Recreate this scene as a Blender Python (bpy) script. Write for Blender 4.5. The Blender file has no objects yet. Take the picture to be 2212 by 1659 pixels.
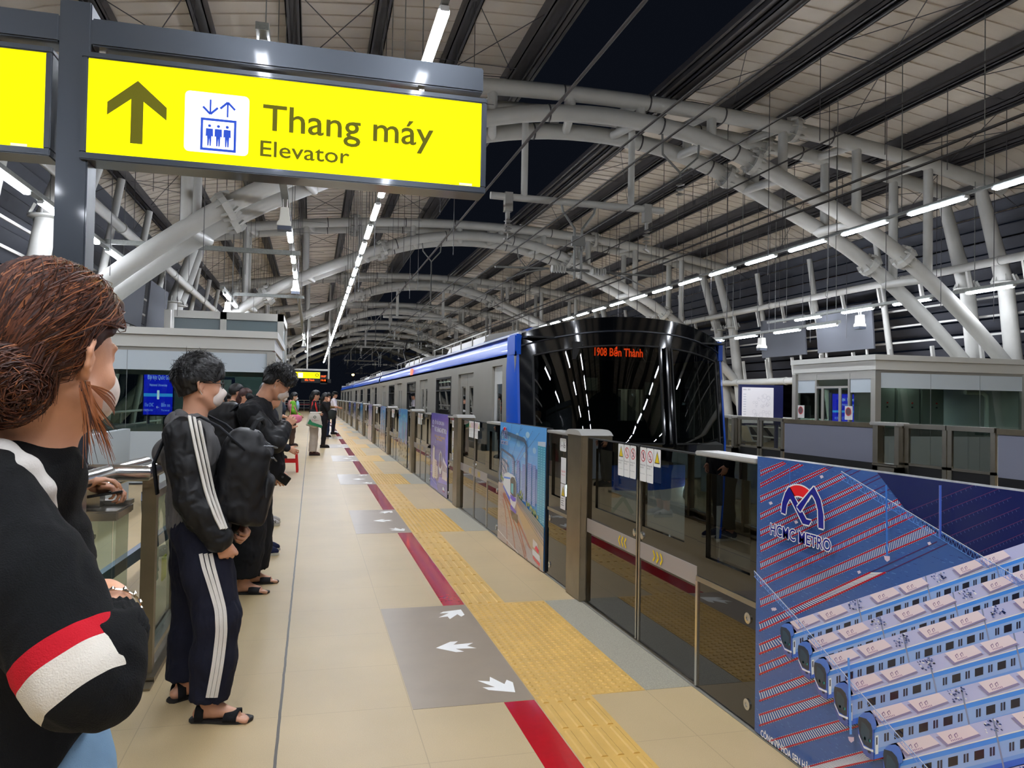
import bpy, bmesh, math, random
import numpy as np
from mathutils import Vector, Matrix
random.seed(7)
SC = bpy.context.scene
COL = SC.collection
# ---------------------------------------------------------------- camera
F_PX, CX, CY, CAM_H = 1660.0, 1106.0, 829.5, 1.5
def _n(v):
    v = np.array(v, float); return v / np.linalg.norm(v)
_a = np.array([674.0 - CX, -(857.0 - CY), -F_PX]); _d = np.array([1, -0.0176, 0.0])
_Y = _n(_a); _X = _n(_a + (-(_a @ _a) / (_a @ _d)) * _d); _Z = np.cross(_X, _Y)
ROT = np.stack([_X, _Y, _Z], 1)              # world -> camera
cam_data = bpy.data.cameras.new('camera'); cam = bpy.data.objects.new('camera', cam_data); COL.objects.link(cam)
cam_data.sensor_width = 36.0; cam_data.lens = 36.0 * F_PX / 2212.0; cam_data.clip_start = 0.05; cam_data.clip_end = 500
cam.matrix_world = Matrix.Translation((0, 0, CAM_H)) @ Matrix([list(r) for r in ROT.T]).to_4x4()
SC.camera = cam
def at(u, v, X=None, Y=None, Z=None):
    """the point of a plane X=, Y= or Z= that is seen at pixel (u, v) of the 2212x1659 photograph"""
    r = ROT.T @ np.array([u - CX, -(v - CY), -F_PX])
    s = (Z - CAM_H) / r[2] if Z is not None else (X / r[0] if X is not None else Y / r[1])
    return np.array([0, 0, CAM_H]) + s * r
# ---------------------------------------------------------------- world, exposure
W = bpy.data.worlds.new('night'); SC.world = W; W.use_nodes = True
W.node_tree.nodes['Background'].inputs[0].default_value = (0.10, 0.13, 0.22, 1)
W.node_tree.nodes['Background'].inputs[1].default_value = 0.035
LAMP = 98.0                                   # emission strength of the fluorescent lenses
SC.view_settings.view_transform = 'Standard'; SC.view_settings.look = 'None'
SC.view_settings.gamma = 1; SC.view_settings.use_curve_mapping = False
SC.view_settings.exposure = 0.0
cy = SC.cycles
cy.use_denoising = True; cy.max_bounces = 6; cy.diffuse_bounces = 3; cy.glossy_bounces = 3
cy.use_adaptive_sampling = True; cy.adaptive_threshold = 0.06; cy.adaptive_min_samples = 16
cy.transmission_bounces = 4; cy.transparent_max_bounces = 10
cy.caustics_reflective = False; cy.caustics_refractive = False; cy.sample_clamp_indirect = 4.0
# ---------------------------------------------------------------- materials
def s2l(c):
    return tuple(((x / 255) / 12.92 if x / 255 <= 0.04045 else ((x / 255 + 0.055) / 1.055) ** 2.4) for x in c)
_M = {}
def mat(name, rgb=(128, 128, 128), rough=0.5, metal=0.0, emit=None, strength=1.0, noise=0.0, nscale=20.0, bump=0.0, bscale=60.0, spec=0.5, coat=0.0, sheen=0.0, aniso=None):
    if name in _M: return _M[name]
    m = bpy.data.materials.new(name); m.use_nodes = True; _M[name] = m
    nt = m.node_tree; b = nt.nodes['Principled BSDF']
    c = s2l(rgb) + (1,)
    b.inputs['Base Color'].default_value = c; b.inputs['Roughness'].default_value = rough
    b.inputs['Metallic'].default_value = metal; b.inputs['Specular IOR Level'].default_value = spec
    if coat: b.inputs['Coat Weight'].default_value = coat; b.inputs['Coat Roughness'].default_value = 0.05
    if sheen: b.inputs['Sheen Weight'].default_value = sheen
    if emit: b.inputs['Emission Color'].default_value = s2l(emit) + (1,); b.inputs['Emission Strength'].default_value = strength
    tc = nt.nodes.new('ShaderNodeTexCoord')
    if noise:
        n = nt.nodes.new('ShaderNodeTexNoise'); n.inputs['Scale'].default_value = nscale; n.inputs['Detail'].default_value = 6
        nt.links.new(tc.outputs['Object'], n.inputs['Vector'])
        r = nt.nodes.new('ShaderNodeMapRange'); r.inputs[1].default_value = 0.3; r.inputs[2].default_value = 0.7
        r.inputs[3].default_value = 1 - noise; r.inputs[4].default_value = 1 + noise
        nt.links.new(n.outputs['Fac'], r.inputs[0])
        mx = nt.nodes.new('ShaderNodeVectorMath'); mx.operation = 'SCALE'; mx.inputs[0].default_value = c[:3]
        nt.links.new(r.outputs[0], mx.inputs['Scale']); nt.links.new(mx.outputs[0], b.inputs['Base Color'])
    if bump:
        n = nt.nodes.new('ShaderNodeTexNoise'); n.inputs['Scale'].default_value = bscale; n.inputs['Detail'].default_value = 4
        mp = nt.nodes.new('ShaderNodeMapping'); nt.links.new(tc.outputs['Object'], mp.inputs[0])
        if aniso: mp.inputs['Scale'].default_value = aniso
        nt.links.new(mp.outputs[0], n.inputs['Vector'])
        bp = nt.nodes.new('ShaderNodeBump'); bp.inputs['Strength'].default_value = bump; bp.inputs['Distance'].default_value = 0.004
        nt.links.new(n.outputs['Fac'], bp.inputs['Height']); nt.links.new(bp.outputs[0], b.inputs['Normal'])
    return m
def glass(name, tint=(225, 235, 230), refl=1.0, base=0.04):
    if name in _M: return _M[name]
    m = bpy.data.materials.new(name); m.use_nodes = True; _M[name] = m
    nt = m.node_tree; nt.nodes.clear()
    o = nt.nodes.new('ShaderNodeOutputMaterial'); t = nt.nodes.new('ShaderNodeBsdfTransparent'); g = nt.nodes.new('ShaderNodeBsdfGlossy')
    t.inputs[0].default_value = s2l(tint) + (1,); g.inputs['Roughness'].default_value = 0.01; g.inputs[0].default_value = (refl, refl, refl, 1)
    lw = nt.nodes.new('ShaderNodeFresnel'); lw.inputs[0].default_value = 1.5
    ad = nt.nodes.new('ShaderNodeMath'); ad.operation = 'ADD'; ad.inputs[1].default_value = base; ad.use_clamp = True
    ge = nt.nodes.new('ShaderNodeNewGeometry'); iv = nt.nodes.new('ShaderNodeMath'); iv.operation = 'SUBTRACT'; iv.inputs[0].default_value = 1; nt.links.new(ge.outputs['Backfacing'], iv.inputs[1])
    mu = nt.nodes.new('ShaderNodeMath'); mu.operation = 'MULTIPLY'; nt.links.new(ad.outputs[0], mu.inputs[0]); nt.links.new(iv.outputs[0], mu.inputs[1])
    mx = nt.nodes.new('ShaderNodeMixShader'); nt.links.new(lw.outputs[0], ad.inputs[0]); nt.links.new(mu.outputs[0], mx.inputs[0])
    nt.links.new(t.outputs[0], mx.inputs[1]); nt.links.new(g.outputs[0], mx.inputs[2]); nt.links.new(mx.outputs[0], o.inputs[0])
    return m
def art_mat(name, rough=0.35, emit=0.0, spec=0.5):
    if name in _M: return _M[name]
    m = bpy.data.materials.new(name); m.use_nodes = True; _M[name] = m
    nt = m.node_tree; b = nt.nodes['Principled BSDF']
    a = nt.nodes.new('ShaderNodeAttribute'); a.attribute_name = 'Col'
    nt.links.new(a.outputs['Color'], b.inputs['Base Color']); b.inputs['Roughness'].default_value = rough
    b.inputs['Specular IOR Level'].default_value = spec
    if emit: nt.links.new(a.outputs['Color'], b.inputs['Emission Color']); b.inputs['Emission Strength'].default_value = emit
    return m
# ---------------------------------------------------------------- objects
def put(o, label=None, cat=None, group=None, kind=None):
    if label: o['label'] = label
    if cat: o['category'] = cat
    if group: o['group'] = group
    if kind: o['kind'] = kind
    return o
def thing(name, label, cat, loc=(0, 0, 0), group=None, rz=0.0):
    o = bpy.data.objects.new(name, None); COL.objects.link(o); o.location = loc; o.rotation_euler = (0, 0, rz)
    o.empty_display_size = 0.1
    return put(o, label, cat, group)
def copy_tree(o, parent=None, loc=None):
    c = o.copy(); COL.objects.link(c)
    if parent is not None: c.parent = parent; c.matrix_parent_inverse = Matrix()
    if loc is not None: c.location = loc
    for ch in [x for x in KIDS.get(o.name, [])]:
        d = copy_tree(ch, c); KIDS.setdefault(c.name, []).append(d)
    return c
KIDS = {}
class MB:
    """collects shapes and links them as ONE mesh object"""
    def __init__(s): s.v = []; s.f = []
    def add(s, vs, fs):
        k = len(s.v); s.v += [tuple(map(float, p)) for p in vs]; s.f += [tuple(i + k for i in f) for f in fs]; return s
    def box(s, a, b):
        x0, y0, z0 = a; x1, y1, z1 = b
        return s.add([(x0, y0, z0), (x1, y0, z0), (x1, y1, z0), (x0, y1, z0), (x0, y0, z1), (x1, y0, z1), (x1, y1, z1), (x0, y1, z1)],
                     [(0, 3, 2, 1), (4, 5, 6, 7), (0, 1, 5, 4), (1, 2, 6, 5), (2, 3, 7, 6), (3, 0, 4, 7)])
    def bar(s, p, q, w, h=None, up=(0, 0, 1)):
        h = h or w; p = Vector(p); q = Vector(q); d = (q - p).normalized(); u = Vector(up)
        if abs(d.dot(u)) > 0.98: u = Vector((1, 0, 0))
        r = d.cross(u).normalized() * (w / 2); u = r.cross(d).normalized() * (h / 2)
        vs = [p - r - u, p + r - u, p + r + u, p - r + u, q - r - u, q + r - u, q + r + u, q - r + u]
        return s.add(vs, [(0, 1, 2, 3), (7, 6, 5, 4), (0, 4, 5, 1), (1, 5, 6, 2), (2, 6, 7, 3), (3, 7, 4, 0)])
    def tube(s, pts, r, n=12, caps=True):
        pts = [Vector(p) for p in pts]; rs = r if hasattr(r, '__len__') else [r] * len(pts); vs = []; fs = []
        t0 = (pts[1] - pts[0]).normalized(); u = Vector((0, 0, 1)) if abs(t0.z) < 0.9 else Vector((1, 0, 0))
        u = (u - t0 * u.dot(t0)).normalized()
        for i, p in enumerate(pts):
            t = ((pts[min(i + 1, len(pts) - 1)] - p).normalized() + (p - pts[max(i - 1, 0)]).normalized()).normalized()
            u = (u - t * u.dot(t)).normalized(); w = t.cross(u)
            for k in range(n):
                a = 2 * math.pi * k / n; vs.append(p + (u * math.cos(a) + w * math.sin(a)) * rs[i])
        for i in range(len(pts) - 1):
            for k in range(n):
                k2 = (k + 1) % n; fs.append((i * n + k, i * n + k2, (i + 1) * n + k2, (i + 1) * n + k))
        if caps: fs.append(tuple(range(n))[::-1]); fs.append(tuple((len(pts) - 1) * n + k for k in range(n)))
        return s.add(vs, fs)
    def lathe(s, prof, c, n=16, axis='z'):
        vs = []; fs = []; cx_, cy_, cz = c
        for r, h in prof:
            for k in range(n):
                a = 2 * math.pi * k / n; x, y = r * math.cos(a), r * math.sin(a)
                vs.append({'z': (cx_ + x, cy_ + y, cz + h), 'x': (cx_ + h, cy_ + x, cz + y), 'y': (cx_ + x, cy_ + h, cz + y)}[axis])
        for i in range(len(prof) - 1):
            for k in range(n):
                k2 = (k + 1) % n; fs.append((i * n + k, i * n + k2, (i + 1) * n + k2, (i + 1) * n + k))
        fs.append(tuple(range(n))[::-1]); fs.append(tuple((len(prof) - 1) * n + k for k in range(n)))
        return s.add(vs, fs)
    def prism(s, poly, a, b, axis='y'):
        """poly in the two other axes, extruded from a to b along axis"""
        n = len(poly)
        def P(p, h): return {'y': (p[0], h, p[1]), 'x': (h, p[0], p[1]), 'z': (p[0], p[1], h)}[axis]
        return s.add([P(p, a) for p in poly] + [P(p, b) for p in poly],
                     [tuple(range(n)), tuple(range(2 * n - 1, n - 1, -1))] + [(i, i + n, (i + 1) % n + n, (i + 1) % n) for i in range(n)])
    def sheet(s, grid):
        """grid of points -> quads"""
        h = len(grid); w = len(grid[0])
        return s.add([p for r in grid for p in r], [(i * w + j, i * w + j + 1, (i + 1) * w + j + 1, (i + 1) * w + j) for i in range(h - 1) for j in range(w - 1)])
    def build(s, name, m, parent=None, smooth=False, bevel=0.0, world=False):
        me = bpy.data.meshes.new(name)
        v = s.v
        if world and parent is not None:
            L = wl(parent); v = [(p[0] - L[0], p[1] - L[1], p[2] - L[2]) for p in v]
        me.from_pydata(v, [], s.f)
        bm = bmesh.new(); bm.from_mesh(me); bmesh.ops.recalc_face_normals(bm, faces=bm.faces)
        if bevel: bmesh.ops.bevel(bm, geom=bm.edges[:], offset=bevel, segments=2, affect='EDGES', clamp_overlap=True)
        bm.to_mesh(me); bm.free()
        if smooth:
            me.polygons.foreach_set('use_smooth', [True] * len(me.polygons))
            try: me.set_sharp_from_angle(angle=math.radians(40))
            except Exception: pass
        return link(name, me, m, parent)
def link(name, me, m, parent=None):
    o = bpy.data.objects.new(name, me); COL.objects.link(o)
    if m is not None: me.materials.append(m)
    if parent is not None: o.parent = parent; KIDS.setdefault(parent.name, []).append(o)
    return o
def wl(o):
    L = Vector((0, 0, 0))
    while o is not None: L = L + o.location; o = o.parent
    return L
def box(name, a, b, m, parent=None, bevel=0.0, world=False): return MB().box(a, b).build(name, m, parent, bevel=bevel, world=world)
def struct(name, mb, m, **k): return put(mb.build(name, m, **k), kind='structure')
def orient(o, loc, rz=0): o.location = loc; o.rotation_euler = (0, 0, rz); return o
# ---------------------------------------------------------------- flat print: coloured polygons, layer upon layer
class Art:
    def __init__(s, O, U, V, N, step=0.00012):
        s.O, s.U, s.V, s.N = [np.array(x, float) for x in (O, U, V, N)]; s.step = step; s.k = 0; s.v = []; s.f = []; s.c = []
        s.map = None
    def P(s, p):
        if s.map: p = s.map(p)
        return s.O + s.U * p[0] + s.V * p[1] + s.N * (s.step * s.k)
    def up(s): s.k += 1; return s
    def poly(s, pts, c, inc=True):
        if inc: s.k += 1
        i = len(s.v); s.v += [tuple(s.P(p)) for p in pts]; s.f.append(tuple(range(i, i + len(pts)))); s.c.append(c); return s
    def rect(s, x0, y0, x1, y1, c, inc=True): return s.poly([(x0, y0), (x1, y0), (x1, y1), (x0, y1)], c, inc)
    def line(s, p, q, w, c, inc=False):
        p = np.array(p, float); q = np.array(q, float); d = (q - p) / (np.linalg.norm(q - p) + 1e-9); n = np.array([-d[1], d[0]]) * w / 2
        return s.poly([p - n, q - n, q + n, p + n], c, inc)
    def path(s, pts, w, c):
        s.k += 1
        for a, b in zip(pts, pts[1:]): s.line(a, b, w, c)
        return s
    def disc(s, x, y, r, c, n=24, ry=None): return s.poly([(x + r * math.cos(2 * math.pi * i / n), y + (ry or r) * math.sin(2 * math.pi * i / n)) for i in range(n)], c)
    def rrect(s, x0, y0, x1, y1, r, c):
        P = []
        for cx_, cy_, a0 in ((x1 - r, y1 - r, 0), (x0 + r, y1 - r, 90), (x0 + r, y0 + r, 180), (x1 - r, y0 + r, 270)):
            for i in range(5): a = math.radians(a0 + i * 22.5); P.append((cx_ + r * math.cos(a), cy_ + r * math.sin(a)))
        return s.poly(P, c)
    def ring(s, x, y, r, w, c, n=28, ry=1.0):
        s.k += 1
        for i in range(n):
            a, b = 2 * math.pi * i / n, 2 * math.pi * (i + 1) / n
            s.poly([(x + r * math.cos(a), y + ry * r * math.sin(a)), (x + r * math.cos(b), y + ry * r * math.sin(b)), (x + (r - w) * math.cos(b), y + ry * (r - w) * math.sin(b)), (x + (r - w) * math.cos(a), y + ry * (r - w) * math.sin(a))], c, False)
        return s
    def text(s, t, x, y, h=None, w=None, c=(0, 0, 0), bold=0.0, fn=None):
        """baseline at (x, y); h the height of a capital; w the whole width; fn bends each point"""
        vs, fs, W_, Hc = text_mesh(t, bold)
        if W_ == 0: return s
        sy = (h or 0.1) / Hc; sx = (w / W_) if w else sy
        if h is None: sy = sx
        s.k += 1; i = len(s.v)
        for p in vs:
            q = (x + p[0] * sx, y + p[1] * sy)
            if fn: q = fn(q)
            s.v.append(tuple(s.P(q)))
        for f in fs: s.f.append(tuple(i + k for k in f)); s.c.append(c)
        return s
    def build(s, name, m, parent=None, gain=1.0):
        me = bpy.data.meshes.new(name)
        L = wl(parent)
        me.from_pydata([(p[0] - L[0], p[1] - L[1], p[2] - L[2]) for p in s.v], [], s.f)
        ca = me.color_attributes.new('Col', 'FLOAT_COLOR', 'CORNER')
        cols = np.empty((len(me.loops), 4), np.float32); i = 0
        for f, c in zip(s.f, s.c):
            l = [min(.92, q * gain) for q in s2l(c)] if gain != 1 else s2l(c); cols[i:i + len(f)] = (l[0], l[1], l[2], 1); i += len(f)
        ca.data.foreach_set('color', cols.ravel())
        return link(name, me, m, parent)
_TX = {}
def text_mesh(t, bold=0.0):
    if (t, bold) in _TX: return _TX[(t, bold)]
    def mk(tt):
        cu = bpy.data.curves.new('txt', 'FONT'); cu.body = tt; cu.offset = bold; cu.resolution_u = 3
        o = bpy.data.objects.new('txt', cu); COL.objects.link(o)
        dg = bpy.context.evaluated_depsgraph_get(); me = bpy.data.meshes.new_from_object(o.evaluated_get(dg))
        v = [tuple(p.co) for p in me.vertices]; f = [tuple(p.vertices) for p in me.polygons]
        bpy.data.objects.remove(o); bpy.data.curves.remove(cu); bpy.data.meshes.remove(me); return v, f
    v, f = mk(t); hv = mk('H')[0]; Hc = max(p[1] for p in hv)
    x0 = min((p[0] for p in v), default=0); x1 = max((p[0] for p in v), default=0)
    r = ([(p[0] - x0, p[1]) for p in v], f, x1 - x0, Hc); _TX[(t, bold)] = r; return r
# ---------------------------------------------------------------- common materials
STEEL = mat('brushed_steel', (176, 172, 162), 0.3, 1.0, bump=0.05, bscale=30, aniso=(1, 1, 0.03), noise=0.06, nscale=3)
STEEL_D = mat('dark_brushed_steel', (140, 130, 112), 0.34, 1.0, noise=0.15, nscale=4)
CHROME = mat('polished_steel', (226, 226, 224), 0.2, 1.0)
PAINT = mat('white_structural_paint', (182, 181, 175), 0.5, noise=0.05, nscale=3)
DARKP = mat('dark_grey_purlin_paint', (64, 62, 64), 0.5, noise=0.08, nscale=4)
BLACK = mat('black_glass', (9, 9, 9), 0.04, spec=0.7, coat=0.6)
BLACKM = mat('matt_black', (14, 14, 15), 0.5)
WHITE = mat('white_panel', (214, 216, 214), 0.4)
CLEAR = glass('door_glass', (186, 190, 186), 0.9, 0.03)
KGLASS = glass('kiosk_glass', (220, 230, 226), 0.9, 0.03)
# ================================================================ the setting
XC = 5.6                                   # middle of the station
mir = lambda x: 2 * XC - x
TY0 = 3.735 - 0.6 * 12                     # a transverse tile joint
# floor tiles
def floor_mat():
    m = mat('floor_tile', (186, 163, 122), 0.45, noise=0.07, nscale=1.3)
    nt = m.node_tree; b = nt.nodes['Principled BSDF']; L = nt.links.new
    tc = nt.nodes.new('ShaderNodeTexCoord'); sp = nt.nodes.new('ShaderNodeSeparateXYZ'); L(tc.outputs['Object'], sp.inputs[0])
    def M(op, a, bb=None):
        n = nt.nodes.new('ShaderNodeMath'); n.operation = op
        for i, q in enumerate((a, bb)):
            if q is None: continue
            if isinstance(q, (int, float)): n.inputs[i].default_value = q
            else: L(q, n.inputs[i])
        return n.outputs[0]
    def joint(src, off, pitch, w):
        q = M('FRACT', M('DIVIDE', M('SUBTRACT', src, off - pitch * 40), pitch)); d = M('MINIMUM', q, M('SUBTRACT', 1.0, q))
        return M('LESS_THAN', d, w / pitch / 2)
    jx = joint(sp.outputs[0], -0.11 + 0.61 * 2, 0.61, 0.004); jy = joint(sp.outputs[1], TY0, 0.6035, 0.0035)
    j = M('MAXIMUM', jx, jy)
    wn = nt.nodes.new('ShaderNodeTexNoise'); wn.inputs['Scale'].default_value = 7; L(tc.outputs['Object'], wn.inputs[0])
    big = M('LESS_THAN', M('ABSOLUTE', M('SUBTRACT', M('ADD', sp.outputs[0], 0.113), M('MULTIPLY', M('SUBTRACT', wn.outputs['Fac'], 0.5), 0.006))), 0.0065)
    sn = nt.nodes.new('ShaderNodeTexNoise'); sn.inputs['Scale'].default_value = 260; sn.inputs['Detail'].default_value = 2; L(tc.outputs['Object'], sn.inputs[0])
    old = b.inputs['Base Color'].links[0].from_socket
    r = nt.nodes.new('ShaderNodeMapRange'); r.inputs[1].default_value = 0.35; r.inputs[2].default_value = 0.65; r.inputs[3].default_value = 0.93; r.inputs[4].default_value = 1.06; L(sn.outputs['Fac'], r.inputs[0])
    sc = nt.nodes.new('ShaderNodeVectorMath'); sc.operation = 'SCALE'; L(old, sc.inputs[0]); L(r.outputs[0], sc.inputs['Scale'])
    m1 = nt.nodes.new('ShaderNodeMix'); m1.data_type = 'RGBA'; L(M('MULTIPLY', j, 0.32), m1.inputs[0]); L(sc.outputs[0], m1.inputs[6]); m1.inputs[7].default_value = s2l((96, 84, 68)) + (1,)
    m2 = nt.nodes.new('ShaderNodeMix'); m2.data_type = 'RGBA'; L(big, m2.inputs[0]); L(m1.outputs[2], m2.inputs[6]); m2.inputs[7].default_value = s2l((72, 64, 56)) + (1,)
    L(m2.outputs[2], b.inputs['Base Color'])
    bp = nt.nodes.new('ShaderNodeBump'); bp.inputs['Strength'].default_value = 0.25; bp.inputs['Distance'].default_value = 0.002; L(sn.outputs['Fac'], bp.inputs['Height']); L(bp.outputs[0], b.inputs['Normal'])
    return m
FLOOR = floor_mat()
YEND = 98.0
struct('floor', MB().box((-7.5, -14.0, -1.3), (2.16, YEND, 0)), FLOOR)
struct('floor_far_platform', MB().box((mir(2.16), -14.0, -1.3), (mir(-7.5), YEND, 0)), FLOOR)
struct('floor_track_bed', MB().box((2.16, -14.0, -1.5), (mir(2.16), 140, -1.3)), mat('concrete_track_bed', (88, 84, 78), 0.9, noise=0.2, nscale=3))
for i, x in enumerate((3.92 - .72, 3.92 + .72, mir(3.92) - .72, mir(3.92) + .72)):
    struct('trim_rail', MB().box((x - .035, -3, -1.3), (x + .035, 140, -1.12)), STEEL_D)
# platform markings: one object each
P5 = 4.94                                  # pitch of the doors
GREY = mat('grey_floor_film', (152, 136, 116), 0.35, noise=0.04, nscale=5)
RED = mat('red_floor_strip', (186, 20, 32), 0.16, coat=0.4, noise=0.04, nscale=30)
YEL = mat('yellow_tactile_tile', (206, 165, 84), 0.45, noise=0.08, nscale=6)
GRAN = mat('grey_granite', (156, 150, 132), 0.5, noise=0.22, nscale=130)
ARROW = art_mat('white_floor_film', 0.4)
def zone(k): return 3.73 + 4.9 * k, 3.73 + 4.9 * k + 1.815
gx0, gx1 = 0.505, 1.115
for k in range(-1, 18):
    a, b = zone(k); n = zone(k + 1)[0]
    box('trim_granite_sill', (1.72, a, 0.0), (2.03, b, 0.0015), GRAN).__setitem__('kind', 'structure')
    q = put(box('waiting_mat', (gx0, a, 0.0), (gx1, b, 0.0012), GREY),
            'grey floor film square with arrows, %s from the camera' % ['cut by the frame', 'first', 'second', 'third', 'fourth', 'fifth', 'sixth'][k + 1] if k < 6 else 'small grey floor film square far down the platform', 'floor marking', 'grey boarding squares')
    def arrow(cx_, cy_, L, w, ang):
        A = Art((0, 0, 0.0014), (1, 0, 0), (0, 1, 0), (0, 0, 1), 0.0001)
        pts = [(-.5, 0), (-.06, .5), (.14, .5), (-.02, .2), (.5, .26), (.3, 0), (.5, -.26), (-.02, -.2), (.14, -.5), (-.06, -.5)]
        c, s_ = math.cos(ang), math.sin(ang)
        A.poly([(cx_ + (p[0] * L * c - p[1] * w * s_), cy_ + (p[0] * L * s_ + p[1] * w * c)) for p in pts], (246, 244, 238)); A.build('arrow_print', ARROW, q)
    m_ = (a + b) / 2
    arrow(0.875, m_ - 0.02, 0.24, 0.20, 0)
    arrow(0.985, b - 0.22, 0.25, 0.17, math.radians(-128) )
    arrow(0.985, a + 0.22, 0.25, 0.17, math.radians(118))
    put(box('red_stop_strip', (0.955, b + 0.005, 0.0), (1.112, n - 0.005, 0.0012), RED),
        'glossy red floor strip %s' % ['between camera and first grey square', 'just behind the first grey square', 'beyond the second grey square', 'beyond the third grey square', 'beyond the fourth grey square', 'beyond the fifth grey square', 'beyond the sixth grey square'][k + 1] if k < 6 else 'small red floor strip far down the platform', 'floor marking', 'red floor strips')
    # tactile tiles: domes before the doors, bars between
    mb = MB(); mb.box((1.12, a, 0), (1.715, b, 0.002))
    if k in (0, 1, 2):
        st = 0.0497; nx = 12; ny = int((b - a) / st)
        for i in range(nx):
            for j in range(ny):
                x = 1.143 + i * st; y = a + 0.025 + j * st; r = 0.0165
                if k == 0:
                    mb.lathe([(r, 0.002), (r * .8, .0055), (r * .45, .007)], (x, y, 0), 8)
                else: mb.lathe([(r, 0.002), (r * .6, .0062)], (x, y, 0), 6)
    mb.build('tactile_dome_paving', YEL).__setitem__('kind', 'structure')
    mb = MB(); mb.box((1.12, b + .002, 0), (1.415, n - .002, 0.002)); y = b
    while y < n - 0.05:
        L_ = min(0.3, n - y)
        if b < 28:
            for i in range(4):
                x = 1.158 + i * 0.073
                mb.prism([(x - .017, .002), (x - .010, .007), (x + .010, .007), (x + .017, .002)], y + .015, y + L_ - .015, 'y')
        y += 0.301
    mb.build('tactile_bar_paving', YEL).__setitem__('kind', 'structure')
struct('trim_platform_edge', MB().box((1.985, -3, 0), (2.16, YEND, 0.004)), mat('sill_grey', (120, 116, 106), 0.6))
# ---------------------------------------------------------------- roof
def roof_z(x): d = abs(x - XC); return 8.0 - 0.0104 * d * d - (0.10 * (d - 9.2) ** 2 if d > 9.2 else 0)
def sheet_mat():
    m = mat('roof_sheet', (214, 204, 190), 0.5, metal=0.15, noise=0.05, nscale=1.2)
    nt = m.node_tree; b = nt.nodes['Principled BSDF']; L = nt.links.new
    tc = nt.nodes.new('ShaderNodeTexCoord'); w = nt.nodes.new('ShaderNodeTexWave'); w.bands_direction = 'Y'; w.inputs['Scale'].default_value = 2.0; w.wave_profile = 'SAW'
    L(tc.outputs['Object'], w.inputs[0]); bp = nt.nodes.new('ShaderNodeBump'); bp.inputs['Strength'].default_value = 0.8; bp.inputs['Distance'].default_value = 0.015
    L(w.outputs['Fac'], bp.inputs['Height']); L(bp.outputs[0], b.inputs['Normal']); return m
SHEET = sheet_mat()
R0, R1 = 1.72, 11.6
YR0, YR1 = -14.0, 100.0
for side, nm in ((-1, 'ceiling_left'), (1, 'ceiling_right')):
    xs = [XC + side * (R0 + (R1 - R0) * i / 20) for i in range(21)]
    prof = [(x, roof_z(x) + 0.30) for x in xs]; mb = MB()
    ys = [YR0 + (YR1 - YR0) * i / 10 for i in range(11)]
    mb.sheet([[(x, y, z) for x, z in prof] for y in ys]); mb.sheet([[(x, y, z + 0.08) for x, z in prof] for y in ys])
    y = YR0                                          # standing ribs across the sheets
    while y < 62:
        for (xa, za), (xb, zb) in zip(prof[::2], prof[2::2]): mb.bar((xa, y, za - .012), (xb, y, zb - .012), .014, .02)
        y += 0.42 if y < 34 else 0.84
    o = struct(nm, mb, SHEET)
    for i in range(8):
        d = R0 + 0.05 + i * 1.42; x = XC + side * d; zt = roof_z(x) + 0.28; w = 0.24 if i else 0.34
        mb = MB()                                    # built-up purlin: two channels and a soffit
        mb.box((x - w / 2, YR0, zt - .30), (x - w / 2 + .02, YR1, zt)).box((x + w / 2 - .02, YR0, zt - .30), (x + w / 2, YR1, zt)).box((x - w / 2, YR0, zt - .22), (x + w / 2, YR1, zt - .20))
        mb.box((x - w / 2, YR0, zt - .30), (x - w / 2 + .06, YR1, zt - .285)).box((x + w / 2 - .06, YR0, zt - .30), (x + w / 2, YR1, zt - .285))
        if i == 0: mb.box((x - side * .26 - .05, YR0, zt - .22), (x - side * .26 + .05, YR1, zt - .08)).box((x - side * .40 - .03, YR0, zt - .16), (x - side * .40 + .03, YR1, zt - .04))
        struct('trim_roof_purlin', mb, DARKP)
    # tie rods between the purlins
    mb = MB(); y = 3.0; j = 0
    while y < 62:
        for i in range(7):
            xa, xb = XC + side * (R0 + .05 + i * 1.42), XC + side * (R0 + .05 + (i + 1) * 1.42)
            za, zb = roof_z(xa) + .08, roof_z(xb) + .08
            mb.bar((xa, y, za), (xb, y + (3.0 if (i + j) % 2 else -3.0), zb), .012)
            if i % 2 == j % 2: mb.bar((xa, y, za), (xb, y, zb), .012)
        y += 3.0; j += 1
    struct('trim_roof_tie_rods', mb, DARKP)
# ---------------------------------------------------------------- arches
_cd = [0, 2.2, 4.4, 7.15, 9.9, 12.3]; _cz = [7.25, 7.0, 6.2, 4.85, 2.64, 0.0]
def chordC(d): return float(np.interp(abs(d), _cd, _cz)) if abs(d) > 12 else float(_spl(abs(d)))
def _spl(x):
    # smooth cubic through the measured points
    i = min(max(np.searchsorted(_cd, x) - 1, 0), len(_cd) - 2); x0, x1 = _cd[i], _cd[i + 1]
    def sl(j):
        if j == 0: return 0.0
        if j == len(_cd) - 1: return (_cz[-1] - _cz[-2]) / (_cd[-1] - _cd[-2])
        return (_cz[j + 1] - _cz[j - 1]) / (_cd[j + 1] - _cd[j - 1])
    t = (x - x0) / (x1 - x0); h = x1 - x0
    return (2*t**3-3*t**2+1)*_cz[i] + (t**3-2*t**2+t)*h*sl(i) + (-2*t**3+3*t**2)*_cz[i+1] + (t**3-t**2)*h*sl(i+1)
def chordA(d): return 7.62 - 0.0100 * d * d
ORD = ['nearest', 'second', 'third', 'fourth', 'fifth', 'sixth', 'seventh', 'eighth']
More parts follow.
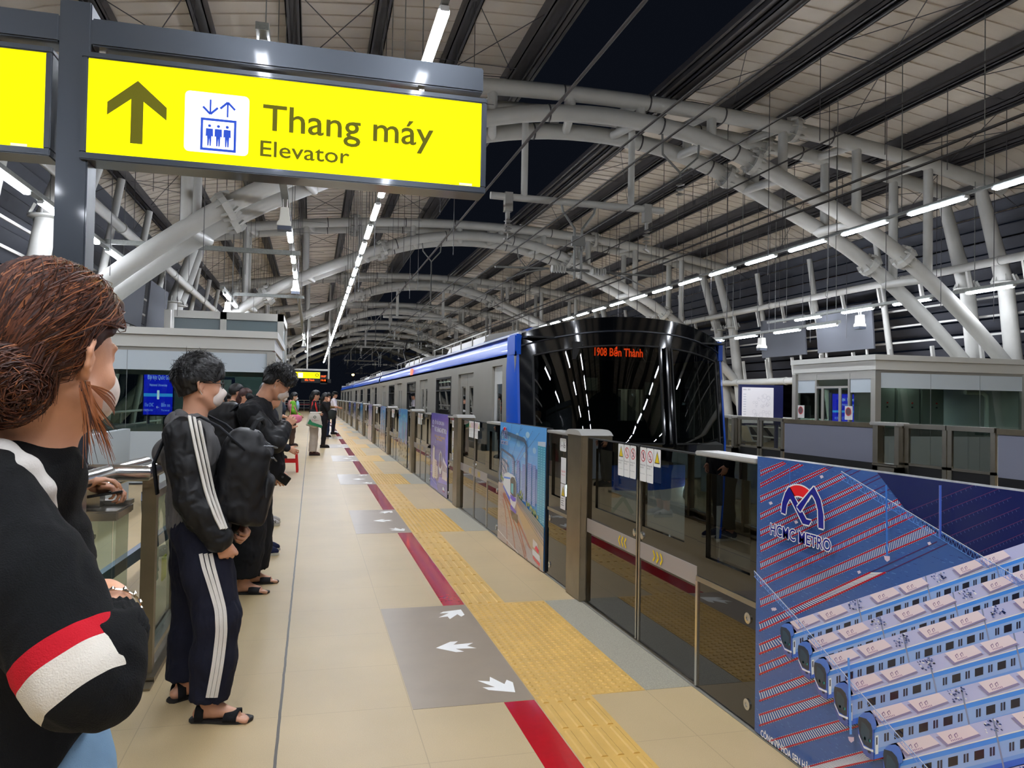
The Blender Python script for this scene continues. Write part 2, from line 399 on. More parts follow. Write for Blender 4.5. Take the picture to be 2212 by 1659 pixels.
def make_arch():
    t = thing('roof_arch', '', 'arch')
    DA = 9.9; W = 1.08
    for y in (0, W):
        n = 12 if y == 0 else 10
        MB().tube([(XC + d, y, chordA(d)) for d in np.linspace(-DA, DA, 33)], .155, 14).build('upper_chord', PAINT, t, smooth=True)
        MB().tube([(XC + d, y, chordC(d)) for d in np.linspace(-12.25, 12.25, 57)], .165, 14).build('lower_chord', PAINT, t, smooth=True)
    for s in (-1, 1):
        for y in (0, W):
            x0, z0 = XC + s * 9.35, chordA(9.35) - .1
            c = MB(); c.tube([(x0 - s * .12, y, z0), (XC + s * 9.95, y, 4.45)], [.13, .19], 14)
            c.lathe([(.19, 0), (.29, .02), (.29, .05), (.19, .07)], (XC + s * 9.97, y, 4.40), 14)
            c.tube([(XC + s * 9.98, y, 4.45), (XC + s * 10.6, y, 0.0)], [.17, .22], 14)
            for q in range(8):
                a = q * math.pi / 4; c.bar((XC + s * 9.97 + .2 * math.cos(a), y + .2 * math.sin(a), 4.62), (XC + s * 9.97 + .28 * math.cos(a), y + .28 * math.sin(a), 4.45), .02, .05)
            c.build('column', PAINT, t, smooth=True)
        for d in (0.75, 2.35, 4.05, 5.9, 7.8):
            if d > 7.8: continue
            x = XC + s * d; b = MB(); b.tube([(x, 0, chordA(d)), (x, 0, chordC(d))], .10, 10); b.tube([(x, W, chordA(d)), (x, W, chordC(d))], .10, 10)
            b.tube([(x, 0, chordC(d)), (x - s * .25, W, chordC(d))], .09, 10); b.tube([(x, 0, chordA(d)), (x - s * .25, W, chordA(d))], .09, 10)
            b.build('brace', PAINT, t, smooth=True)
        # bolted flanges and gusset plates on the legs
        for d, f in ((3.35, chordC), (7.15, chordC), (4.3, chordA)):
            for y in (0, W):
                e = .05; p = Vector((XC + s * (d - e), y, f(d - e))); q = Vector((XC + s * (d + e), y, f(d + e))); g = MB()
                g.tube([p, q], .27, 16); dr = (q - p).normalized(); c0 = (p + q) / 2
                u = Vector((0, 1, 0)); w = dr.cross(u).normalized()
                for k in range(8):
                    a = k * math.pi / 4; o_ = (u * math.cos(a) + w * math.sin(a))
                    for sg in (-1, 1): g.bar(c0 + o_ * .20 + dr * sg * .17, c0 + o_ * .25 + dr * sg * .03, .015, .06, up=o_)
                g.build('bolted_flange', PAINT, t, smooth=False)
        for y in (0, W):
            for d, f, r in ((1.2, chordC, .168), (2.9, chordC, .17), (5.2, chordA, .16), (0.9, chordA, .158), (2.6, chordA, .158)):
                p = Vector((XC + s * d, y, f(d))); q = Vector((XC + s * (d + .03), y, f(d + .03)))
                MB().tube([p, q], r + .006, 14).build('weld_band', DARKP, t)
    return t
arch0 = make_arch(); ARCHES = []
for k in range(8):
    a = arch0 if k == 0 else copy_tree(arch0); a.location = (0, 14.4 + 12 * k, 0); ARCHES.append(a)
    put(a, ORD[k] + ' white tubular steel roof arch' + (' from the camera, spanning the tracks' if k else ' above the train, spanning both tracks'), 'roof arch', 'tubular roof arches')
# ---------------------------------------------------------------- side walls: longitudinal pipes, struts, louvre blades, boards
LOUV = mat('louvre_blade', (58, 60, 68), 0.75, noise=0.1, nscale=2)
for s, nm in ((-1, 'left'), (1, 'right')):
    mb = MB()
    for i in range(13):
        z = 2.75 + i * .33; x = XC + s * (11.05 - (z - 2.7) * .045)
        mb.prism([(x, z), (x + s * .13, z - .25), (x + s * .14, z - .24), (x + s * .01, z + .02)] if s > 0 else [(x, z), (x - .13, z - .25), (x - .14, z - .24), (x - .01, z + .02)], 2, YEND, 'y')
    struct('wall_' + nm, mb, LOUV)
    for z, d, r in ((4.86, 9.42, .10), (2.32, 10.05, .12)):
        tp = thing('longitudinal_pipe', '%s horizontal white pipe running along the %s side wall' % ('upper' if z > 4 else 'lower', nm), 'pipe', (XC + s * d, 50, z))
        mb = MB(); mb.tube([(XC + s * d, 1, z), (XC + s * d, 97, z)], r, 12)
        for y in np.arange(2, 97, 3.0): mb.tube([(XC + s * d, y, z), (XC + s * d, y + .04, z)], r + .02, 12)
        mb.build('pipe', PAINT, tp, smooth=True, world=True)
        for y in (np.arange(6, 60, 1.5) if s > 0 or z < 4 else ()): MB().bar(*(((XC + s * 9.5, y, 4.8), (XC + s * 9.62, y, 4.25), .06, .09) if z > 4 else ((XC + s * 10.0, y, 2.4), (XC + s * 9.9, y, 3.1), .06, .09))).build('bracket', PAINT, tp, world=True)
    y = 2.4 + 1.0
    yy = [y_ for k in range(-1, 8) for y_ in (14.4 + 12 * k + 4.0, 14.4 + 12 * k + 7.0, 14.4 + 12 * k + 10.0)]
    for y in yy:
        if y < 5: continue
        m_ = MB().tube([(XC + s * 9.75, y, 6.2), (XC + s * 10.75, y, 0.0)], .085, 10).build('leaning_wall_post', PAINT, None, smooth=True)
        put(m_, 'slim leaning white post of the %s side wall, %s' % (nm, 'between roof arches'), 'post', 'slim wall posts on the %s' % nm)
    # short hangers between the two pipes
    mb = MB()
    for z in (3.75, 4.2, 3.3): mb.bar((XC + s * 10.3, 2, z), (XC + s * 10.3, 90, z), .03, .05)
    struct('trim_wall_brackets_' + nm, mb, PAINT)
    # unlit grey boards
    for y0, y1, w in ((18.5, 21.0, 'right'), (21.6, 24.1, 'left')):
        xx = XC + s * 9.8
        b = thing('blank_board', '', 'board', (xx, (y0 + y1) / 2, 3.15), 'blank grey boards')
        p = MB().prism([(0.0, 0), (0.05 * s, 0), (0.05 * s - .1 * s, 1.3), (-.1 * s, 1.3)], y0 - (y0 + y1) / 2, y1 - (y0 + y1) / 2, 'y').build('panel', mat('grey_board', (82, 84, 90), 0.85, spec=.2), b)
        MB().bar((.06 * s, -.9, -.15), (-.04 * s, -.9, 1.3), .05).bar((.06 * s, .9, -.15), (-.04 * s, .9, 1.3), .05).build('mounting_rail', PAINT, b)
        side = 'above the far glass kiosk' if s > 0 else 'above the kiosk roof on the left'
        put(b, 'blank grey board on the %s wall, %s of the two' % (nm, ('nearer' if y0 < 20 else 'farther')), 'board')
# ---------------------------------------------------------------- lamps
LENS = mat('lamp_lens', (255, 255, 255), 0.5, emit=(238, 244, 255), strength=LAMP)
HOUS = mat('lamp_housing', (210, 212, 210), 0.45)
GALV = mat('galvanised_channel', (128, 130, 126), 0.5, 0.5, noise=0.15, nscale=25)
def make_lamp():
    t = thing('ceiling_lamp', '', 'lamp')
    MB().box((-.045, -.6, .012), (.045, .6, .04)).box((-.04, -.64, -.02), (.04, -.6, .03)).box((-.04, .6, -.02), (.04, .64, .03)).build('housing', HOUS, t)
    MB().prism([(-.050, .01), (.050, .01), (.050, -.018), (.03, -.034), (-.03, -.034), (-.050, -.018)], -.59, .59, 'y').build('lens', LENS, t)
    return t
lamp0 = make_lamp(); _used = [False]
def lamp(x, y, z, label, group):
    t = lamp0 if not _used[0] else copy_tree(lamp0); _used[0] = True; t.location = (x, y, z); put(t, label, 'lamp', group); return t
NUM = ['first', 'second', 'third', 'fourth', 'fifth', 'sixth', 'seventh', 'eighth', 'ninth', 'tenth']
ys = [1.98 + 1.775 * i for i in range(-8, 44)]
for row, x in (('the long row above the near platform edge', 1.06), ('the long row above the far platform edge', 10.27)):
    mb = MB()
    for i, y in enumerate(ys):
        vis = i - (10 if x < 5 else 11)
        lamp(x, y, 4.95, ('%s lamp in view of ' % NUM[vis] + row) if 0 <= vis < 10 else ('small distant lamp of ' if vis > 0 else 'overhead lamp out of view, of ') + row, 'lamps of ' + row)
        if y < 50:
            mb.bar((x, y + .8, 4.99), (x, y + .8, roof_z(x) + .2), .012)
    mb.box((x - .03, -13, 4.985), (x + .03, 79.5, 5.03))
    ch = mb.build('lamp_channel', GALV); put(ch, 'galvanised channel with drop wires carrying ' + row, 'channel')
def lamprow(x, z, ylist, row, y0, y1):
    mb = MB().box((x - .06, y0, z + .03), (x + .06, y1, z + .10))
    for y in np.arange(y0 + .5, y1, 2.4): mb.bar((x, y, z + .1), (x, y, min(roof_z(x), 9) + .2), .012)
    put(mb.build('cable_tray', GALV), 'perforated tray carrying ' + row, 'cable tray')
    for i, y in enumerate(ylist):
        lamp(x, y, z, '%s lamp from the camera of %s' % (NUM[i], row) if i < 10 else 'small distant lamp of ' + row, 'lamps of ' + row)
lamprow(14.6, 4.16, [13.9, 16.2, 18.2, 20.4], 'the row along the far side wall', 9.0, 22.5)
lamprow(13.4, 3.66, [18.1, 19.7, 21.9, 23.9], 'the lower row on the far side', 17.4, 25.0)
lamprow(-4.0, 4.34, [9.6, 11.7, 13.5, 15.4, 17.4], 'the row left of the sign post', 8.0, 19)
lamprow(-2.42, 4.34, [23.4, 25.4, 27.4, 29.6, 32.0, 36, 40, 44, 48], 'the row above the near kiosk', 22, 50)
lamprow(-.53, 4.9, [8.35, 16.9, 19.6, 22.2, 25.2, 44, 46.4, 52, 60], 'the row with loudspeakers above the platform', 7.5, 62)
for i, (x, y) in enumerate([(a, b) for a in (-.53, -4.0, 14.6) for b in (-8.5, -6.0, -3.5, -1.0, 1.5, 4.5) if not (a > -1 and b > 2)]): lamp(x, y, 4.7, 'overhead lamp out of view near the viewpoint', 'lamps near the viewpoint')
# transverse galvanised channels under the left roof
for y, z, x0, x1 in ((10.9, 4.55, -4.2, .2), (16.4, 4.4, -4.6, -.3), (24, 4.45, -2.6, -.3)):
    put(MB().box((x0, y - .04, z), (x1, y + .04, z + .09)).build('cross_channel', GALV), 'galvanised cross channel over the platform, %s' % {10.9: 'nearest, ending at the long lamp row', 16.4: 'crossing behind the inclined arch legs', 24: 'farthest, above the kiosk roof'}[y], 'channel')
# horn loudspeakers
IV = mat('ivory_plastic', (222, 220, 208), 0.45)
def speaker(x, y, z, label):
    t = thing('loudspeaker', label, 'loudspeaker', (x, y, z), 'box loudspeakers')
    MB().prism([(-.13, -.10), (.13, -.10), (.12, -.04), (.085, .0), (.07, .22), (-.07, .22), (-.085, .0), (-.12, -.04)], -.11, .11, 'y').build('horn_box', IV, t, bevel=.008)
    MB().box((-.115, -.10, -.17), (.115, .10, -.10)).build('front_grille', mat('speaker_mesh', (70, 76, 90), .6), t)
    MB().tube([(-.03, 0, .2), (-.04, 0, .42)], .012, 8).tube([(.03, 0, .2), (.04, 0, .42)], .012, 8).build('bracket', STEEL, t)
    return t
speaker(-.53, 13.9, 4.55, 'white box loudspeaker hanging just under the elevator sign')
speaker(-.53, 23.0, 4.62, 'white box loudspeaker between lamps of the middle row')
speaker(-2.5, 24.3, 4.05, 'white loudspeaker at the near end of the left lamp row')
speaker(-2.5, 30.6, 4.1, 'smaller white loudspeaker farther along the left lamp row')
speaker(-.53, 46, 4.5, 'small white loudspeaker far down the middle row')
speaker(14.6, 18.1, 3.80, 'white bell shaped loudspeaker on the far side, nearer of two')
speaker(13.4, 21.0, 3.34, 'white bell shaped loudspeaker on the far side, farther of two')
# ---------------------------------------------------------------- overhead line
INS = mat('grey_insulator', (150, 148, 142), 0.35)
def support(k):
    y = 14.4 + 12 * k + 0.55
    t = thing('overhead_line_support', '%s hanging tube frame that carries the overhead wires' % ORD[k], 'wire support', (0, y, 0), 'overhead wire supports')
    MB().tube([(3.37, 0, 5.6), (7.14, 0, 5.58)], .075, 12).build('cross_tube', PAINT, t, smooth=True)
    for x in (4.07, 6.4): MB().tube([(x, 0, chordC(x - XC)), (x, 0, 5.62)], .07, 12).build('hanger', PAINT, t, smooth=True)
    for x in (3.74, 6.76):
        g = MB().box((x - .08, -.08, 5.3), (x + .08, .08, 5.68)).tube([(x, 0, 5.35), (x, 0, 5.15)], .04, 10)
        for q in range(4): g.lathe([(.03, 0), (.085, .02), (.03, .05)], (x, 0, 4.86 + q * .075), 12)
        g.tube([(x, 0, 4.9), (x, 0, 4.72)], .015, 6).bar((x - .1, -.1, 4.72), (x + .1, .1, 4.70), .04)
        g.build('hanging_insulator', INS, t)
    d = MB()
    for s in (-1, 1): d.tube([(5.24 + s * .38, 0, 5.6), (5.24 + s * .34, 0, 5.4), (5.24 + s * .08, 0, 5.05), (5.24 + s * .07, 0, 4.02)], .028, 8)
    d.box((5.10, -.04, 4.7), (5.38, .04, 4.9)); d.build('drop_post', mat('grey_bracket', (120, 120, 116), .5, .3), t)
    for s in (-1, 1):
        a = MB().tube([(5.24, 0, 4.2), (5.24 + s * .25, 0, 4.2)], .03, 8)
        a.tube([(5.24 + s * .62, 0, 4.2), (5.24 + s * 1.75, 0, 4.17)], .022, 8).tube([(5.24 + s * .7, 0, 4.18), (5.24 + s * 1.1, 0, 4.10), (5.24 + s * 1.5, 0, 3.94)], .014, 6)
        a.build('steady_arm', mat('grey_bracket', (120, 120, 116), .5, .3), t)
        g = MB()
        for q in range(6): g.lathe([(.03, 0), (.08, .015), (.08, .025), (.03, .04)], (5.24 + s * (.30 + q * .055), 0, 4.2), 12, 'x')
        g.build('ribbed_insulator', mat('pale_insulator', (190, 188, 180), .3), t)
    MB().box((3.66, -.1, 5.02), (3.68, -.09, 5.25)).build('number_plate', WHITE, t)
    return t
for k in (0, 2, 4, 6): support(k)
for k in (1, 3, 5):                                   # plain forked hangers on the arches between
    t = thing('forked_hanger', 'forked rod hanger with insulator under the %s arch' % ORD[k], 'wire support', (0, 14.4 + 12 * k, 0), 'forked hangers')
    for x in (3.9, 7.3):
        g = MB(); zc = chordC(x - XC)
        for s in (-1, 1): g.tube([(x + s * .35, 0, zc), (x + s * .3, 0, zc - .5), (x, 0, zc - .85), (x, 0, 4.75)], .022, 6)
        for q in range(3): g.lathe([(.03, 0), (.08, .02), (.03, .05)], (x, 0, 4.72 - q * .09), 10)
        g.build('rod', mat('grey_bracket', (120, 120, 116), .5, .3), t)
t = thing('forked_hanger', 'forked hanger with insulators on the lower chord of the nearest arch, right of the sign', 'wire support', (0, 14.4, 0), 'forked hangers')
g = MB()
for s in (-1, 1): g.tube([(7.25 + s * .42, 0, chordC(7.25 + s * .42 - XC)), (7.25 + s * .4, 0, 6.6), (7.25, 0, 6.25), (7.25, 0, 6.1)], .024, 8)
for q in range(3): g.lathe([(.03, 0), (.09, .02), (.03, .05)], (7.25, 0, 5.98 - q * .1), 12)
g.build('rod', mat('grey_bracket', (120, 120, 116), .5, .3), t)
WIRE = mat('copper_wire', (38, 33, 30), 0.7)
def wire(pts, r, label): put(MB().tube(pts, r, 6).build('overhead_wire', WIRE), label, 'wire')
wire([(2.95, 0, 5.28), (2.95, 99, 5.28)], .022, 'single overhead feeder cable crossing the open roof slot')
wire([(3.74, 0, 4.74), (3.74, 99, 4.74)], .016, 'upper wire over the near track, hung from the left insulators')
wire([(3.86, 0, 4.52), (3.86, 99, 4.52)], .014, 'second wire just below it over the near track')
wire([(3.93, 0, 4.02), (3.93, 99, 4.02)], .010, 'thin contact wire directly above the train roof')
wire([(6.76, 0, 4.42), (6.76, 99, 4.42)], .018, 'upper of the twin wires over the far track')
wire([(6.86, 0, 4.34), (6.86, 99, 4.34)], .018, 'lower of the twin wires over the far track')
wire([(6.6, 0, 5.05), (6.6, 99, 5.05)], .014, 'thin high wire over the far track')
# vertical drop rods under the purlins (bird wires)
for s in (-1, 1):
    mb = MB()
    for y in np.arange(12, 62, 1.6):
        for i, d in enumerate((3.2, 4.6, 6.0, 7.4, 8.8)):
            x = XC + s * d; L_ = 1.6 + 1.1 * ((int(y * 7) + i * 3) % 3)
            mb.bar((x, y, roof_z(x)), (x, y, roof_z(x) - L_), .010)
            if s < 0 and i % 2 == 0: mb.bar((x - .7, y, roof_z(x) - 1.0), (x + .7, y, roof_z(x) - 1.0), .008)
    struct('trim_drop_rods', mb, DARKP)
# ================================================================ platform screen doors
PX = 2.0                                    # platform face of the screens
BAND = mat('silver_band', (172, 166, 164), 0.35, 0.4)
CAP = mat('light_metal_cap', (206, 204, 198), 0.35, 0.5)
SMOKE = glass('smoked_black_glass', (26, 25, 22), 0.9, 0.05)
PRINT = art_mat('sticker_print', 0.4)
def NTH(k): return ORD[k] if k < 8 else 'far'
def warn_tri(A, x0, y0, x1, y1):
    xm = (x0 + x1) / 2
    A.poly([(x0, y0), (x1, y0), (xm, y1)], (20, 18, 10)); w = x1 - x0; h = y1 - y0
    A.poly([(x0 + w * .12, y0 + h * .07), (x1 - w * .12, y0 + h * .07), (xm, y1 - h * .14)], (236, 208, 22))
def no_sign(A, x, y, r, kind):
    A.disc(x, y, r, (250, 240, 240)); c = (46, 30, 34)
    if kind == 0:                                    # leaning person
        A.disc(x - r * .12, y + r * .58, r * .13, c); A.path([(x - r * .1, y + r * .42), (x + r * .06, y - r * .1), (x + r * .02, y - r * .62)], r * .2, c)
    elif kind == 1:                                  # person with raised arms
        A.disc(x + r * .05, y + r * .58, r * .13, c); A.path([(x, y + r * .4), (x, y - r * .05), (x - r * .22, y - r * .62)], r * .2, c); A.path([(x, y - r * .05), (x + r * .25, y - r * .5)], r * .16, c); A.path([(x - r * .4, y + r * .1), (x, y + r * .3), (x + r * .5, y - r * .05)], r * .12, c)
    elif kind == 2:                                  # hand
        A.rrect(x - r * .22, y - r * .45, x + r * .28, y + r * .3, r * .1, (120, 120, 130))
        for i in range(4): A.path([(x - r * .16 + i * r * .13, y + r * .2), (x - r * .1 + i * r * .13, y + r * .62)], r * .09, (110, 110, 120))
    else:                                            # propped object
        A.path([(x - r * .5, y + r * .1), (x + r * .5, y)], r * .08, c); A.path([(x, y + r * .5), (x, y - r * .4)], r * .1, c); A.path([(x - r * .3, y - r * .45), (x + r * .3, y - r * .45)], r * .1, c)
    A.ring(x, y, r, r * .16, (196, 40, 48)); A.path([(x - r * .62, y + r * .62), (x + r * .62, y - r * .62)], r * .15, (196, 40, 48))
def psd_art(y0, z0, x=PX - .004, near=True):
    """s runs towards the camera, t is height"""
    return Art((x, y0, z0), (0, -1, 0), (0, 0, 1), (-1, 0, 0))
VN = [('Không dựa', 'vào cửa', 'Do not lean'), ('Không tựa', 'vào cửa', 'on doors'), ('Không trèo', 'qua cửa', 'No climbing'), ('Cẩn thận', 'kẹt tay', 'Keep hands off'), ('Không chặn', 'cửa', 'No blocking')]
def sticker(parent, y, z, slot, kind, h=.21, w=.095):
    A = psd_art(y, z - h); A.rrect(0, 0, w, h, .008, (240, 240, 236))
    c = w / 2
    if kind in ('tri',): warn_tri(A, .012, h - .085 if h > .1 else .02, w - .012, h - .01)
    else: no_sign(A, c, h - .052, .036, kind)
    if h > .15:
        a, b_, e = VN[slot]
        A.text(a, .008, h - .112, w=w * .75, h=.0095, c=(110, 112, 116)).text(b_, .008, h - .128, w=w * .5, h=.0095, c=(110, 112, 116)).text(e, .008, h - .165, w=w * .7, h=.006, c=(140, 140, 144))
    return A
def leaf(k, y0, y1, far_side, nm):
    """one sliding leaf between y0 (near) and y1 (far); the meeting edge is at far_side"""
    t = thing('sliding_screen_door', nm, 'platform door', (PX, y0, 0), 'sliding leaves of the platform screen')
    X0, X1 = PX + .012, PX + .045
    B = lambda n, a, b, m, **q: box(n, a, b, m, t, world=True, **q)
    zb0, zb1 = .53, .63
    B('lower_glass', (X0, y0, .012), (X1, y1, zb0), SMOKE)
    B('handle_band', (X0 - .004, y0, zb0), (X1, y1, zb1), BAND)
    f = .07
    fr = MB().box((X0, y0, zb1), (X1, y1, zb1 + .10)).box((X0, y0, 1.16), (X1, y1, 1.222))
    a_, b_ = (y1 - .04, y0 + .16) if far_side else (y1 - .16, y0 + .04)
    fr.box((X0, y0, zb1 + .1), (X1, b_, 1.16)).box((X0, a_, zb1 + .1), (X1, y1, 1.16)); fr.build('black_border', SMOKE, t, world=True)
    B('clear_pane', (X0 + .01, b_, zb1 + .1), (X0 + .02, a_, 1.16), CLEAR)
    ye = y1 if far_side else y0; s = -1 if far_side else 1
    B('meeting_edge', (X0 - .006, min(ye, ye + s * .022), .012), (X1 + .01, max(ye, ye + s * .022), 1.222), STEEL)
    B('top_edge', (X0, y0, 1.222), (X1, y1, 1.23), mat('black_rubber', (18, 18, 18), .6))
    MB().lathe([(.024, 0), (.024, -.006), (.012, -.008)], (X0, ye + s * .05, .672), 16, 'x').build('lock', CHROME, t, world=True)
    A = psd_art(0, 0, X0 - .006)
    if k < 6:
        c0 = ye + .25 if not far_side else ye - .27
        for i in range(3):
            s0 = -c0 - .055 + i * .05; l_, r_ = (.028, 0) if not far_side else (0, .028)
            A.path([(s0 + l_, .548), (s0 + r_, .58), (s0 + l_, .612)], .014, (240, 206, 0))
        A.build('chevron_print', PRINT, t)
    return t
def stick_set(t, X, ystart, kinds, hs):
    for i, (kd, h) in enumerate(zip(kinds, hs)):
        A = sticker(t, ystart - i * .099, 1.222, min(i, 4), kd, h)
        A.O[0] = X; A.build('warning_sticker', PRINT, t)
def post(k, y):
    t = thing('screen_post', NTH(k) + ' stainless steel post of the near platform screen' + (' from the camera' if k else ', right of the panel marked 1-16'), 'post', (PX, y, 0), 'steel posts of the near screen')
    MB().prism([(1.965, y), (1.965, y + .32), (2.2, y + .36), (2.2, y - .04)], 0, 1.245, 'z').build('housing', STEEL_D, t, world=True, bevel=.006)
    n = 10; pr = [(y - .03 + .40 * i / n, 1.245 + .04 * (1 - (2 * i / n - 1) ** 4)) for i in range(n + 1)]
    MB().prism(pr + [(y + .37, 1.243), (y - .03, 1.243)], 1.955, 2.21, 'x').build('cap', CAP, t, world=True, bevel=.004)
    return t
def fixed(k, y0, y1, nm, sign=None):
    t = thing('fixed_screen_panel', nm, 'glass panel', (PX, y0, 0), 'fixed panels of the near screen')
    X0, X1 = PX, PX + .06
    box('lower_glass', (X0, y0, .012), (X1, y1, .56), SMOKE, t, world=True)
    box('divider_bar', (X0 - .006, y0, .562), (X1, y1, .588), STEEL, t, world=True)
    MB().box((X0, y0, .59), (X1, y1, .70)).box((X0, y0, 1.14), (X1, y1, 1.225)).box((X0, y0, .70), (X1, y0 + .06, 1.14)).box((X0, y1 - .09, .7), (X1, y1, 1.14)).build('black_border', SMOKE, t, world=True)
    box('clear_pane', (X0 + .015, y0 + .06, .70), (X0 + .025, y1 - .09, 1.14), CLEAR, t, world=True)
    box('top_cap', (X0 - .02, y0, 1.225), (X1 + .06, y1, 1.25), CAP, t, bevel=.005, world=True)
    box('edge_strip', (X0 - .008, (y1 - .022) if 'left' not in nm else y0, .012), (X0 + .01, y1 if 'left' not in nm else y0 + .022, .56), CHROME if k < 2 else STEEL, t, world=True)
    for z in (.10, .50): MB().lathe([(.026, 0), (.026, -.006), (.012, -.007), (.012, -.003)], (X0, (y0 + .07) if 'left' not in nm else y1 - .07, z), 16, 'x').build('lock', CHROME, t, world=True)
    if sign:
        A = psd_art(y0 + .235, 1.09, X0 - .004); A.rrect(0, 0, .16, .105, .012, (238, 238, 236)); A.text(sign, .018, .028, h=.05, w=.12, c=(40, 40, 44), bold=.01); A.build('number_sticker', PRINT, t)
        A = psd_art(y0 + .20, .62, X0 - .004); A.rrect(0, .21, .13, .42, .006, (240, 240, 240)); A.text('Nguy hiểm', .015, .30, w=.10, h=.018, c=(210, 60, 60)); A.text('Keep clear', .015, .275, w=.09, h=.012, c=(200, 100, 100))
        A.rrect(0, 0, .13, .205, .006, (240, 240, 240)); warn_tri(A, .02, .105, .11, .195); A.rect(.061, .135, .069, .165, (20, 18, 10)).rect(.061, .120, .069, .128, (20, 18, 10))
        for i in range(4): A.rect(.02, .03 + i * .018, .09 - .015 * (i % 2), .036 + i * .018, (130, 130, 132))
        A.build('warning_sticker', PRINT, t)
    return t
for k in range(0, 17):
    y = 3.73 + 5.03 * k
    if k == 1: y += .02
    W = 1.70; yc = y + .77
    ordn = NTH(k)
    fixed(k, y - .58, y - .01, '%s dark glass panel right of the %s pair of sliding doors' % (['wide', 'narrow'][k > 0], ordn))
    r = leaf(k, y, yc - .008, True, 'right leaf of the %s pair of sliding glass platform doors' % ordn)
    l = leaf(k, yc + .008, y + W, False, 'left leaf of the %s pair of sliding glass platform doors' % ordn)
    if k < 7:
        stick_set(l, PX + .004, yc + .315, ('tri', 0, 1), (.21, .21, .21)); stick_set(r, PX + .004, yc - .04, (2, 3, 'tri'), (.21, .21, .105))
    post(k, y + W + .03)
    fixed(k, y + W + .40, y + W + .95, '%s glass panel left of the %s steel post' % (['dark', 'dark'][k > 0], ordn), '1-%d' % (16 - k) if k < 10 else None)
    box('sill_track', (PX + .0, y, 0.0), (PX + .09, y + W, .010), STEEL_D).__setitem__('kind', 'structure')
# poster carriers
POSTER = art_mat('poster_print', 0.12, spec=0.6)
def poster(y_near, y_far, name, label, draw, cat='poster'):
    t = thing(name, label, cat, (PX - .012, y_near, 0))
    box('backing', (PX - .010, y_near, .012), (PX + .05, y_far, 1.262), mat('poster_back', (30, 30, 34), .4), t, world=True)
    A = Art((PX - .0115, y_far, 0.012), (0, -1, 0), (0, 0, 1), (-1, 0, 0), .00006)
    draw(A, y_far - y_near, 1.25); A.build('poster_print', POSTER, t, 1.3); return t
def logo(A, x, y, s, txt=True, mono=None):
    """arched M: x, y lower left of the letters, s = width of the whole"""
    N = (34, 36, 128) if mono is None else mono; R = (214, 38, 44) if mono is None else mono; Wt = (240, 240, 246)
    def shp(pts, c):
        P = [(x + p[0] * s, y + ((p[1] - .2) * .86 + .2) * s) for p in pts]; m = np.mean(P, 0)
        if mono is None: 
            for a, b in zip(P, P[1:] + P[:1]): A.line(a, b, .028 * s, Wt, False)
            for p in P: pass
        A.poly(P, c)
    A.up()
    arc = lambda r, a0, a1, n=10: [(.5 + r * math.cos(math.radians(a0 + (a1 - a0) * i / n)), .30 + 1.0 * r * math.sin(math.radians(a0 + (a1 - a0) * i / n))) for i in range(n + 1)]
    shp(arc(.34, 52, 128) + arc(.215, 128, 52), R)
    shp([(.19, .27), (.21, .40), (.26, .52), (.325, .60), (.62, .26), (.70, .26 - .0), (.66, .20), (.56, .20), (.345, .47), (.29, .38), (.27, .26)], N)
    A.up()
    shp([(.52, .33), (.70, .57), (.76, .50), (.80, .40), (.81, .20), (.89, .20), (.885, .36), (.84, .52), (.735, .66), (.46, .38)], N)
    if txt:
        for dx, dy in ((-1, 0), (1, 0), (0, 1), (0, -1), (.7, .7), (-.7, -.7), (.7, -.7), (-.7, .7)): A.text('HCMC METRO', x + dx * .010 * s, y + dy * .010 * s, w=s, h=.115 * s, c=Wt if mono is None else mono, bold=.01)
        A.text('HCMC METRO', x, y, w=s, h=.115 * s, c=N, bold=.01)
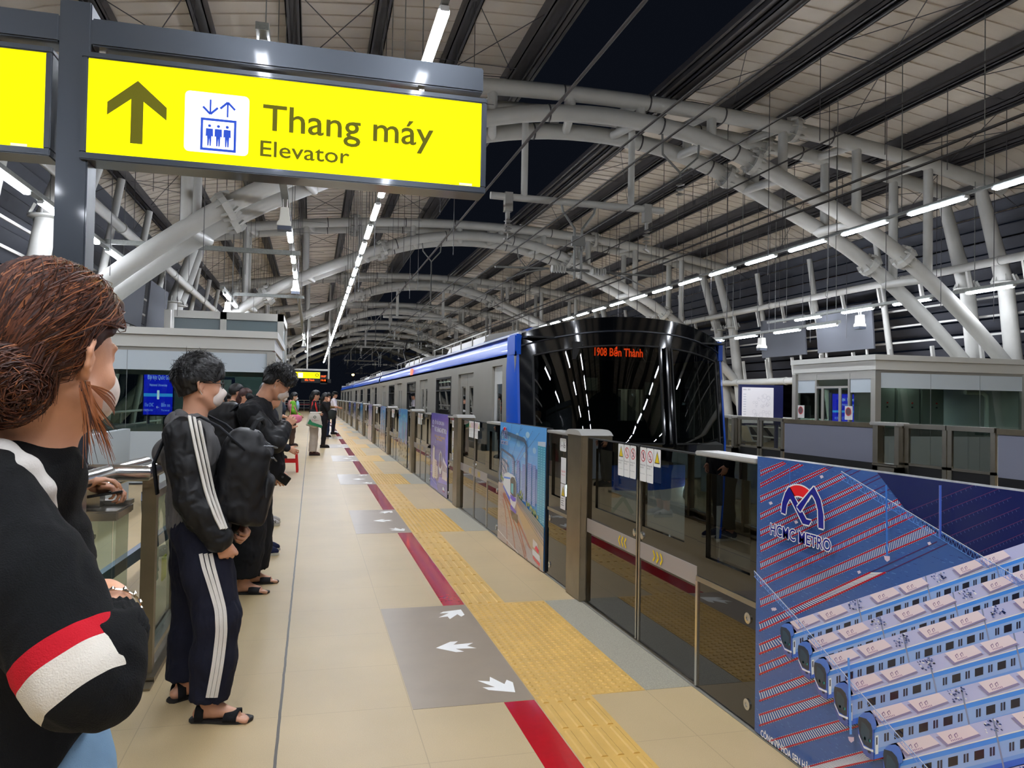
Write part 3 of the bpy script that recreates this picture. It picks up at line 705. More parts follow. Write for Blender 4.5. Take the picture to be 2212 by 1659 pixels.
# --- poster A : train yard, drawn in picture coordinates and laid on its real plane
def draw_yard(A, W_, H_):
    y_far = 3.14
    def px(u, v): p = at(u, v, X=PX - .0115); return (y_far - p[1], p[2] - .012)
    A.rect(0, 0, W_, H_, (54, 84, 142)); rnd = random.Random(3)
    A.up()
    inside = lambda q: 0 < q[0] < W_ and 0 < q[1] < H_
    for _ in range(4200):                              # ballast specks
        s_ = rnd.random() * W_; t_ = rnd.random() * H_; d = .001 + rnd.random() * .0025; c = rnd.choice([(44, 70, 128), (66, 102, 164), (46, 66, 118), (78, 112, 172)])
        if s_ + d * 5 < W_ and t_ + d < H_: A.rect(s_, t_, s_ + d * 5, t_ + d * .7, c, False)
    def clip(P):
        # Sutherland-Hodgman against the poster rectangle
        for ax, lim, sg in ((0, 0, 1), (0, W_, -1), (1, 0, 1), (1, H_, -1)):
            out = []
            for i in range(len(P)):
                a, b = P[i - 1], P[i]; ia = (a[ax] - lim) * sg >= 0; ib = (b[ax] - lim) * sg >= 0
                if ia != ib: t = (lim - a[ax]) / (b[ax] - a[ax]); out.append(tuple(a[j] + (b[j] - a[j]) * t for j in (0, 1)))
                if ib: out.append(b)
            P = out
            if len(P) < 3: return None
        return P
    def poly(pts, c, inc=False):
        P = clip([tuple(px(*p)) for p in pts])
        if P: A.poly(P, c, inc)
    def line(p, q, w, c): 
        p = np.array(p, float); q = np.array(q, float); d = (q - p) / np.linalg.norm(q - p); n = np.array([-d[1], d[0]]) * w / 2
        poly([p - n, q - n, q + n, p + n], c)
    z1 = lambda x, y: (1636 + x / 4.88, 980 + y / 4.88); z3 = lambda x, y: (1636 + x / 4.62, 1300 + y / 4.62)
    T = []
    for f, l in ((z1, [(30, 185, 280, 88), (30, 320, 440, 108), (30, 455, 720, 150), (30, 640, 900, 210), (30, 810, 1090, 310), (30, 970, 1240, 385), (30, 1150, 1464, 490), (30, 1340, 1464, 670), (30, 1540, 1464, 900)]),):
        for a, b, c_, d in l: T.append([f(a, b), f(c_, d)])
    Lw = [z1(30, 230), z1(300, 100), z1(30, 352), z1(480, 118), z1(30, 510), z1(740, 165), z1(30, 690), z1(930, 250), z1(30, 865), z1(1110, 345), z1(30, 1030), z1(1260, 440), z1(30, 1215), z1(1464, 555), z1(30, 1395), z1(1464, 742), z1(30, 1612), z1(1464, 1005)]
    TR = [(t[0], t[1], Lw[2 * i], Lw[2 * i + 1]) for i, t in enumerate(T)]
    for a, b, c_, d, e, f_, g, h in ((20, 215, 760, -125, 20, 290, 860, -100), (20, 430, 400, 270, 20, 520, 500, 330), (20, 640, 500, 450, 20, 725, 560, 500), (20, 900, 700, 655, 20, 990, 800, 705), (20, 1130, 850, 865, 20, 1235, 960, 920), (20, 1420, 1100, 1105, 20, 1530, 1180, 1190), (20, 1780, 1300, 1430, 200, 1790, 1400, 1525), (700, 1840, 1500, 1650, 800, 1900, 1600, 1730)):
        TR.append((z3(a, b), z3(c_, d), z3(e, f_), z3(g, h)))
    ext = lambda p, q, k: (q[0] + (q[0] - p[0]) * k, q[1] + (q[1] - p[1]) * k)
    for i, (a, b, c_, d) in enumerate(TR):
        if 5 < i < 10: b, d = ext(a, b, (.12, .22, .34, .5)[i - 6]), ext(c_, d, (.12, .22, .34, .5)[i - 6])
        far = i < 9; dark = (156, 24, 44)
        if 2 <= i < 10:   # continue to the upper right beyond the gantry, darker
            b2, d2 = ext(a, b, .6), ext(c_, d, .6); line(b, b2, 2.2, (70, 40, 84)); line(d, d2, 2.2, (70, 40, 84))
        gap = math.hypot(a[0] - c_[0], a[1] - c_[1]); n = int((b[0] - a[0]) / (3.7 if i < 9 else 4.4)); w = 1.15 if i < 9 else 1.5
        for j in range(n):
            t = (j + .5) / n
            p = np.array(a) * (1 - t) + np.array(b) * t; q = np.array(c_) * (1 - t) + np.array(d) * t; o = (q - p) / (np.linalg.norm(q - p) + 1e-9) * 2.2
            # sleepers lean right as they come down
            lean = np.array([3.0, 0]) * (gap / 12)
            line(p - o - lean * .5, q + o + lean * .5, w, (232, 238, 250) if not (i in (1, 7, 11) and j % 3) else (170, 182, 214))
        A.up(); line(a, b, 3.0 if i < 9 else 3.8, dark); line(c_, d, 3.1 if i < 9 else 3.9, dark)
    for u, v in ((1665, 1087), (1775, 1030), (1856, 1236), (1716, 1058), (1720, 1128), (2008, 1174), (1670, 1316), (1674, 1316), (1945, 1060)): A.up(); poly([(u - 4, v - 2), (u + 2, v - 4), (u + 5, v + 1), (u - 1, v + 4)], (196, 184, 200))
    # shade of the upper right corner of the print (a photograph of dusk ground)
    A.up(); poly([(1880, 1000), (2212, 1040), (2350, 1060), (2350, 1250), (2212, 1235), (2100, 1205), (1960, 1105)], (26, 32, 76))
    for i in range(6):
        p = (1960 + i * 30, 1105 + i * 18); A.up(); line(p, (p[0] + 190 - i * 12, p[1] - 75 + i * 4), 1.6, (74, 44, 82))
        for j in range(18):
            t = j / 18; u = p[0] + (190 - i * 12) * t; v = p[1] + (-75 + i * 4) * t; line((u, v + 1.5), (u + 2, v + 6), .7, (70, 84, 130))
    # trains
    bl = (66, 130, 214); roof = (172, 176, 212); side = (104, 144, 206); cream = (216, 202, 208)
    fronts = [((1636 + 350 / 4.62, 1300 + 345 / 4.62), .86, -.335), ((1636 + 540 / 4.62, 1300 + 535 / 4.62), .92, -.325), ((1636 + 718 / 4.62, 1300 + 715 / 4.62), 1.0, -.30), ((1636 + 935 / 4.62, 1300 + 965 / 4.62), 1.07, -.28), ((1636 + 1198 / 4.62, 1300 + 1275 / 4.62), 1.16, -.262), ((1954, 1648), 1.24, -.25), ((2035, 1745), 1.3, -.24)]
    for i, ((u0, v0), s, m) in enumerate(fronts):
        L = 760
        def q(x, y, u0=u0, v0=v0, s=s): return (u0 + (x - 718) / 4.62 * s, v0 + (y - 715) / 4.62 * s)     # template of the third train
        def along(x, y, d, m=m, s=s): return (q(x, y)[0] + d, q(x, y)[1] + m * d)
        K = lambda x, y, d: along(x, y, d)
        A.up(); poly([q(640, 560), K(640, 560, L), K(718, 715, L), q(718, 715)], roof)
        poly([q(640, 560), K(640, 560, 14 * s), K(740, 700, 8), q(740, 700)], roof)
        A.up(); poly([q(718, 712), K(718, 712, L), K(718, 950, L), q(718, 965)], side)
        A.up(); poly([q(718, 735), K(718, 735, L), K(718, 880, L), q(718, 880)], (132, 160, 208))
        A.up(); poly([q(715, 700), K(715, 700, L), K(715, 742, L), q(715, 742)], bl); poly([q(712, 690), K(712, 690, L), K(712, 702, L), q(712, 702)], (226, 228, 244))
        A.up(); poly([q(718, 915), K(718, 915, L), K(718, 965, L), q(718, 970)], (52, 96, 190))
        # cab door, doors, windows
        A.up()
        def pan(d0, d1, y0, y1, c): poly([K(718, y0, d0 * s), K(718, y0, d1 * s), K(718, y1, d1 * s), K(718, y1, d0 * s)], c)
        pan(3.5, 9, 770, 930, (208, 216, 234)); A.up(); pan(5, 7.5, 785, 850, (40, 44, 66))
        d = 20
        A.up()
        nn = 0
        while d < L / s - 30:
            pan(d, d + 3.6, 770, 840, (44, 46, 66)); pan(d + 5.2, d + 8.8, 770, 840, (44, 46, 66)); 
            d2 = d + 19
            if nn % 4 != 3 or 0: pan(d2, d2 + 17, 768, 842, (30, 32, 46)); d += 46
            else:
                A.up(); poly([K(640, 558, (d2 + 2) * s), K(640, 558, (d2 + 5) * s), K(718, 960, (d2 + 7) * s), K(718, 960, (d2 + 4) * s)], (120, 130, 160)); d += 34
            nn += 1
        # roof units
        for j, d in enumerate((10, 80, 212, 284, 420, 490)):
            A.up(); poly([K(655, 590, (d - 3) * s), K(655, 590, (d + 58) * s), K(712, 655, (d + 64) * s), K(712, 676, (d + 4) * s)], (128, 122, 160))
            A.up(); poly([K(646, 562, d * s), K(646, 562, (d + 58) * s), K(700, 640, (d + 64) * s), K(704, 662, (d + 8) * s)], cream)
            for e in (16, 26):
                A.up(); poly([K(668, 606, (d + e) * s), K(668, 592, (d + e + 4.5) * s), K(680, 622, (d + e + 5) * s), K(680, 634, (d + e + 1) * s)], (120, 96, 132)); A.up(); poly([K(671, 610, (d + e + 1.2) * s), K(671, 600, (d + e + 3.6) * s), K(680, 620, (d + e + 4) * s), K(680, 630, (d + e + 2) * s)], cream)
            for e in range(7): poly([K(688, 636, (d + 16 + e * 3) * s), K(688, 636, (d + 17.6 + e * 3) * s), K(694, 650, (d + 18 + e * 3) * s), K(694, 650, (d + 16.4 + e * 3) * s)], (160, 130, 160))
        for d in (152, 362):
            A.up(); rr = random.Random(i * 7 + d)
            for _ in range(30):
                x = 650 + rr.random() * 50; e = d + rr.random() * 32; c = rr.choice([(58, 74, 128), (84, 104, 160), (232, 232, 248), (40, 52, 100)]); w = 1 + rr.random() * 3
                y = 560 + (x - 650) * 1.9
                poly([K(x, y, e * s), K(x, y, (e + w) * s), K(x + 8, y + 14, (e + w + 1) * s), K(x + 8, y + 14, (e + 1) * s)], c)
        # front: blue cap, windscreen, white mask, skirt
        A.up(); poly([q(630, 850), q(600, 740), q(602, 830), q(640, 920), q(700, 968), q(722, 972), q(722, 700)], (70, 84, 150))
        A.up(); poly([q(592, 700), q(596, 770), q(640, 870), q(715, 905), q(722, 905), q(722, 700), q(690, 640)], (216, 220, 244))
        A.up(); poly([q(590, 690), q(594, 745), q(638, 850), q(700, 880), q(726, 885), q(724, 690)], (58, 92, 190))
        A.up(); poly([q(597, 598), q(590, 640), q(592, 690), q(606, 770), q(640, 840), q(690, 872), q(714, 874), q(716, 720), q(700, 660), q(660, 618)], (28, 44, 62))
        A.up(); poly([q(620, 640), q(650, 660), q(690, 720), q(690, 830), q(640, 800), q(612, 740)], (34, 60, 78)); poly([q(640, 770), q(656, 780), q(656, 805), q(642, 795)], (58, 190, 180)); poly([q(680, 790), q(696, 800), q(696, 822), q(682, 812)], (58, 190, 180))
        A.up(); poly([q(598, 600), q(615, 582), q(640, 565), q(690, 562), q(715, 580), q(738, 620), q(750, 670), q(744, 706), q(716, 712), q(700, 662), q(660, 616)], (66, 108, 190))
        A.up(); poly([q(735, 605), q(742, 598), q(748, 604), q(742, 622)], (60, 60, 90))
        A.up(); poly([q(672, 885), q(700, 896), q(700, 920), q(676, 908)], (30, 34, 60))
    # gantries: lattice girders
    def gantry(P, h, col, n):
        A.up()
        for (a, b) in zip(P, P[1:]):
            a, b = np.array(a), np.array(b); hv = np.array([0, h]); line(a, b, 1.3, (206, 214, 246)); line(a + [2, 4], b + [2, 4], .9, col); line(a + hv, b + hv, 1.0, col)
            for i in range(n):
                t0, t1 = i / n, (i + .5) / n; p = a + (b - a) * t0; q_ = a + (b - a) * t1 + hv; r = a + (b - a) * (i + 1) / n; line(p, q_, .7, col); line(q_, r, .7, col)
    gantry([(1830, 1018), (2212, 1245), (2330, 1315)], 17, (84, 132, 210), 40)
    gantry([(1640, 1232), (1730, 1330), (1850, 1470), (2020, 1659), (2080, 1725)], 12, (110, 150, 222), 16)
    A.up()
    line((1928, 1047), (1930, 1200), 4, (52, 102, 180)); line((2046, 1048), (2046, 1160), 5, (58, 84, 170)); line((2043.5, 1048), (2043.5, 1160), 1, (150, 160, 220)); line((1846, 1420), (1851, 1585), 5, (84, 140, 216)); line((1718, 1010), (1718, 1055), 2, (60, 100, 170))
    line((1930, 1100), (1960, 1104), 1.6, (60, 110, 190))
    for u, v in ((1930, 1205), (1852, 1595), (1718, 1057)): A.up(); poly([(u - 7, v - 5), (u + 6, v - 4), (u + 6, v + 4), (u, v + 8), (u - 5, v + 3)], (190, 172, 190))
    # logo and writing, flat on the poster
    p = px(1676, 1151); q_ = px(1810, 1187); logo(A, p[0], p[1] - .004, (q_[0] - p[0]) * .985)
    p = px(1655, 1588); q_ = px(1784, 1668)
    A.text('CÔNG TY HOA SEN HÂN HẠNH', p[0], p[1], w=(q_[0] - p[0]) * 1.13, h=.029, c=(240, 242, 248), bold=.02)
yard = poster(1.44, 3.14, 'train_yard_poster', 'large blue poster of a train yard seen from above, with metro logo', draw_yard)
def draw_city(A, W_, H_):
    sx = lambda a: a / 470 * W_; sy = lambda b: H_ - b / 1240 * H_
    def P(*p): return [(sx(a), sy(b)) for a, b in p]
    A.rect(0, 0, W_, H_, (92, 158, 222)).up(); rnd = random.Random(5)
    for i in range(9): A.rect(0, sy(60 + i * 70 + 70), W_, sy(60 + i * 70), tuple(int(c) for c in (92 + i * 9, 158 + i * 5, 222)), False)
    for _ in range(16):
        x, y = rnd.random() * 400 + 20, 60 + rnd.random() * 420; r = 12 + rnd.random() * 34; 
        A.disc(min(max(sx(x), .08), W_ - .08), sy(y), min(.07, r / 470 * W_), rnd.choice([(146, 190, 234), (160, 198, 236), (128, 180, 230)]), 14, ry=.03)
    def tower(x0, x1, top, bot, c, win, rows):
        A.up(); A.poly(P((x0, top), (x1, top), (x1, bot), (x0, bot)), c); A.up()
        for r in range(rows):
            yy = top + 8 + (bot - top - 10) * r / rows
            for w in range(3): A.poly(P((x0 + (x1 - x0) * (w + .25) / 3, yy), (x0 + (x1 - x0) * (w + .75) / 3, yy), (x0 + (x1 - x0) * (w + .75) / 3, yy + 6), (x0 + (x1 - x0) * (w + .25) / 3, yy + 6)), win, False)
    for i in range(26):
        x = rnd.random() * 380 + 8; w = 16 + rnd.random() * 22; h = 370 + rnd.random() * 210
        tower(x, min(x + w, 465), h, 690, rnd.choice([(150, 172, 208), (196, 190, 200), (122, 150, 196), (214, 206, 206), (104, 128, 180)]), (78, 98, 150), 16)
    for x0, x1, t in ((200, 232, 350), (312, 350, 345), (358, 388, 350), (262, 300, 370)): tower(x0, x1, t, 720, (140, 160, 204), (60, 84, 148), 22)
    tower(404, 470, 150, 900, (70, 150, 178), (126, 196, 214), 34)
    A.up().poly(P((404, 130), (470, 120), (470, 165), (404, 165)), (180, 196, 210))
    for x, y in ((250, 660), (235, 690), (330, 730), (360, 760), (380, 780), (215, 700), (20, 560), (60, 590), (400, 810)):
        for _ in range(8): A.disc(min(max(sx(x + rnd.random() * 40 - 20), .02), W_ - .03), sy(y + rnd.random() * 60 - 20), .018, rnd.choice([(96, 128, 66), (70, 104, 58), (128, 146, 84), (196, 176, 120)]), 8)
    # portals and wires
    for x0, x1, y0, yb, w in ((30, 300, 100, 700, 11), (22, 178, 290, 640, 7), (18, 120, 380, 620, 6), (15, 92, 430, 600, 4), (12, 72, 462, 590, 3)):
        c = (74, 96, 120); A.path(P((x0 - 10, yb), (x0 - 8, y0 + 40), (x0, y0), (x0 + 20, y0 - 4), (x1 - 20, y0 + 40), (x1, y0 + 70), (x1 + 2, yb)), w / 470 * W_, c)
    A.up()
    for a, b, c_, d in ((50, 0, 60, 560), (150, 0, 80, 560), (250, 0, 90, 560), (360, 40, 190, 380), (420, 50, 200, 400), (260, 30, 240, 60)): A.line((sx(a), sy(b)), (sx(c_), sy(d)), .004, (60, 76, 100))
    # track bed and rails
    A.up().poly(P((0, 640), (60, 640), (220, 700), (470, 900), (470, 1240), (0, 1240)), (166, 148, 140))
    A.up().poly(P((210, 760), (470, 990), (470, 1240), (440, 1200), (330, 1060), (230, 850)), (176, 150, 118))
    A.up().poly(P((210, 690), (470, 860), (470, 960), (215, 740)), (122, 128, 132))
    for i in range(5): A.up().line((sx(212), sy(705 + i * 14)), (sx(468), sy(880 + i * 34)), .006, (92, 98, 104))
    for _ in range(150):
        y = 720 + rnd.random() * 500; x = 10 + rnd.random() * (y - 560) * .55
        A.poly(P((x, y), (x + 18, y + 3), (x + 18, y + 6), (x, y + 3)), rnd.choice([(136, 120, 116), (190, 176, 166), (120, 106, 106)]), False)
    for pts, w in (([(60, 740), (120, 860), (170, 1020), (210, 1236)], 8), ([(70, 735), (160, 840), (240, 980), (330, 1236)], 9), ([(180, 880), (250, 960), (330, 1080), (400, 1190), (440, 1236)], 9), ([(60, 800), (90, 900), (110, 1050), (120, 1236)], 6), ([(140, 880), (210, 1000), (270, 1120), (310, 1236)], 6)):
        A.path(P(*pts), w / 470 * W_, (150, 86, 66))
    # the train
    A.up().poly(P((72, 530), (120, 500), (200, 520), (160, 560), (150, 790), (60, 640)), (214, 224, 240))
    A.up().poly(P((70, 560), (150, 545), (150, 560), (68, 580)), (70, 120, 210))
    A.up().poly(P((62, 650), (150, 760), (150, 800), (62, 672)), (66, 92, 200))
    A.up().poly(P((140, 560), (160, 524), (190, 524), (208, 560), (214, 760), (190, 850), (160, 830), (142, 770)), (226, 230, 244))
    A.up().poly(P((143, 560), (160, 532), (188, 532), (204, 566), (208, 716), (176, 724), (146, 700)), (34, 48, 60)); A.up().poly(P((152, 600), (178, 596), (178, 700), (152, 690)), (96, 170, 180)); A.up().poly(P((146, 712), (208, 726), (204, 760), (176, 770), (148, 750)), (84, 74, 190))
    A.up().poly(P((150, 810), (214, 850), (210, 880), (150, 860)), (84, 70, 180)); A.up().poly(P((150, 868), (228, 880), (232, 960), (170, 940)), (66, 58, 62))
    A.up().line((sx(5), sy(1150)), (sx(240), sy(1236)), .012, (214, 204, 200))
    for i in range(12): A.line((sx(320), sy(1110 + i * 10)), (sx(455), sy(1150 + i * 7)), .004, (214, 208, 206))
    A.up().poly(P((380, 1010), (420, 1030), (440, 1120), (380, 1080)), (206, 196, 190))
    A.up().poly(P((395, 1088), (410, 1052), (432, 1080), (432, 1115)), (216, 34, 70)); A.up().poly(P((378, 1100), (444, 1122), (444, 1180), (378, 1150)), (240, 236, 240)); A.up().poly(P((384, 1160), (444, 1185), (444, 1215), (384, 1185)), (200, 60, 70))
    logo(A, sx(26), sy(225), sx(86))
poster(6.42, 8.12, 'city_train_poster', 'tall poster of a metro train, towers and blue sky', draw_city)
def draw_purple(A, W_, H_):
    A.rect(0, 0, W_, H_, (74, 64, 150)).up(); rnd = random.Random(2)
    for i in range(10): A.rect(0, H_ * (i / 10), W_, H_ * (i + 1) / 10, (88 - i * 2, 74 - i * 2, 148 + i * 2), False)
    A.up(); A.poly([(W_ * .9, H_ * .25), (W_, H_ * .25), (W_, H_ * .85), (W_ * .86, H_ * .7)], (98, 92, 220))
    A.poly([(0, .02), (W_ * .5, .02), (W_ * .12, H_ * .3), (0, H_ * .3)], (92, 82, 190)); A.poly([(W_ * .5, H_ * .12), (W_ * .98, H_ * .16), (W_ * .98, H_ * .24), (W_ * .55, H_ * .2)], (128, 130, 220))
    w = (232, 232, 246)
    A.text('KẾT NỐI CÙNG BẠN', W_ * .22, H_ * .86, w=W_ * .55, h=.055, c=w, bold=.02); A.text('VÉ THÁNG METRO', W_ * .22, H_ * .765, w=W_ * .66, h=.07, c=w, bold=.03)
    A.text('TIỆN LỢI MỖI NGÀY', W_ * .22, H_ * .69, w=W_ * .6, h=.03, c=(210, 170, 96), bold=.02); A.text('MUA NGAY', W_ * .34, H_ * .655, w=W_ * .34, h=.03, c=(210, 170, 96), bold=.02)
    logo(A, W_ * .06, H_ * .815, W_ * .12, mono=w)
    for x, y in ((.9, .77), (.3, .62), (.06, .2)): A.up().poly([(W_ * (x - .04), H_ * y), (W_ * x, H_ * (y + .006)), (W_ * (x + .04), H_ * y), (W_ * x, H_ * (y - .006))], w).poly([(W_ * (x - .006), H_ * y), (W_ * x, H_ * (y + .05)), (W_ * (x + .006), H_ * y), (W_ * x, H_ * (y - .05))], w)
    def slab(x, y0, y1, wd, c): A.up().poly([(W_ * x, H_ * y0), (W_ * (x + wd), H_ * (y0 - .02)), (W_ * (x + wd), H_ * (y1 - .01)), (W_ * x, H_ * y1)], c)
    slab(.14, .15, .57, .13, (222, 208, 200)); slab(.27, .16, .40, .13, (208, 196, 186)); slab(.38, .17, .33, .10, (196, 184, 178))
    A.rect(W_ * .18, H_ * .54, W_ * .22, H_ * .56, (40, 36, 60))
    for i in range(8): A.rect(W_ * .29, H_ * (.18 + i * .025), W_ * .38, H_ * (.19 + i * .025), (170, 150, 140), False)
    A.up().poly([(W_ * .52, H_ * .30), (W_ * .54, H_ * .48), (W_ * .62, H_ * .54), (W_ * .70, H_ * .50), (W_ * .72, H_ * .34), (W_ * .66, H_ * .25), (W_ * .58, H_ * .24)], (226, 220, 226))
    A.up().poly([(W_ * .54, H_ * .33), (W_ * .56, H_ * .47), (W_ * .62, H_ * .52), (W_ * .68, H_ * .49), (W_ * .69, H_ * .36), (W_ * .62, H_ * .31)], (56, 48, 92))
    A.up().poly([(W_ * .72, H_ * .20), (W_ * .99, H_ * .20), (W_ * .99, H_ * .38), (W_ * .74, H_ * .48)], (216, 206, 210))
    for i in range(4): A.up().poly([(W_ * (.76 + i * .06), H_ * .30), (W_ * (.79 + i * .06), H_ * .295), (W_ * (.79 + i * .06), H_ * (.40 - i * .015)), (W_ * (.76 + i * .06), H_ * (.415 - i * .015))], (84, 78, 130))
    A.up().line((W_ * .08, H_ * .115), (W_ * .45, H_ * .075), .006, (170, 160, 214)); A.up().poly([(W_ * .76, H_ * .07), (W_ * .88, H_ * .065), (W_ * .88, H_ * .09), (W_ * .82, H_ * .115), (W_ * .76, H_ * .095)], (240, 234, 244)); A.text('SEN', W_ * .77, H_ * .05, w=W_ * .1, h=.02, c=(204, 40, 80))
poster(11.40, 13.10, 'purple_ticket_poster', 'tall purple poster with white lettering and a small train', draw_purple)
def draw_sky(seed, cols):
    def f(A, W_, H_):
        rnd = random.Random(seed); A.rect(0, 0, W_, H_, cols[0]).up()
        for i in range(22): A.rect(0, H_ * .45 + H_ * .55 * i / 22, W_, H_ * .45 + H_ * .55 * (i + 1) / 22, tuple(int(a + (b - a) * i / 22) for a, b in zip(cols[1], cols[2])), False)
        for i in range(18): A.up().disc(.15 + rnd.random() * (W_ - .3), H_ * (.5 + rnd.random() * .42), .04 + rnd.random() * .05, tuple(min(255, c + 40) for c in cols[2]), 10, ry=.04)
        for i in range(14): x = rnd.random() * (W_ - .15); A.up().rect(x, H_ * .4, x + .12, H_ * (.5 + rnd.random() * .3), tuple(int(c * (.7 + rnd.random() * .3)) for c in cols[1]))
        for i in range(30): x = rnd.random() * (W_ - .1); y = rnd.random() * H_ * .42; A.up().rect(x, y, x + .08, y + .05, tuple(min(255, int(c * (.8 + rnd.random() * .4))) for c in cols[0]))
        logo(A, .1, H_ * .86, .3)
    return f
for i, (lab, cols) in enumerate((('tall poster of a bright blue sky over a park', ((128, 122, 96), (120, 176, 214), (60, 150, 220))), ('tall poster in soft blue and brown with buildings', ((156, 132, 116), (120, 150, 190), (98, 152, 206))), ('tall poster in pale pink and lilac', ((198, 178, 176), (190, 176, 196), (150, 150, 196))), ('tall poster of sky seen between the fifth and sixth post', ((160, 160, 150), (120, 170, 214), (80, 150, 214))), ('narrow looking distant poster with a lilac sky', ((170, 168, 160), (150, 160, 200), (110, 140, 206))), ('farthest readable poster, blue over grey', ((150, 150, 146), (120, 140, 200), (90, 110, 200))))):
    y = 3.73 + 5.03 * (i + 3)
    poster(y - 2.33, y - .62, 'platform_poster', lab, draw_sky(i, cols))
for k in range(9, 17):
    y = 3.73 + 5.03 * k
    put(MB().box((PX, y - 2.33, .012), (PX + .05, y - .62, 1.25)).build('screen_infill_panel', mat('pale_infill', (170, 164, 150), .3), None), 'small pale infill panel far along the near screen', 'panel', 'distant infill panels')
# ================================================================ far platform screens, seen from the tracks
FX = 9.35
def far_unit(k):
    y = 3.73 + 5.03 * k; W = 1.7; yc = y + W / 2; n = ['nearest', 'second', 'third', 'fourth', 'fifth', 'sixth'][k] if k < 6 else 'distant'
    for nm, a, b, m in (('right leaf', y, yc - .01, 0), ('left leaf', yc + .01, y + W, 1)):
        t = thing('far_screen_door', '%s of the %s pair of doors in the far platform screen' % (nm, n), 'platform door', (FX, a, 0), 'sliding leaves of the far screen')
        MB().box((FX - .04, a, .012), (FX, a + .08, 1.22)).box((FX - .04, b - .08, .012), (FX, b, 1.22)).box((FX - .06, a, 1.16), (FX + .03, b, 1.23)).box((FX - .04, a, .56), (FX, b, .60)).build('frame', STEEL, t, world=True)
        box('lower_panel', (FX - .02, a + .08, .012), (FX, b - .08, .56), BLACKM, t, world=True)
        box('pane', (FX - .02, a + .08, .60), (FX - .01, b - .08, 1.16), CLEAR, t, world=True)
    t = thing('far_screen_post', 'capped steel post unit beside the %s pair of far doors' % n, 'post', (FX, y + W, 0), 'post units of the far screen')
    for a, b in ((y + W + .02, y + W + .62),):
        MB().box((FX - .14, a, .0), (FX, a + .10, 1.2)).box((FX - .14, b - .12, .0), (FX, b, 1.2)).box((FX - .14, a, .0), (FX, b, .52)).build('frame', STEEL, t, world=True)
        MB().tube([(FX - .14, a + .02, .53), (FX - .14, b - .02, .53)], .03, 10).build('roller_bar', STEEL, t, world=True)
        box('pane', (FX - .03, a + .1, .56), (FX - .02, b - .12, 1.16), CLEAR, t, world=True)
        box('cap', (FX - .20, a - .02, 1.19), (FX + .06, b + .02, 1.245), CAP, t, bevel=.012, world=True)
    t = thing('far_infill', 'frosted panel over black base between the %s door unit and the next' % n, 'glass panel', (FX, y + W + .7, 0), 'infill panels of the far screen')
    a, b = y + W + .65, y + 5.03 - .04
    MB().box((FX - .06, a, 1.14), (FX, b, 1.22)).build('top_rail', STEEL_D, t, world=True)
    box('frosted_pane', (FX - .03, a, .54), (FX - .01, b, 1.14), mat('frosted_lilac', (150, 152, 168), .25), t, world=True)
    box('lower_panel', (FX - .03, a, .012), (FX - .01, b, .54), BLACKM, t, world=True)
for k in range(-1, 10): far_unit(k) if k >= 0 else None
put(MB().box((FX - .5, 9.2, .22), (FX - .22, 11.9, .30)).prism([(FX - .5, .3), (FX - .22, .3), (FX - .22, .36), (FX - .44, .36)], 9.2, 11.9, 'y').bar((FX - .3, 9.4, .25), (FX - .05, 9.4, .25), .05).bar((FX - .3, 11.7, .25), (FX - .05, 11.7, .25), .05).build('cable_duct', STEEL), 'long steel duct box on the track side of the far screen', 'duct')
# ================================================================ the train
TX0, TX1 = 2.46, 5.36; TC = (TX0 + TX1) / 2; HW = (TX1 - TX0) / 2
INOX = mat('stainless_side', (166, 162, 152), 0.38, 0.55, noise=0.04, nscale=2)
BLUE = mat('train_blue_paint', (16, 78, 186), 0.34, coat=0.12, spec=.35)
NAVY = mat('train_lower_blue', (28, 78, 168), 0.2, coat=0.4)
TWHITE = mat('train_white_paint', (196, 196, 192), 0.25, coat=0.3)
TROOF = mat('train_roof_grey', (140, 138, 134), 0.35, 0.3)
MASK = mat('black_gloss_mask', (7, 8, 10), 0.08, coat=0.3)
WGL = glass('windscreen_glass', (120, 128, 120), 0.9, 0.015)
SGL = glass('tinted_side_glass', (130, 136, 134), 0.95, 0.10)
train = thing('metro_train', 'arriving blue and silver metro train with black front and red destination display', 'train', (TC, 9.3, 0))
D = (TC, 9.3, 0)
def bt(mb, n, m, **k): return mb.build(n, m, train, world=True, **k)
RP = [(1.45, -.85), (1.45, 2.08), (1.43, 2.22), (1.36, 2.34), (1.22, 2.43), (.98, 2.49), (.6, 2.53), (.0, 2.55)]
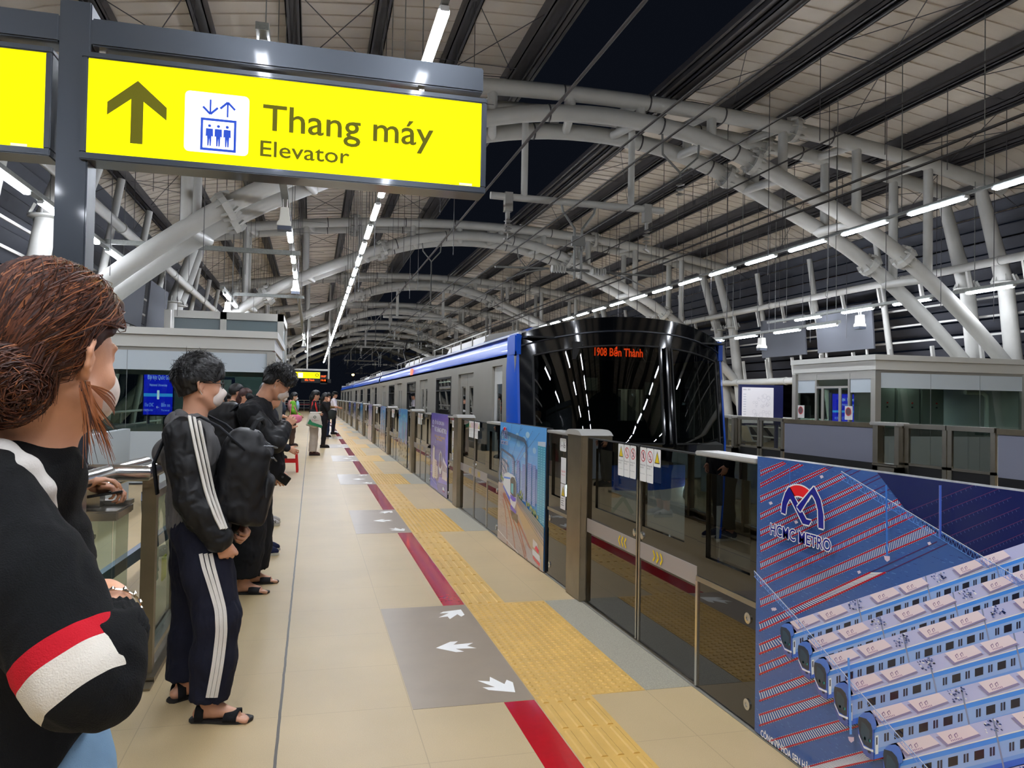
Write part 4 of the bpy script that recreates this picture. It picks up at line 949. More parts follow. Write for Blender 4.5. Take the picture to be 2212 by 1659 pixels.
def car(y0, y1, first=False):
    # side walls with real openings
    doors = [y0 + 2.55 + 5.0 * i for i in range(4)] if first else [y0 + 2.3 + 5.03 * i for i in range(4)]
    holes = []
    for i, d in enumerate(doors):
        holes.append(('door', d, d + 1.3, -.02, 1.93))
        if i < 3: holes.append(('window', d + 2.0, d + 3.75, 1.0, 1.92))
    holes.append(('window', doors[-1] + 1.95, doors[-1] + 2.65, 1.0, 1.92)) if doors[-1] + 2.9 < y1 else None
    if first: holes.append(('cab', y0 + .65, y0 + 1.25, -.02, 1.97))
    else: holes.append(('window', y0 + .7, y0 + 1.6, 1.0, 1.92))
    for sg in (-1, 1):
        xw = TC + sg * 1.45; xi = xw - sg * .05
        ys_ = sorted({y0, y1} | {h[1] for h in holes} | {h[2] for h in holes}); mb = MB()
        for a, b in zip(ys_, ys_[1:]):
            hs = [h for h in holes if h[1] <= a + 1e-6 and h[2] >= b - 1e-6]
            if hs:
                h = hs[0]
                if h[3] > -.5: mb.box((min(xw, xi), a, -.85), (max(xw, xi), b, h[3]))
                mb.box((min(xw, xi), a, h[4]), (max(xw, xi), b, 2.10))
            else: mb.box((min(xw, xi), a, -.85), (max(xw, xi), b, 2.10))
        bt(mb, 'side_wall', INOX)
        for kind, a, b, z0, z1 in holes:
            if kind == 'window':
                f = MB(); w = .035
                f.box((xw - .02, a, z0), (xw + .012 * sg + .02 * 0, a + w, z1)) if False else None
                X0, X1 = sorted((xw - sg * .05, xw + sg * .006))
                f.box((X0, a, z0), (X1, a + w, z1)).box((X0, b - w, z0), (X1, b, z1)).box((X0, a, z0), (X1, b, z0 + w)).box((X0, a, z1 - w), (X1, b, z1)).box((X0, a, z1 - .27), (X1, b, z1 - .25))
                o = bt(f, 'window', BLACKM); box('pane', (xw - sg * .03 - .004 - TC, a - 9.3, z0), (xw - sg * .03 + .004 - TC, b - 9.3, z1), SGL, o)
            else:
                X0, X1 = sorted((xw - sg * .07, xw - sg * .035)); n = 2 if kind == 'door' else 1; dw = (b - a) / n
                for q in range(n):
                    da, db = a + q * dw + .01, a + (q + 1) * dw - .01; wa, wb = (da + .13, db - .13)
                    d_ = MB().box((X0, da, z0), (X1, wa, z1)).box((X0, wb, z0), (X1, db, z1)).box((X0, wa, z0), (X1, wb, .95)).box((X0, wa, 1.72), (X1, wb, z1))
                    o = bt(d_, 'door', INOX if kind == 'door' else TWHITE); box('pane', (X0 + .012 - TC, wa - 9.3, .95), (X1 - .012 - TC, wb - 9.3, 1.72), SGL, o)
                if kind == 'cab': bt(MB().tube([(xw + sg * .03, a - .07, .5), (xw + sg * .05, a - .07, 1.5)], .016, 8), 'grab_rail', CHROME)
    for sg in (-1, 1):                                   # blue shoulder above the windows
        pr = [(TC + sg * p[0], p[1]) for p in RP[1:5]]; mb = MB()
        ya = y0 + (0.0 if not first else .0)
        mb.sheet([[(x, y, z) for x, z in pr] for y in (ya, y1)]); mb.box((min(pr[0][0], pr[0][0] - sg * .03), ya, 2.06), (max(pr[0][0], pr[0][0] - sg * .03), y1, 2.12))
        bt(mb, 'blue_shoulder', BLUE, smooth=True)
        bt(MB().box(*[tuple(v) for v in ((min(TC + sg * 1.37, TC + sg * 1.41), ya, 2.335), (max(TC + sg * 1.37, TC + sg * 1.41), y1, 2.36))]), 'gutter_strip', mat('pale_gutter', (206, 210, 220), .3))
    pr = [(TC + p[0], p[1]) for p in RP[4:]] + [(TC - p[0], p[1]) for p in RP[4:-1][::-1]]
    ya = y0 + (.9 if first else 0); mb = MB().sheet([[(x, y, z) for x, z in pr] for y in (ya, y1)]); bt(mb, 'roof', TROOF, smooth=True)
    bt(MB().box((TC - 1.4, y0 + (1.6 if first else .02), -.9), (TC + 1.4, y1 - .02, -.04)), 'underframe', mat('underframe_grey', (52, 52, 54), .7))
    bt(MB().box((TC - 1.38, y1 - .06, -.04), (TC - .5, y1, 2.5)).box((TC + .5, y1 - .06, -.04), (TC + 1.38, y1, 2.5)).box((TC - .5, y1 - .06, 1.95), (TC + .5, y1, 2.6)), 'end_wall', TWHITE)
    bt(MB().box((TC - 1.3, y0 + 2, 2.12), (TC + 1.3, y1 - .1, 2.16)), 'saloon_ceiling', TWHITE)
    L_ = mat('saloon_lamp', (255, 255, 255), .5, emit=(236, 244, 230), strength=9)
    bt(MB().box((TC - .75, y0 + 2.2, 2.10), (TC - .68, y1 - .3, 2.118)).box((TC + .68, y0 + 2.2, 2.10), (TC + .75, y1 - .3, 2.118)), 'saloon_light', L_)
    for sg in (-1, 1): bt(MB().prism([(TC + sg * 1.36, .0), (TC + sg * .95, .0), (TC + sg * .95, .45), (TC + sg * 1.2, .48), (TC + sg * 1.3, .95), (TC + sg * 1.37, .95)], y0 + 4.0, y1 - 1.0, 'y'), 'bench_seat', mat('seat_blue', (30, 60, 130), .6))
    for q in range(2):                                   # roof units and rails
        a = y0 + (4.0 if q == 0 else 12.2); b = a + 3.9
        mb = MB().prism([(TC - 1.0, 2.46), (TC - .9, 2.66), (TC - .4, 2.76), (TC + .4, 2.76), (TC + .9, 2.66), (TC + 1.0, 2.46)], a, b, 'y'); bt(mb, 'air_conditioner', mat('unit_grey', (156, 154, 148), .45), bevel=.02)
        mb = MB()
        for sg in (-1, 1):
            mb.tube([(TC + sg * 1.12, a - .9, 2.64), (TC + sg * 1.12, b + .9, 2.64)], .015, 6)
            for y in np.linspace(a - .8, b + .8, 6): mb.bar((TC + sg * 1.12, y, 2.44), (TC + sg * 1.12, y, 2.64), .02)
        bt(mb, 'roof_rail', STEEL)
YF = 9.22
car(YF + .12, 29.35, True); car(29.85, 49.4); car(49.9, 69.5)
for y in (29.35, 49.4): bt(MB().box((TC - 1.3, y, -.5), (TC + 1.3, y + .5, 2.42)), 'gangway', mat('gangway_rubber', (60, 60, 62), .7))
# pantograph
pg = MB().bar((TC - .5, 33, 2.95), (TC + .5, 33, 2.95), .06).bar((TC, 33, 3.0), (TC + .0, 34.2, 3.5), .06).bar((TC, 34.2, 3.5), (TC, 33.2, 3.96), .05).bar((TC - .8, 33.2, 3.98), (TC + .8, 33.2, 3.98), .05).bar((TC - .8, 33.5, 3.98), (TC + .8, 33.5, 3.98), .05).bar((TC - .8, 33.2, 3.98), (TC - 1.0, 33.2, 3.85), .04).bar((TC + .8, 33.2, 3.98), (TC + 1.0, 33.2, 3.85), .04)
bt(pg, 'pantograph', mat('pantograph_dark', (44, 42, 42), .5, .5))
# front: curved shell
def ztop(a): return 2.57 - .24 * abs(a) ** 2.2
def yfront(a, z): return 8.72 + .48 * abs(a) ** 2.4 + .14 * max(0, z - 1.0) + .10 * max(0, .7 - z) ** 1.5
def pf(a, t): z = .76 + (ztop(a) - .76) * t; return (TC + a * 1.42, yfront(a, z), z)
xa = lambda x: (x - TC) / 1.42
As = sorted(set(list(np.linspace(-1, 1, 41)) + [xa(2.66), xa(4.22), xa(4.40), xa(5.20)])); Ts = sorted(set(list(np.linspace(0, 1, 21)) + [.13, .80]))
W1, W2 = (xa(2.66), xa(4.22)), (xa(4.40), xa(5.20)); T0, T1 = .13, .80
parts = {'m': MB(), 'w1': MB(), 'w2': MB()}
for a0, a1 in zip(As, As[1:]):
    for t0, t1 in zip(Ts, Ts[1:]):
        am, tm = (a0 + a1) / 2, (t0 + t1) / 2
        k = 'w1' if W1[0] < am < W1[1] and T0 < tm < T1 else 'w2' if W2[0] < am < W2[1] and T0 < tm < T1 else 'm'
        parts[k].add([pf(a0, t0), pf(a1, t0), pf(a1, t1), pf(a0, t1)], [(0, 1, 2, 3)])
def weld(mb):
    idx = {}; v = []; mp = []
    for p in mb.v:
        k = tuple(round(c, 4) for c in p)
        if k not in idx: idx[k] = len(v); v.append(p)
        mp.append(idx[k])
    mb.f = [tuple(dict.fromkeys(mp[i] for i in f)) for f in mb.f]; mb.v = v; return mb
bt(weld(parts['m']), 'front_mask', MASK, smooth=True); bt(weld(parts['w1']), 'windscreen', WGL, smooth=True); bt(weld(parts['w2']), 'side_windscreen', WGL, smooth=True)
# window rims and divider
rim = MB()
for w in (W1, W2):
    for (a, t, b, s_) in ((w[0], T0, w[0], T1), (w[1], T0, w[1], T1)):
        rim.tube([tuple(np.array(pf(a, t + (s_ - t) * i / 8)) + (0, -.006, 0)) for i in range(9)], .014, 6)
    for t in (T0, T1): rim.tube([tuple(np.array(pf(w[0] + (w[1] - w[0]) * i / 10, t)) + (0, -.006, 0)) for i in range(11)], .012, 6)
bt(rim, 'window_rim', BLACKM, smooth=True)
bt(MB().tube([tuple(np.array(pf(-1 + 2 * i / 30, .90)) + (0, -.004, 0)) for i in range(31)], .012, 6), 'roofline_seam', mat('dark_seam', (30, 34, 44), .3), smooth=True)
bt(MB().tube([tuple(np.array(pf((xa(4.22) + xa(4.40)) / 2, T0 + (T1 - T0) * i / 8)) + (0, -.03, 0)) for i in range(9)], .028, 8), 'wiper_cover', MASK, smooth=True)
# crown: from the mask top back to the roof
cr = MB(); rows = []
pr = [(p[0], p[1]) for p in RP[3:]]
full = [(-x, z) for x, z in pr] + [(x, z) for x, z in pr[:-1][::-1]]
for r in range(7):
    t = r / 6; row = []
    for i in range(41):
        a = -1 + 2 * i / 40; x0, y0_, z0_ = pf(a, 1.0); x1 = TC + a * 1.36; z1 = float(np.interp(abs(a) * 1.36, [p[0] for p in RP[3:][::-1]], [p[1] for p in RP[3:][::-1]])); y1_ = YF + 1.05
        e = t; h = math.sin(t * math.pi / 2)
        row.append((x0 + (x1 - x0) * e, y0_ + (y1_ - y0_) * (1 - math.cos(t * math.pi / 2)) ** .8 , z0_ + (z1 - z0_) * h))
    rows.append(row)
bt(cr.sheet(rows), 'nose_crown', TROOF, smooth=True)
# blue corner pillars on both sides
for sg in (-1, 1):
    rows = []
    for i in range(13):
        t = i / 12; z = -.3 + 2.62 * t
        a = sg; y_ = yfront(1, z)
        xo = TC + sg * 1.465; top = max(0, t - .88) / .12
        rows.append([(TC + sg * 1.40, y_ - .02, z), (TC + sg * 1.43, y_ - .015, z), (xo - sg * .05 * top, y_ + .05, z), (xo - sg * .05 * top, YF + .34 + .20 * t, z), (TC + sg * 1.44, YF + .36 + .20 * t, z)])
    bt(MB().sheet(rows), 'blue_corner', BLUE, smooth=True)
    bt(MB().box((min(TC + sg * 1.36, TC + sg * 1.455), YF + .10, 2.06), (max(TC + sg * 1.36, TC + sg * 1.455), YF + .5, 2.34)), 'corner_block', BLUE, bevel=.02)
# lower front: blue band, white bumper with emblem
def band(zf0, zf1, nm, m, off=0.0):
    rows = []
    for r in range(9):
        row = []
        for i in range(41):
            a = -1 + 2 * i / 40; z = zf0(a) + (zf1(a) - zf0(a)) * r / 8; row.append((TC + a * 1.42, yfront(a, z) - off, z))
        rows.append(row)
    bt(MB().sheet(rows), nm, m, smooth=True)
zb = lambda a: .42 + .20 * abs(a) ** 2
band(zb, lambda a: .76, 'blue_front_band', NAVY); band(lambda a: -.35, zb, 'white_front_panel', TWHITE); band(lambda a: -.85, lambda a: -.35, 'skirt', mat('skirt_dark', (40, 42, 46), .5))
band(lambda a: .735, lambda a: .775, 'mask_lip', MASK, .02)
A = Art((3.28, yfront(xa(3.5), .3) - .05, .10), (1, -.06, 0), (0, 0, 1), (0, -1, 0), .0004)
A.path([(0, .05), (.10, .22), (.24, .05), (.40, .24), (.52, .05)], .045, (92, 134, 128)); A.poly([(.14, .27), (.26, .31), (.38, .27), (.34, .245), (.18, .245)], (196, 150, 96)); A.build('emblem', PRINT, train)
for x, s_ in ((3.06, 1), (4.66, 1)):
    y_ = yfront(xa(x), .42) - .02
    bt(MB().lathe([(.155, .06), (.165, -.01), (.12, -.02)], (x, y_, .42), 24, 'y'), 'headlight_bezel', mat('bezel', (60, 66, 72), .2, .6), smooth=True)
    bt(MB().lathe([(.085, .0), (.08, -.03), (.04, -.045)], (x - .02, y_ - .01, .42), 20, 'y'), 'headlight', mat('headlight_glow', (255, 255, 255), .3, emit=(214, 246, 255), strength=26), smooth=True)
# cab interior
cabi = mat('cab_lining', (58, 64, 56), .7)
bt(MB().box((TC - 1.36, 10.9, .2), (4.50, 10.95, 2.3)).box((4.92, 10.9, .2), (TC + 1.36, 10.95, 2.3)).box((4.5, 10.9, .2), (4.92, 10.95, 1.22)).box((4.5, 10.9, 1.70), (4.92, 10.95, 2.3)), 'cab_partition', cabi)
bt(MB().box((TC - 1.36, 9.1, 2.28), (TC + 1.36, 10.9, 2.30)), 'cab_ceiling', BLACKM); bt(MB().box((TC - 1.36, 9.35, .0), (TC + 1.36, 10.9, .04)), 'cab_floor', BLACKM)
bt(MB().prism([(8.85, .2), (9.35, .2), (9.35, .98), (9.2, 1.04), (8.85, .98)], TC - 1.2, TC + 1.2, 'x'), 'driving_desk', mat('desk_dark', (34, 36, 34), .6))
bt(MB().box((3.32, 9.05, 1.64), (3.46, 9.1, 1.80)).box((4.12, 9.05, 1.60), (4.24, 9.1, 1.76)), 'camera_box', mat('cab_grey', (120, 126, 118), .6))
bt(MB().box((5.0, 10.3, .6), (5.2, 10.8, 1.75)), 'equipment_cabinet', mat('cab_cream', (150, 152, 136), .6))
# destination display behind the glass
LED = art_mat('led_display', 0.5, emit=2.6)
bt(MB().box((3.10, yfront(0, 2.1) + .10, 2.02), (4.20, yfront(0, 2.1) + .16, 2.24)), 'display_housing', BLACKM)
A = Art((3.38, yfront(0, 2.1) + .092, 2.075), (1, 0, 0), (0, 0, 1), (0, -1, 0), .0004)
A.text('1908', 0, 0, w=.165, h=.10, c=(255, 70, 20), bold=.025); A.text('Bến Thành', .20, 0, w=.45, h=.10, c=(255, 70, 20), bold=.025); A.build('destination_display', LED, train)
# side indicator lamp and car number
bt(MB().box((TX0 - .02, 19.55, 2.10), (TX0 + .02, 19.85, 2.26)), 'side_lamp', mat('side_lamp_red', (240, 120, 90), .4, emit=(255, 120, 90), strength=1.2))
# ================================================================ the yellow hanging sign
SIGNY = mat('sign_light_yellow', (255, 240, 0), .5)
FRAME = mat('dark_grey_sign_frame', (66, 72, 80), 0.28, 0.5, coat=.4)
LITE = art_mat('backlit_face', 0.6, emit=.95, spec=.08)
ys_ = 3.5
# frame with post
fr = thing('sign_gantry', 'dark grey steel post and beam that carry the yellow signs', 'sign frame', (-.98, ys_ + .06, 0))
MB().box((-1.045, ys_ + .02, 0), (-.925, ys_ + .16, 3.13)).build('post', FRAME, fr, world=True, bevel=.006)
MB().box((-.925, ys_ + .02, 2.95), (.75, ys_ + .14, 3.065)).box((-2.4, ys_ + .02, 2.95), (-1.045, ys_ + .14, 3.065)).build('beam', FRAME, fr, world=True, bevel=.006)
for x in (-.90, .45, -1.3): MB().box((x, ys_ + .05, 2.86), (x + .025, ys_ + .09, 2.96)).build('hanger', CHROME, fr, world=True)
def lightbox(name, label, x0, x1, z0, z1, y, draw, dep=.14):
    t = thing(name, label, 'sign', ((x0 + x1) / 2, y + dep / 2, z0))
    MB().box((x0 - .025, y, z0 - .03), (x1 + .025, y + dep, z0)).box((x0 - .025, y, z1), (x1 + .025, y + dep, z1 + .025)).box((x0 - .025, y, z0), (x0, y + dep, z1)).box((x1, y, z0), (x1 + .025, y + dep, z1)).box((x0, y + dep - .01, z0), (x1, y + dep, z1)).build('frame', FRAME, t, world=True, bevel=.004)
    A = Art((x0, y + .008, z0), (1, 0, 0), (0, 0, 1), (0, -1, 0), .0003); draw(A, x1 - x0, z1 - z0); A.build('lit_face', LITE, t); return t
YW = (252, 244, 0)
def draw_elev(A, W_, H_):
    A.rect(0, 0, W_, H_, YW); DK = (78, 76, 16)
    sx = lambda u, v=250: float(at(u, v, Y=3.508)[0]) + .928
    # arrow
    cx_ = sx(296)
    A.poly([(cx_ - .024, .055), (cx_ + .024, .055), (cx_ + .024, .235), (cx_ + .115, .165), (cx_ + .115, .220), (cx_, .322), (cx_ - .115, .220), (cx_ - .115, .165), (cx_ - .024, .242)], DK)
    A.rrect(sx(399), .045, sx(538), .045 + (sx(538) - sx(399)), .02, (255, 255, 255))
    B_ = (38, 66, 160); x = sx(434)
    A.rect(x, .055, x + .145, .195, B_); A.rect(x + .010, .066, x + .135, .184, (255, 255, 255))
    for i in range(3):
        c = x + .036 + i * .036; A.disc(c, .162, .0065, B_, 12); A.poly([(c - .014, .150), (c + .014, .150), (c + .015, .115), (c + .009, .118), (c + .007, .075), (c + .002, .075), (c, .108), (c - .002, .075), (c - .007, .075), (c - .009, .118), (c - .015, .115)], B_)
    for c, d in ((x + .038, -1), (x + .108, 1)):
        A.up(); y0_, y1_ = (.275, .212) if d < 0 else (.205, .27); A.line((c, y0_), (c, y1_), .007, B_); A.line((c, y1_), (c - .03, y1_ - d * .03), .009, B_); A.line((c, y1_), (c + .03, y1_ - d * .03), .009, B_)
    A.text('Thang máy', sx(568), .168, w=sx(937) - sx(568), h=.112, c=DK, bold=.009); A.text('Elevator', sx(564), .052, w=sx(757) - sx(564), h=.068, c=DK, bold=.008)
    A.rect(W_ - .10, .001, W_ - .04, .012, (214, 214, 170))
lightbox('elevator_sign', 'large yellow lit sign with up arrow, lift pictogram and Thang máy Elevator', -.928, .74, 2.495, 2.89, ys_, draw_elev)
lightbox('yellow_sign', 'yellow lit sign cut off by the left edge of the photo', -2.4, -1.085, 2.495, 2.89, ys_, lambda A, W_, H_: (A.rect(0, 0, W_, H_, YW), A.rect(W_ - .12, .001, W_ - .06, .012, (214, 214, 170))))
def draw_stairs(A, W_, H_):
    A.rect(0, 0, W_, H_, (240, 226, 10)); A.rect(W_ * .14, H_ * .1, W_ * .32, H_ * .85, (250, 250, 250)); A.text('Thang máy', W_ * .36, H_ * .45, w=W_ * .4, h=H_ * .25, c=(60, 60, 20)); A.ring(W_ * .88, H_ * .55, H_ * .28, H_ * .1, (60, 60, 20)); A.text('Elevator', W_ * .36, H_ * .15, w=W_ * .25, h=H_ * .15, c=(60, 60, 20))
lightbox('small_yellow_sign', 'small distant yellow lit sign over the far end of the platform', -.95, .40, 2.52, 2.86, 44, draw_stairs)
t = thing('departure_display', 'small dark departure display with orange digits below the distant yellow sign', 'display', (.2, 43.9, 2.2))
MB().box((-.6, 43.9, 2.28), (1.0, 44.0, 2.50)).box((.42, 43.9, 2.2), (.8, 44.0, 2.72)).build('case', BLACKM, t, world=True)
A = Art((-.4, 43.89, 2.37), (1, 0, 0), (0, 0, 1), (0, -1, 0), .001); A.text('Bến Thành', 0, 0, w=.5, h=.10, c=(255, 90, 20)); A.text('19:07', .86, .22, w=.26, h=.10, c=(255, 90, 20)); A.text('19:10', .86, 0, w=.26, h=.10, c=(255, 90, 20)); A.build('digits', LED, t)
put(MB().tube([(.87, 44.1, 2.3), (.87, 44.1, 8.1)], .05, 10).box((-1, 44.1, 2.95), (.9, 44.2, 3.05)).tube([(-.3, 44.1, 3.0), (-.3, 44.1, 8.0)], .04, 8).build('sign_hanger', PAINT), 'white pole that carries the distant yellow sign', 'pole')
# ================================================================ glass kiosks
FROST = mat('frosted_white_glass', (190, 200, 206), 0.2)
FRM = mat('kiosk_metal', (168, 166, 158), 0.35, 0.6)
PAN = mat('kiosk_fascia', (196, 195, 188), 0.45, 0.1)
def kiosk(x0, x1, y0, y1, label, right):
    t = thing('glass_kiosk', label, 'kiosk', ((x0 + x1) / 2, (y0 + y1) / 2, 0))
    b = lambda n, mb, m, **k: mb.build(n, m, t, world=True, **k)
    b('fascia', MB().box((x0 - .05, y0 - .05, 2.28), (x1 + .05, y1 + .05, 2.48)).box((x0 - .10, y0 - .10, 2.485), (x1 + .10, y1 + .10, 2.60)), PAN)
    b('eaves_trim', MB().box((x0 - .01, y0 - .01, 2.22), (x1 + .01, y1 + .01, 2.278)), FRM)
    for x in (x0, x1):
        for y in (y0, y1): b('corner_post', MB().box((x - .07, y - .07, 0), (x + .07, y + .07, 2.25)), FRM)
    ex = 1 if right else -1
    xt = x0 if right else x1                              # the side that faces the track
    for ya, yb in ((y0 - .02, y0), (y1, y1 + .02)): b('upper_panel', MB().box((x0 + .07, ya, 1.90), (x1 - .07, yb, 2.22)), FROST); b('lower_panel', MB().box((x0 + .07, ya, .03), (x1 - .07, yb, .88)), FROST)
    b('front_pane', MB().box((x0 + .07, y0 - .012, .88), (x1 - .07, y0 - .004, 1.90)), KGLASS)
    b('pane_joint', MB().box(*((x0 + .07 + (x1 - x0) / 3, y0 - .024, .03), (x0 + .076 + (x1 - x0) / 3, y0 - .019, 2.22))).box((x0 + .07 + (x1 - x0) * 2 / 3, y0 - .024, .03), (x0 + .076 + (x1 - x0) * 2 / 3, y0 - .019, 2.22)), mat('joint_grey', (120, 124, 126), .6))
    b('back_pane', MB().box((x0 + .07, y1, .88), (x1 - .07, y1 + .01, 1.90)), KGLASS)
    # track side: two panels and a sliding door
    b('side_pane', MB().box((xt - .006, y0 + .07, .30), (xt + .006, y1 - .07, 1.90)), KGLASS)
    sp = MB(); L_ = y1 - y0
    for f in (0, .28, .72, 1): yy = y0 + .07 + (L_ - .14) * f; sp.box((xt - .035, yy - .03, 0), (xt + .035, yy + .03, 2.22))
    sp.box((xt - .03, y0, 2.10), (xt + .03, y1, 2.22)).box((xt - .04, y0 + L_ * .3, 1.90), (xt + .04, y0 + L_ * .7, 1.95)).box((xt - .03, y0, .0), (xt + .03, y1, .30)).box((xt - .045, y0 + L_ * .38, .3), (xt - .02, y0 + L_ * .41, 1.9)).box((xt - .045, y0 + L_ * .60, .3), (xt - .02, y0 + L_ * .63, 1.9)); b('side_frame', sp, FRM)
    b('side_upper_panel', MB().box((xt - .02, y0 + .1, 1.80), (xt + .0, y0 + .1 + (L_ - .2) * .26, 2.20)), FROST); b('side_upper_panel', MB().box((xt - .02, y1 - .1 - (L_ - .2) * .26, 1.80), (xt, y1 - .1, 2.20)), FROST)
    xb = x1 if right else x0
    b('back_wall', MB().box((xb - .02, y0 + .07, .03), (xb + .02, y1 - .07, 2.22)), PAN) if right else None
    b('ceiling_light', MB().box(((x0 + x1) / 2 - .3, (y0 + y1) / 2 - .3, 2.20), ((x0 + x1) / 2 + .3, (y0 + y1) / 2 + .3, 2.215)), mat('kiosk_lamp', (255, 255, 255), .5, emit=(225, 240, 235), strength=16.0 if right else 3.0))
    return t
kl = kiosk(-4.2, -.69, 13.85, 17.35, 'grey and glass staff kiosk on the near platform, left behind the people', False)
kr = kiosk(11.5, 15.4, 13.75, 16.5, 'grey and glass equipment kiosk on the far platform', True)
# cabinets inside the far kiosk
for i, x in enumerate((13.7, 14.4, 13.0)):
    t = thing('electrical_cabinet', ['tall grey electrical cabinet in the far kiosk, middle one', 'tall grey electrical cabinet in the far kiosk beside the white pipe', 'tall grey electrical cabinet in the far kiosk, nearest its left pane'][i], 'cabinet', (x, 15.6, 0), 'cabinets in the far kiosk')
    MB().box((-.33, -.3, 0), (.33, .3, 1.95)).build('body', mat('cabinet_grey', (150, 154, 146), .5), t, bevel=.01)
    MB().box((-.31, -.315, .05), (.31, -.302, 1.9)).build('door', mat('cabinet_grey', (150, 154, 146), .5), t)
    for z, c in ((1.6, (200, 40, 40)), (1.5, (40, 40, 44))): MB().lathe([(.02, 0), (.02, -.02)], (.1, -.315, z), 10, 'y').build('indicator', mat('ind%d' % c[0], c, .4), t)
put(MB().tube([(14.35, 14.3, 1.86), (14.85, 14.3, 1.86), (14.95, 14.3, 1.78), (14.95, 14.3, .1)], .05, 12).build('white_pipe', mat('white_pvc', (220, 222, 218), .4), smooth=True), 'white bent pipe inside the far kiosk', 'pipe')
# near kiosk contents
def office_chair(x, y, label):
    t = thing('office_chair', label, 'chair', (x, y, 0)); K = mat('chair_black', (24, 28, 40), .7)
    MB().box((-.24, -.04, .62), (.24, .04, 1.12)).build('backrest', K, t, bevel=.03); MB().box((-.25, .0, .42), (.25, .48, .50)).build('seat', K, t, bevel=.03)
    MB().tube([(0, .24, .42), (0, .24, .1)], .03, 8).build('column', K, t); f = MB()
    for i in range(5): a = i * 1.2566; f.bar((0, .24, .1), (.27 * math.cos(a), .24 + .27 * math.sin(a), .04), .04)
    f.build('base', K, t)
office_chair(-2.35, 15.0, 'dark office chair inside the near kiosk, left of the white cap'); office_chair(-1.9, 16.2, 'dark office chair inside the near kiosk, farther one')
t = thing('desk', 'dark desk behind the window of the near kiosk', 'desk', (-2, 14.4, 0))
MB().box((-1.3, -.35, .78), (1.1, .3, .82)).build('desktop', BLACKM, t); MB().box((-1.25, -.3, 0), (-1.2, .25, .78)).box((1.0, -.3, 0), (1.05, .25, .78)).build('side_panel', BLACKM, t)
t = thing('monitor', 'black computer monitor on the kiosk desk', 'monitor', (-1.75, 14.5, .82)); MB().box((-.25, 0, .12), (.25, .03, .42)).build('screen', BLACKM, t); MB().box((-.1, -.06, 0), (.1, .1, .015)).bar((0, .03, .01), (0, .03, .2), .03).build('stand', BLACKM, t)
t = thing('baseball_cap', 'off white baseball cap lying on the kiosk desk', 'cap', (-1.62, 14.2, .82)); CREAM = mat('cream_cloth', (196, 192, 170), .8)
MB().lathe([(.105, 0), (.11, .04), (.095, .085), (.06, .115), (.01, .125)], (0, 0, 0), 20).build('crown', CREAM, t, smooth=True); MB().sheet([[(.06 + .04 * math.cos(a) + r * math.cos(a), r * math.sin(a) * 1.0, .02 - r * .1) for a in np.linspace(-1.2, 1.2, 9)] for r in (.06, .13)]).build('brim', CREAM, t)
put(MB().box((-1.25, 14.15, .82), (-1.05, 14.35, 1.14)).build('white_ring_file', WHITE, bevel=.02), 'white ring shaped file box right of the cap in the kiosk', 'file box')
# --- blue station name signs
def draw_station(A, W_, H_):
    A.rect(0, 0, W_, H_, (22, 34, 214)); w = (150, 190, 255)
    A.text('Đại học Quốc Gia', W_ * .12, H_ * .78, w=W_ * .76, h=H_ * .10, c=(190, 215, 255)); A.text('National University', W_ * .2, H_ * .63, w=W_ * .6, h=H_ * .055, c=(180, 205, 255))
    A.rect(0, H_ * .40, W_, H_ * .47, (60, 160, 250)); A.up().rrect(W_ * .46, H_ * .34, W_ * .54, H_ * .54, .01, (230, 240, 255))
    A.text('Khu CNC', W_ * .05, H_ * .18, w=W_ * .3, h=H_ * .08, c=w); A.text('High Tech Park', W_ * .05, H_ * .08, w=W_ * .28, h=H_ * .04, c=w); A.text('Bến xe', W_ * .62, H_ * .18, w=W_ * .3, h=H_ * .08, c=w); A.text('Terminal', W_ * .62, H_ * .08, w=W_ * .28, h=H_ * .04, c=w); A.text('←', W_ * .44, H_ * .14, w=W_ * .1, h=H_ * .06, c=(230, 240, 255))
def station_sign(x, y, z0, w, h, label, rz=0):
    t = thing('station_name_sign', label, 'sign', (x, y, z0), 'blue station name signs')
    MB().box((-w / 2 - .03, .01, -.03), (w / 2 + .03, .12, h + .03)).tube([(-w / 2 + .1, .06, -z0), (-w / 2 + .1, .06, 0)], .03, 8).tube([(w / 2 - .1, .06, -z0), (w / 2 - .1, .06, 0)], .03, 8).build('case', mat('navy_case', (20, 26, 70), .4), t)
    A = Art((x - w / 2, y + .004, z0), (1, 0, 0), (0, 0, 1), (0, -1, 0), .0006); draw_station(A, w, h)
    o = A.build('lit_face', LITE, t); return t
station_sign(-3.45, 19.3, 1.02, .62, 1.05, 'blue lit station name sign seen through the glass of the near kiosk')
station_sign(14.6, 18.2, .98, 1.55, .85, 'blue lit station name sign seen through the far kiosk')
# map boards
t = thing('map_board', 'white lit network map board on the far platform, left of the kiosk', 'map board', (14.0, 22, .0))
MB().box((-.72, .02, .85), (.86, .12, 2.14)).box((-.6, .03, 0), (-.5, .11, .9)).box((.6, .03, 0), (.7, .11, .9)).build('frame', mat('navy_case', (20, 26, 70), .4), t)
A = Art((13.5, 22.01, 1.1), (1, 0, 0), (0, 0, 1), (0, -1, 0), .0006); A.rect(-.15, -.2, 1.0, .95, (190, 188, 192)); rr = random.Random(4)
A.text('Bản đồ', -.1, .86, w=.25, h=.04, c=(90, 90, 90))
for i in range(9): A.rect(-.1, .72 - i * .08, .0, .735 - i * .08, (130, 136, 150), False)
for i in range(26): x, y = .25 + rr.random() * .6, rr.random() * .75; A.ring(x, y, .03 + rr.random() * .05, .006, (150, 150, 158), 10)
A.build('map_print', art_mat('lit_map', .5, emit=.35), t)
t = thing('map_board', 'white notice board with a dark blue stripe seen through the near kiosk', 'map board', (-2.1, 18.2, 0))
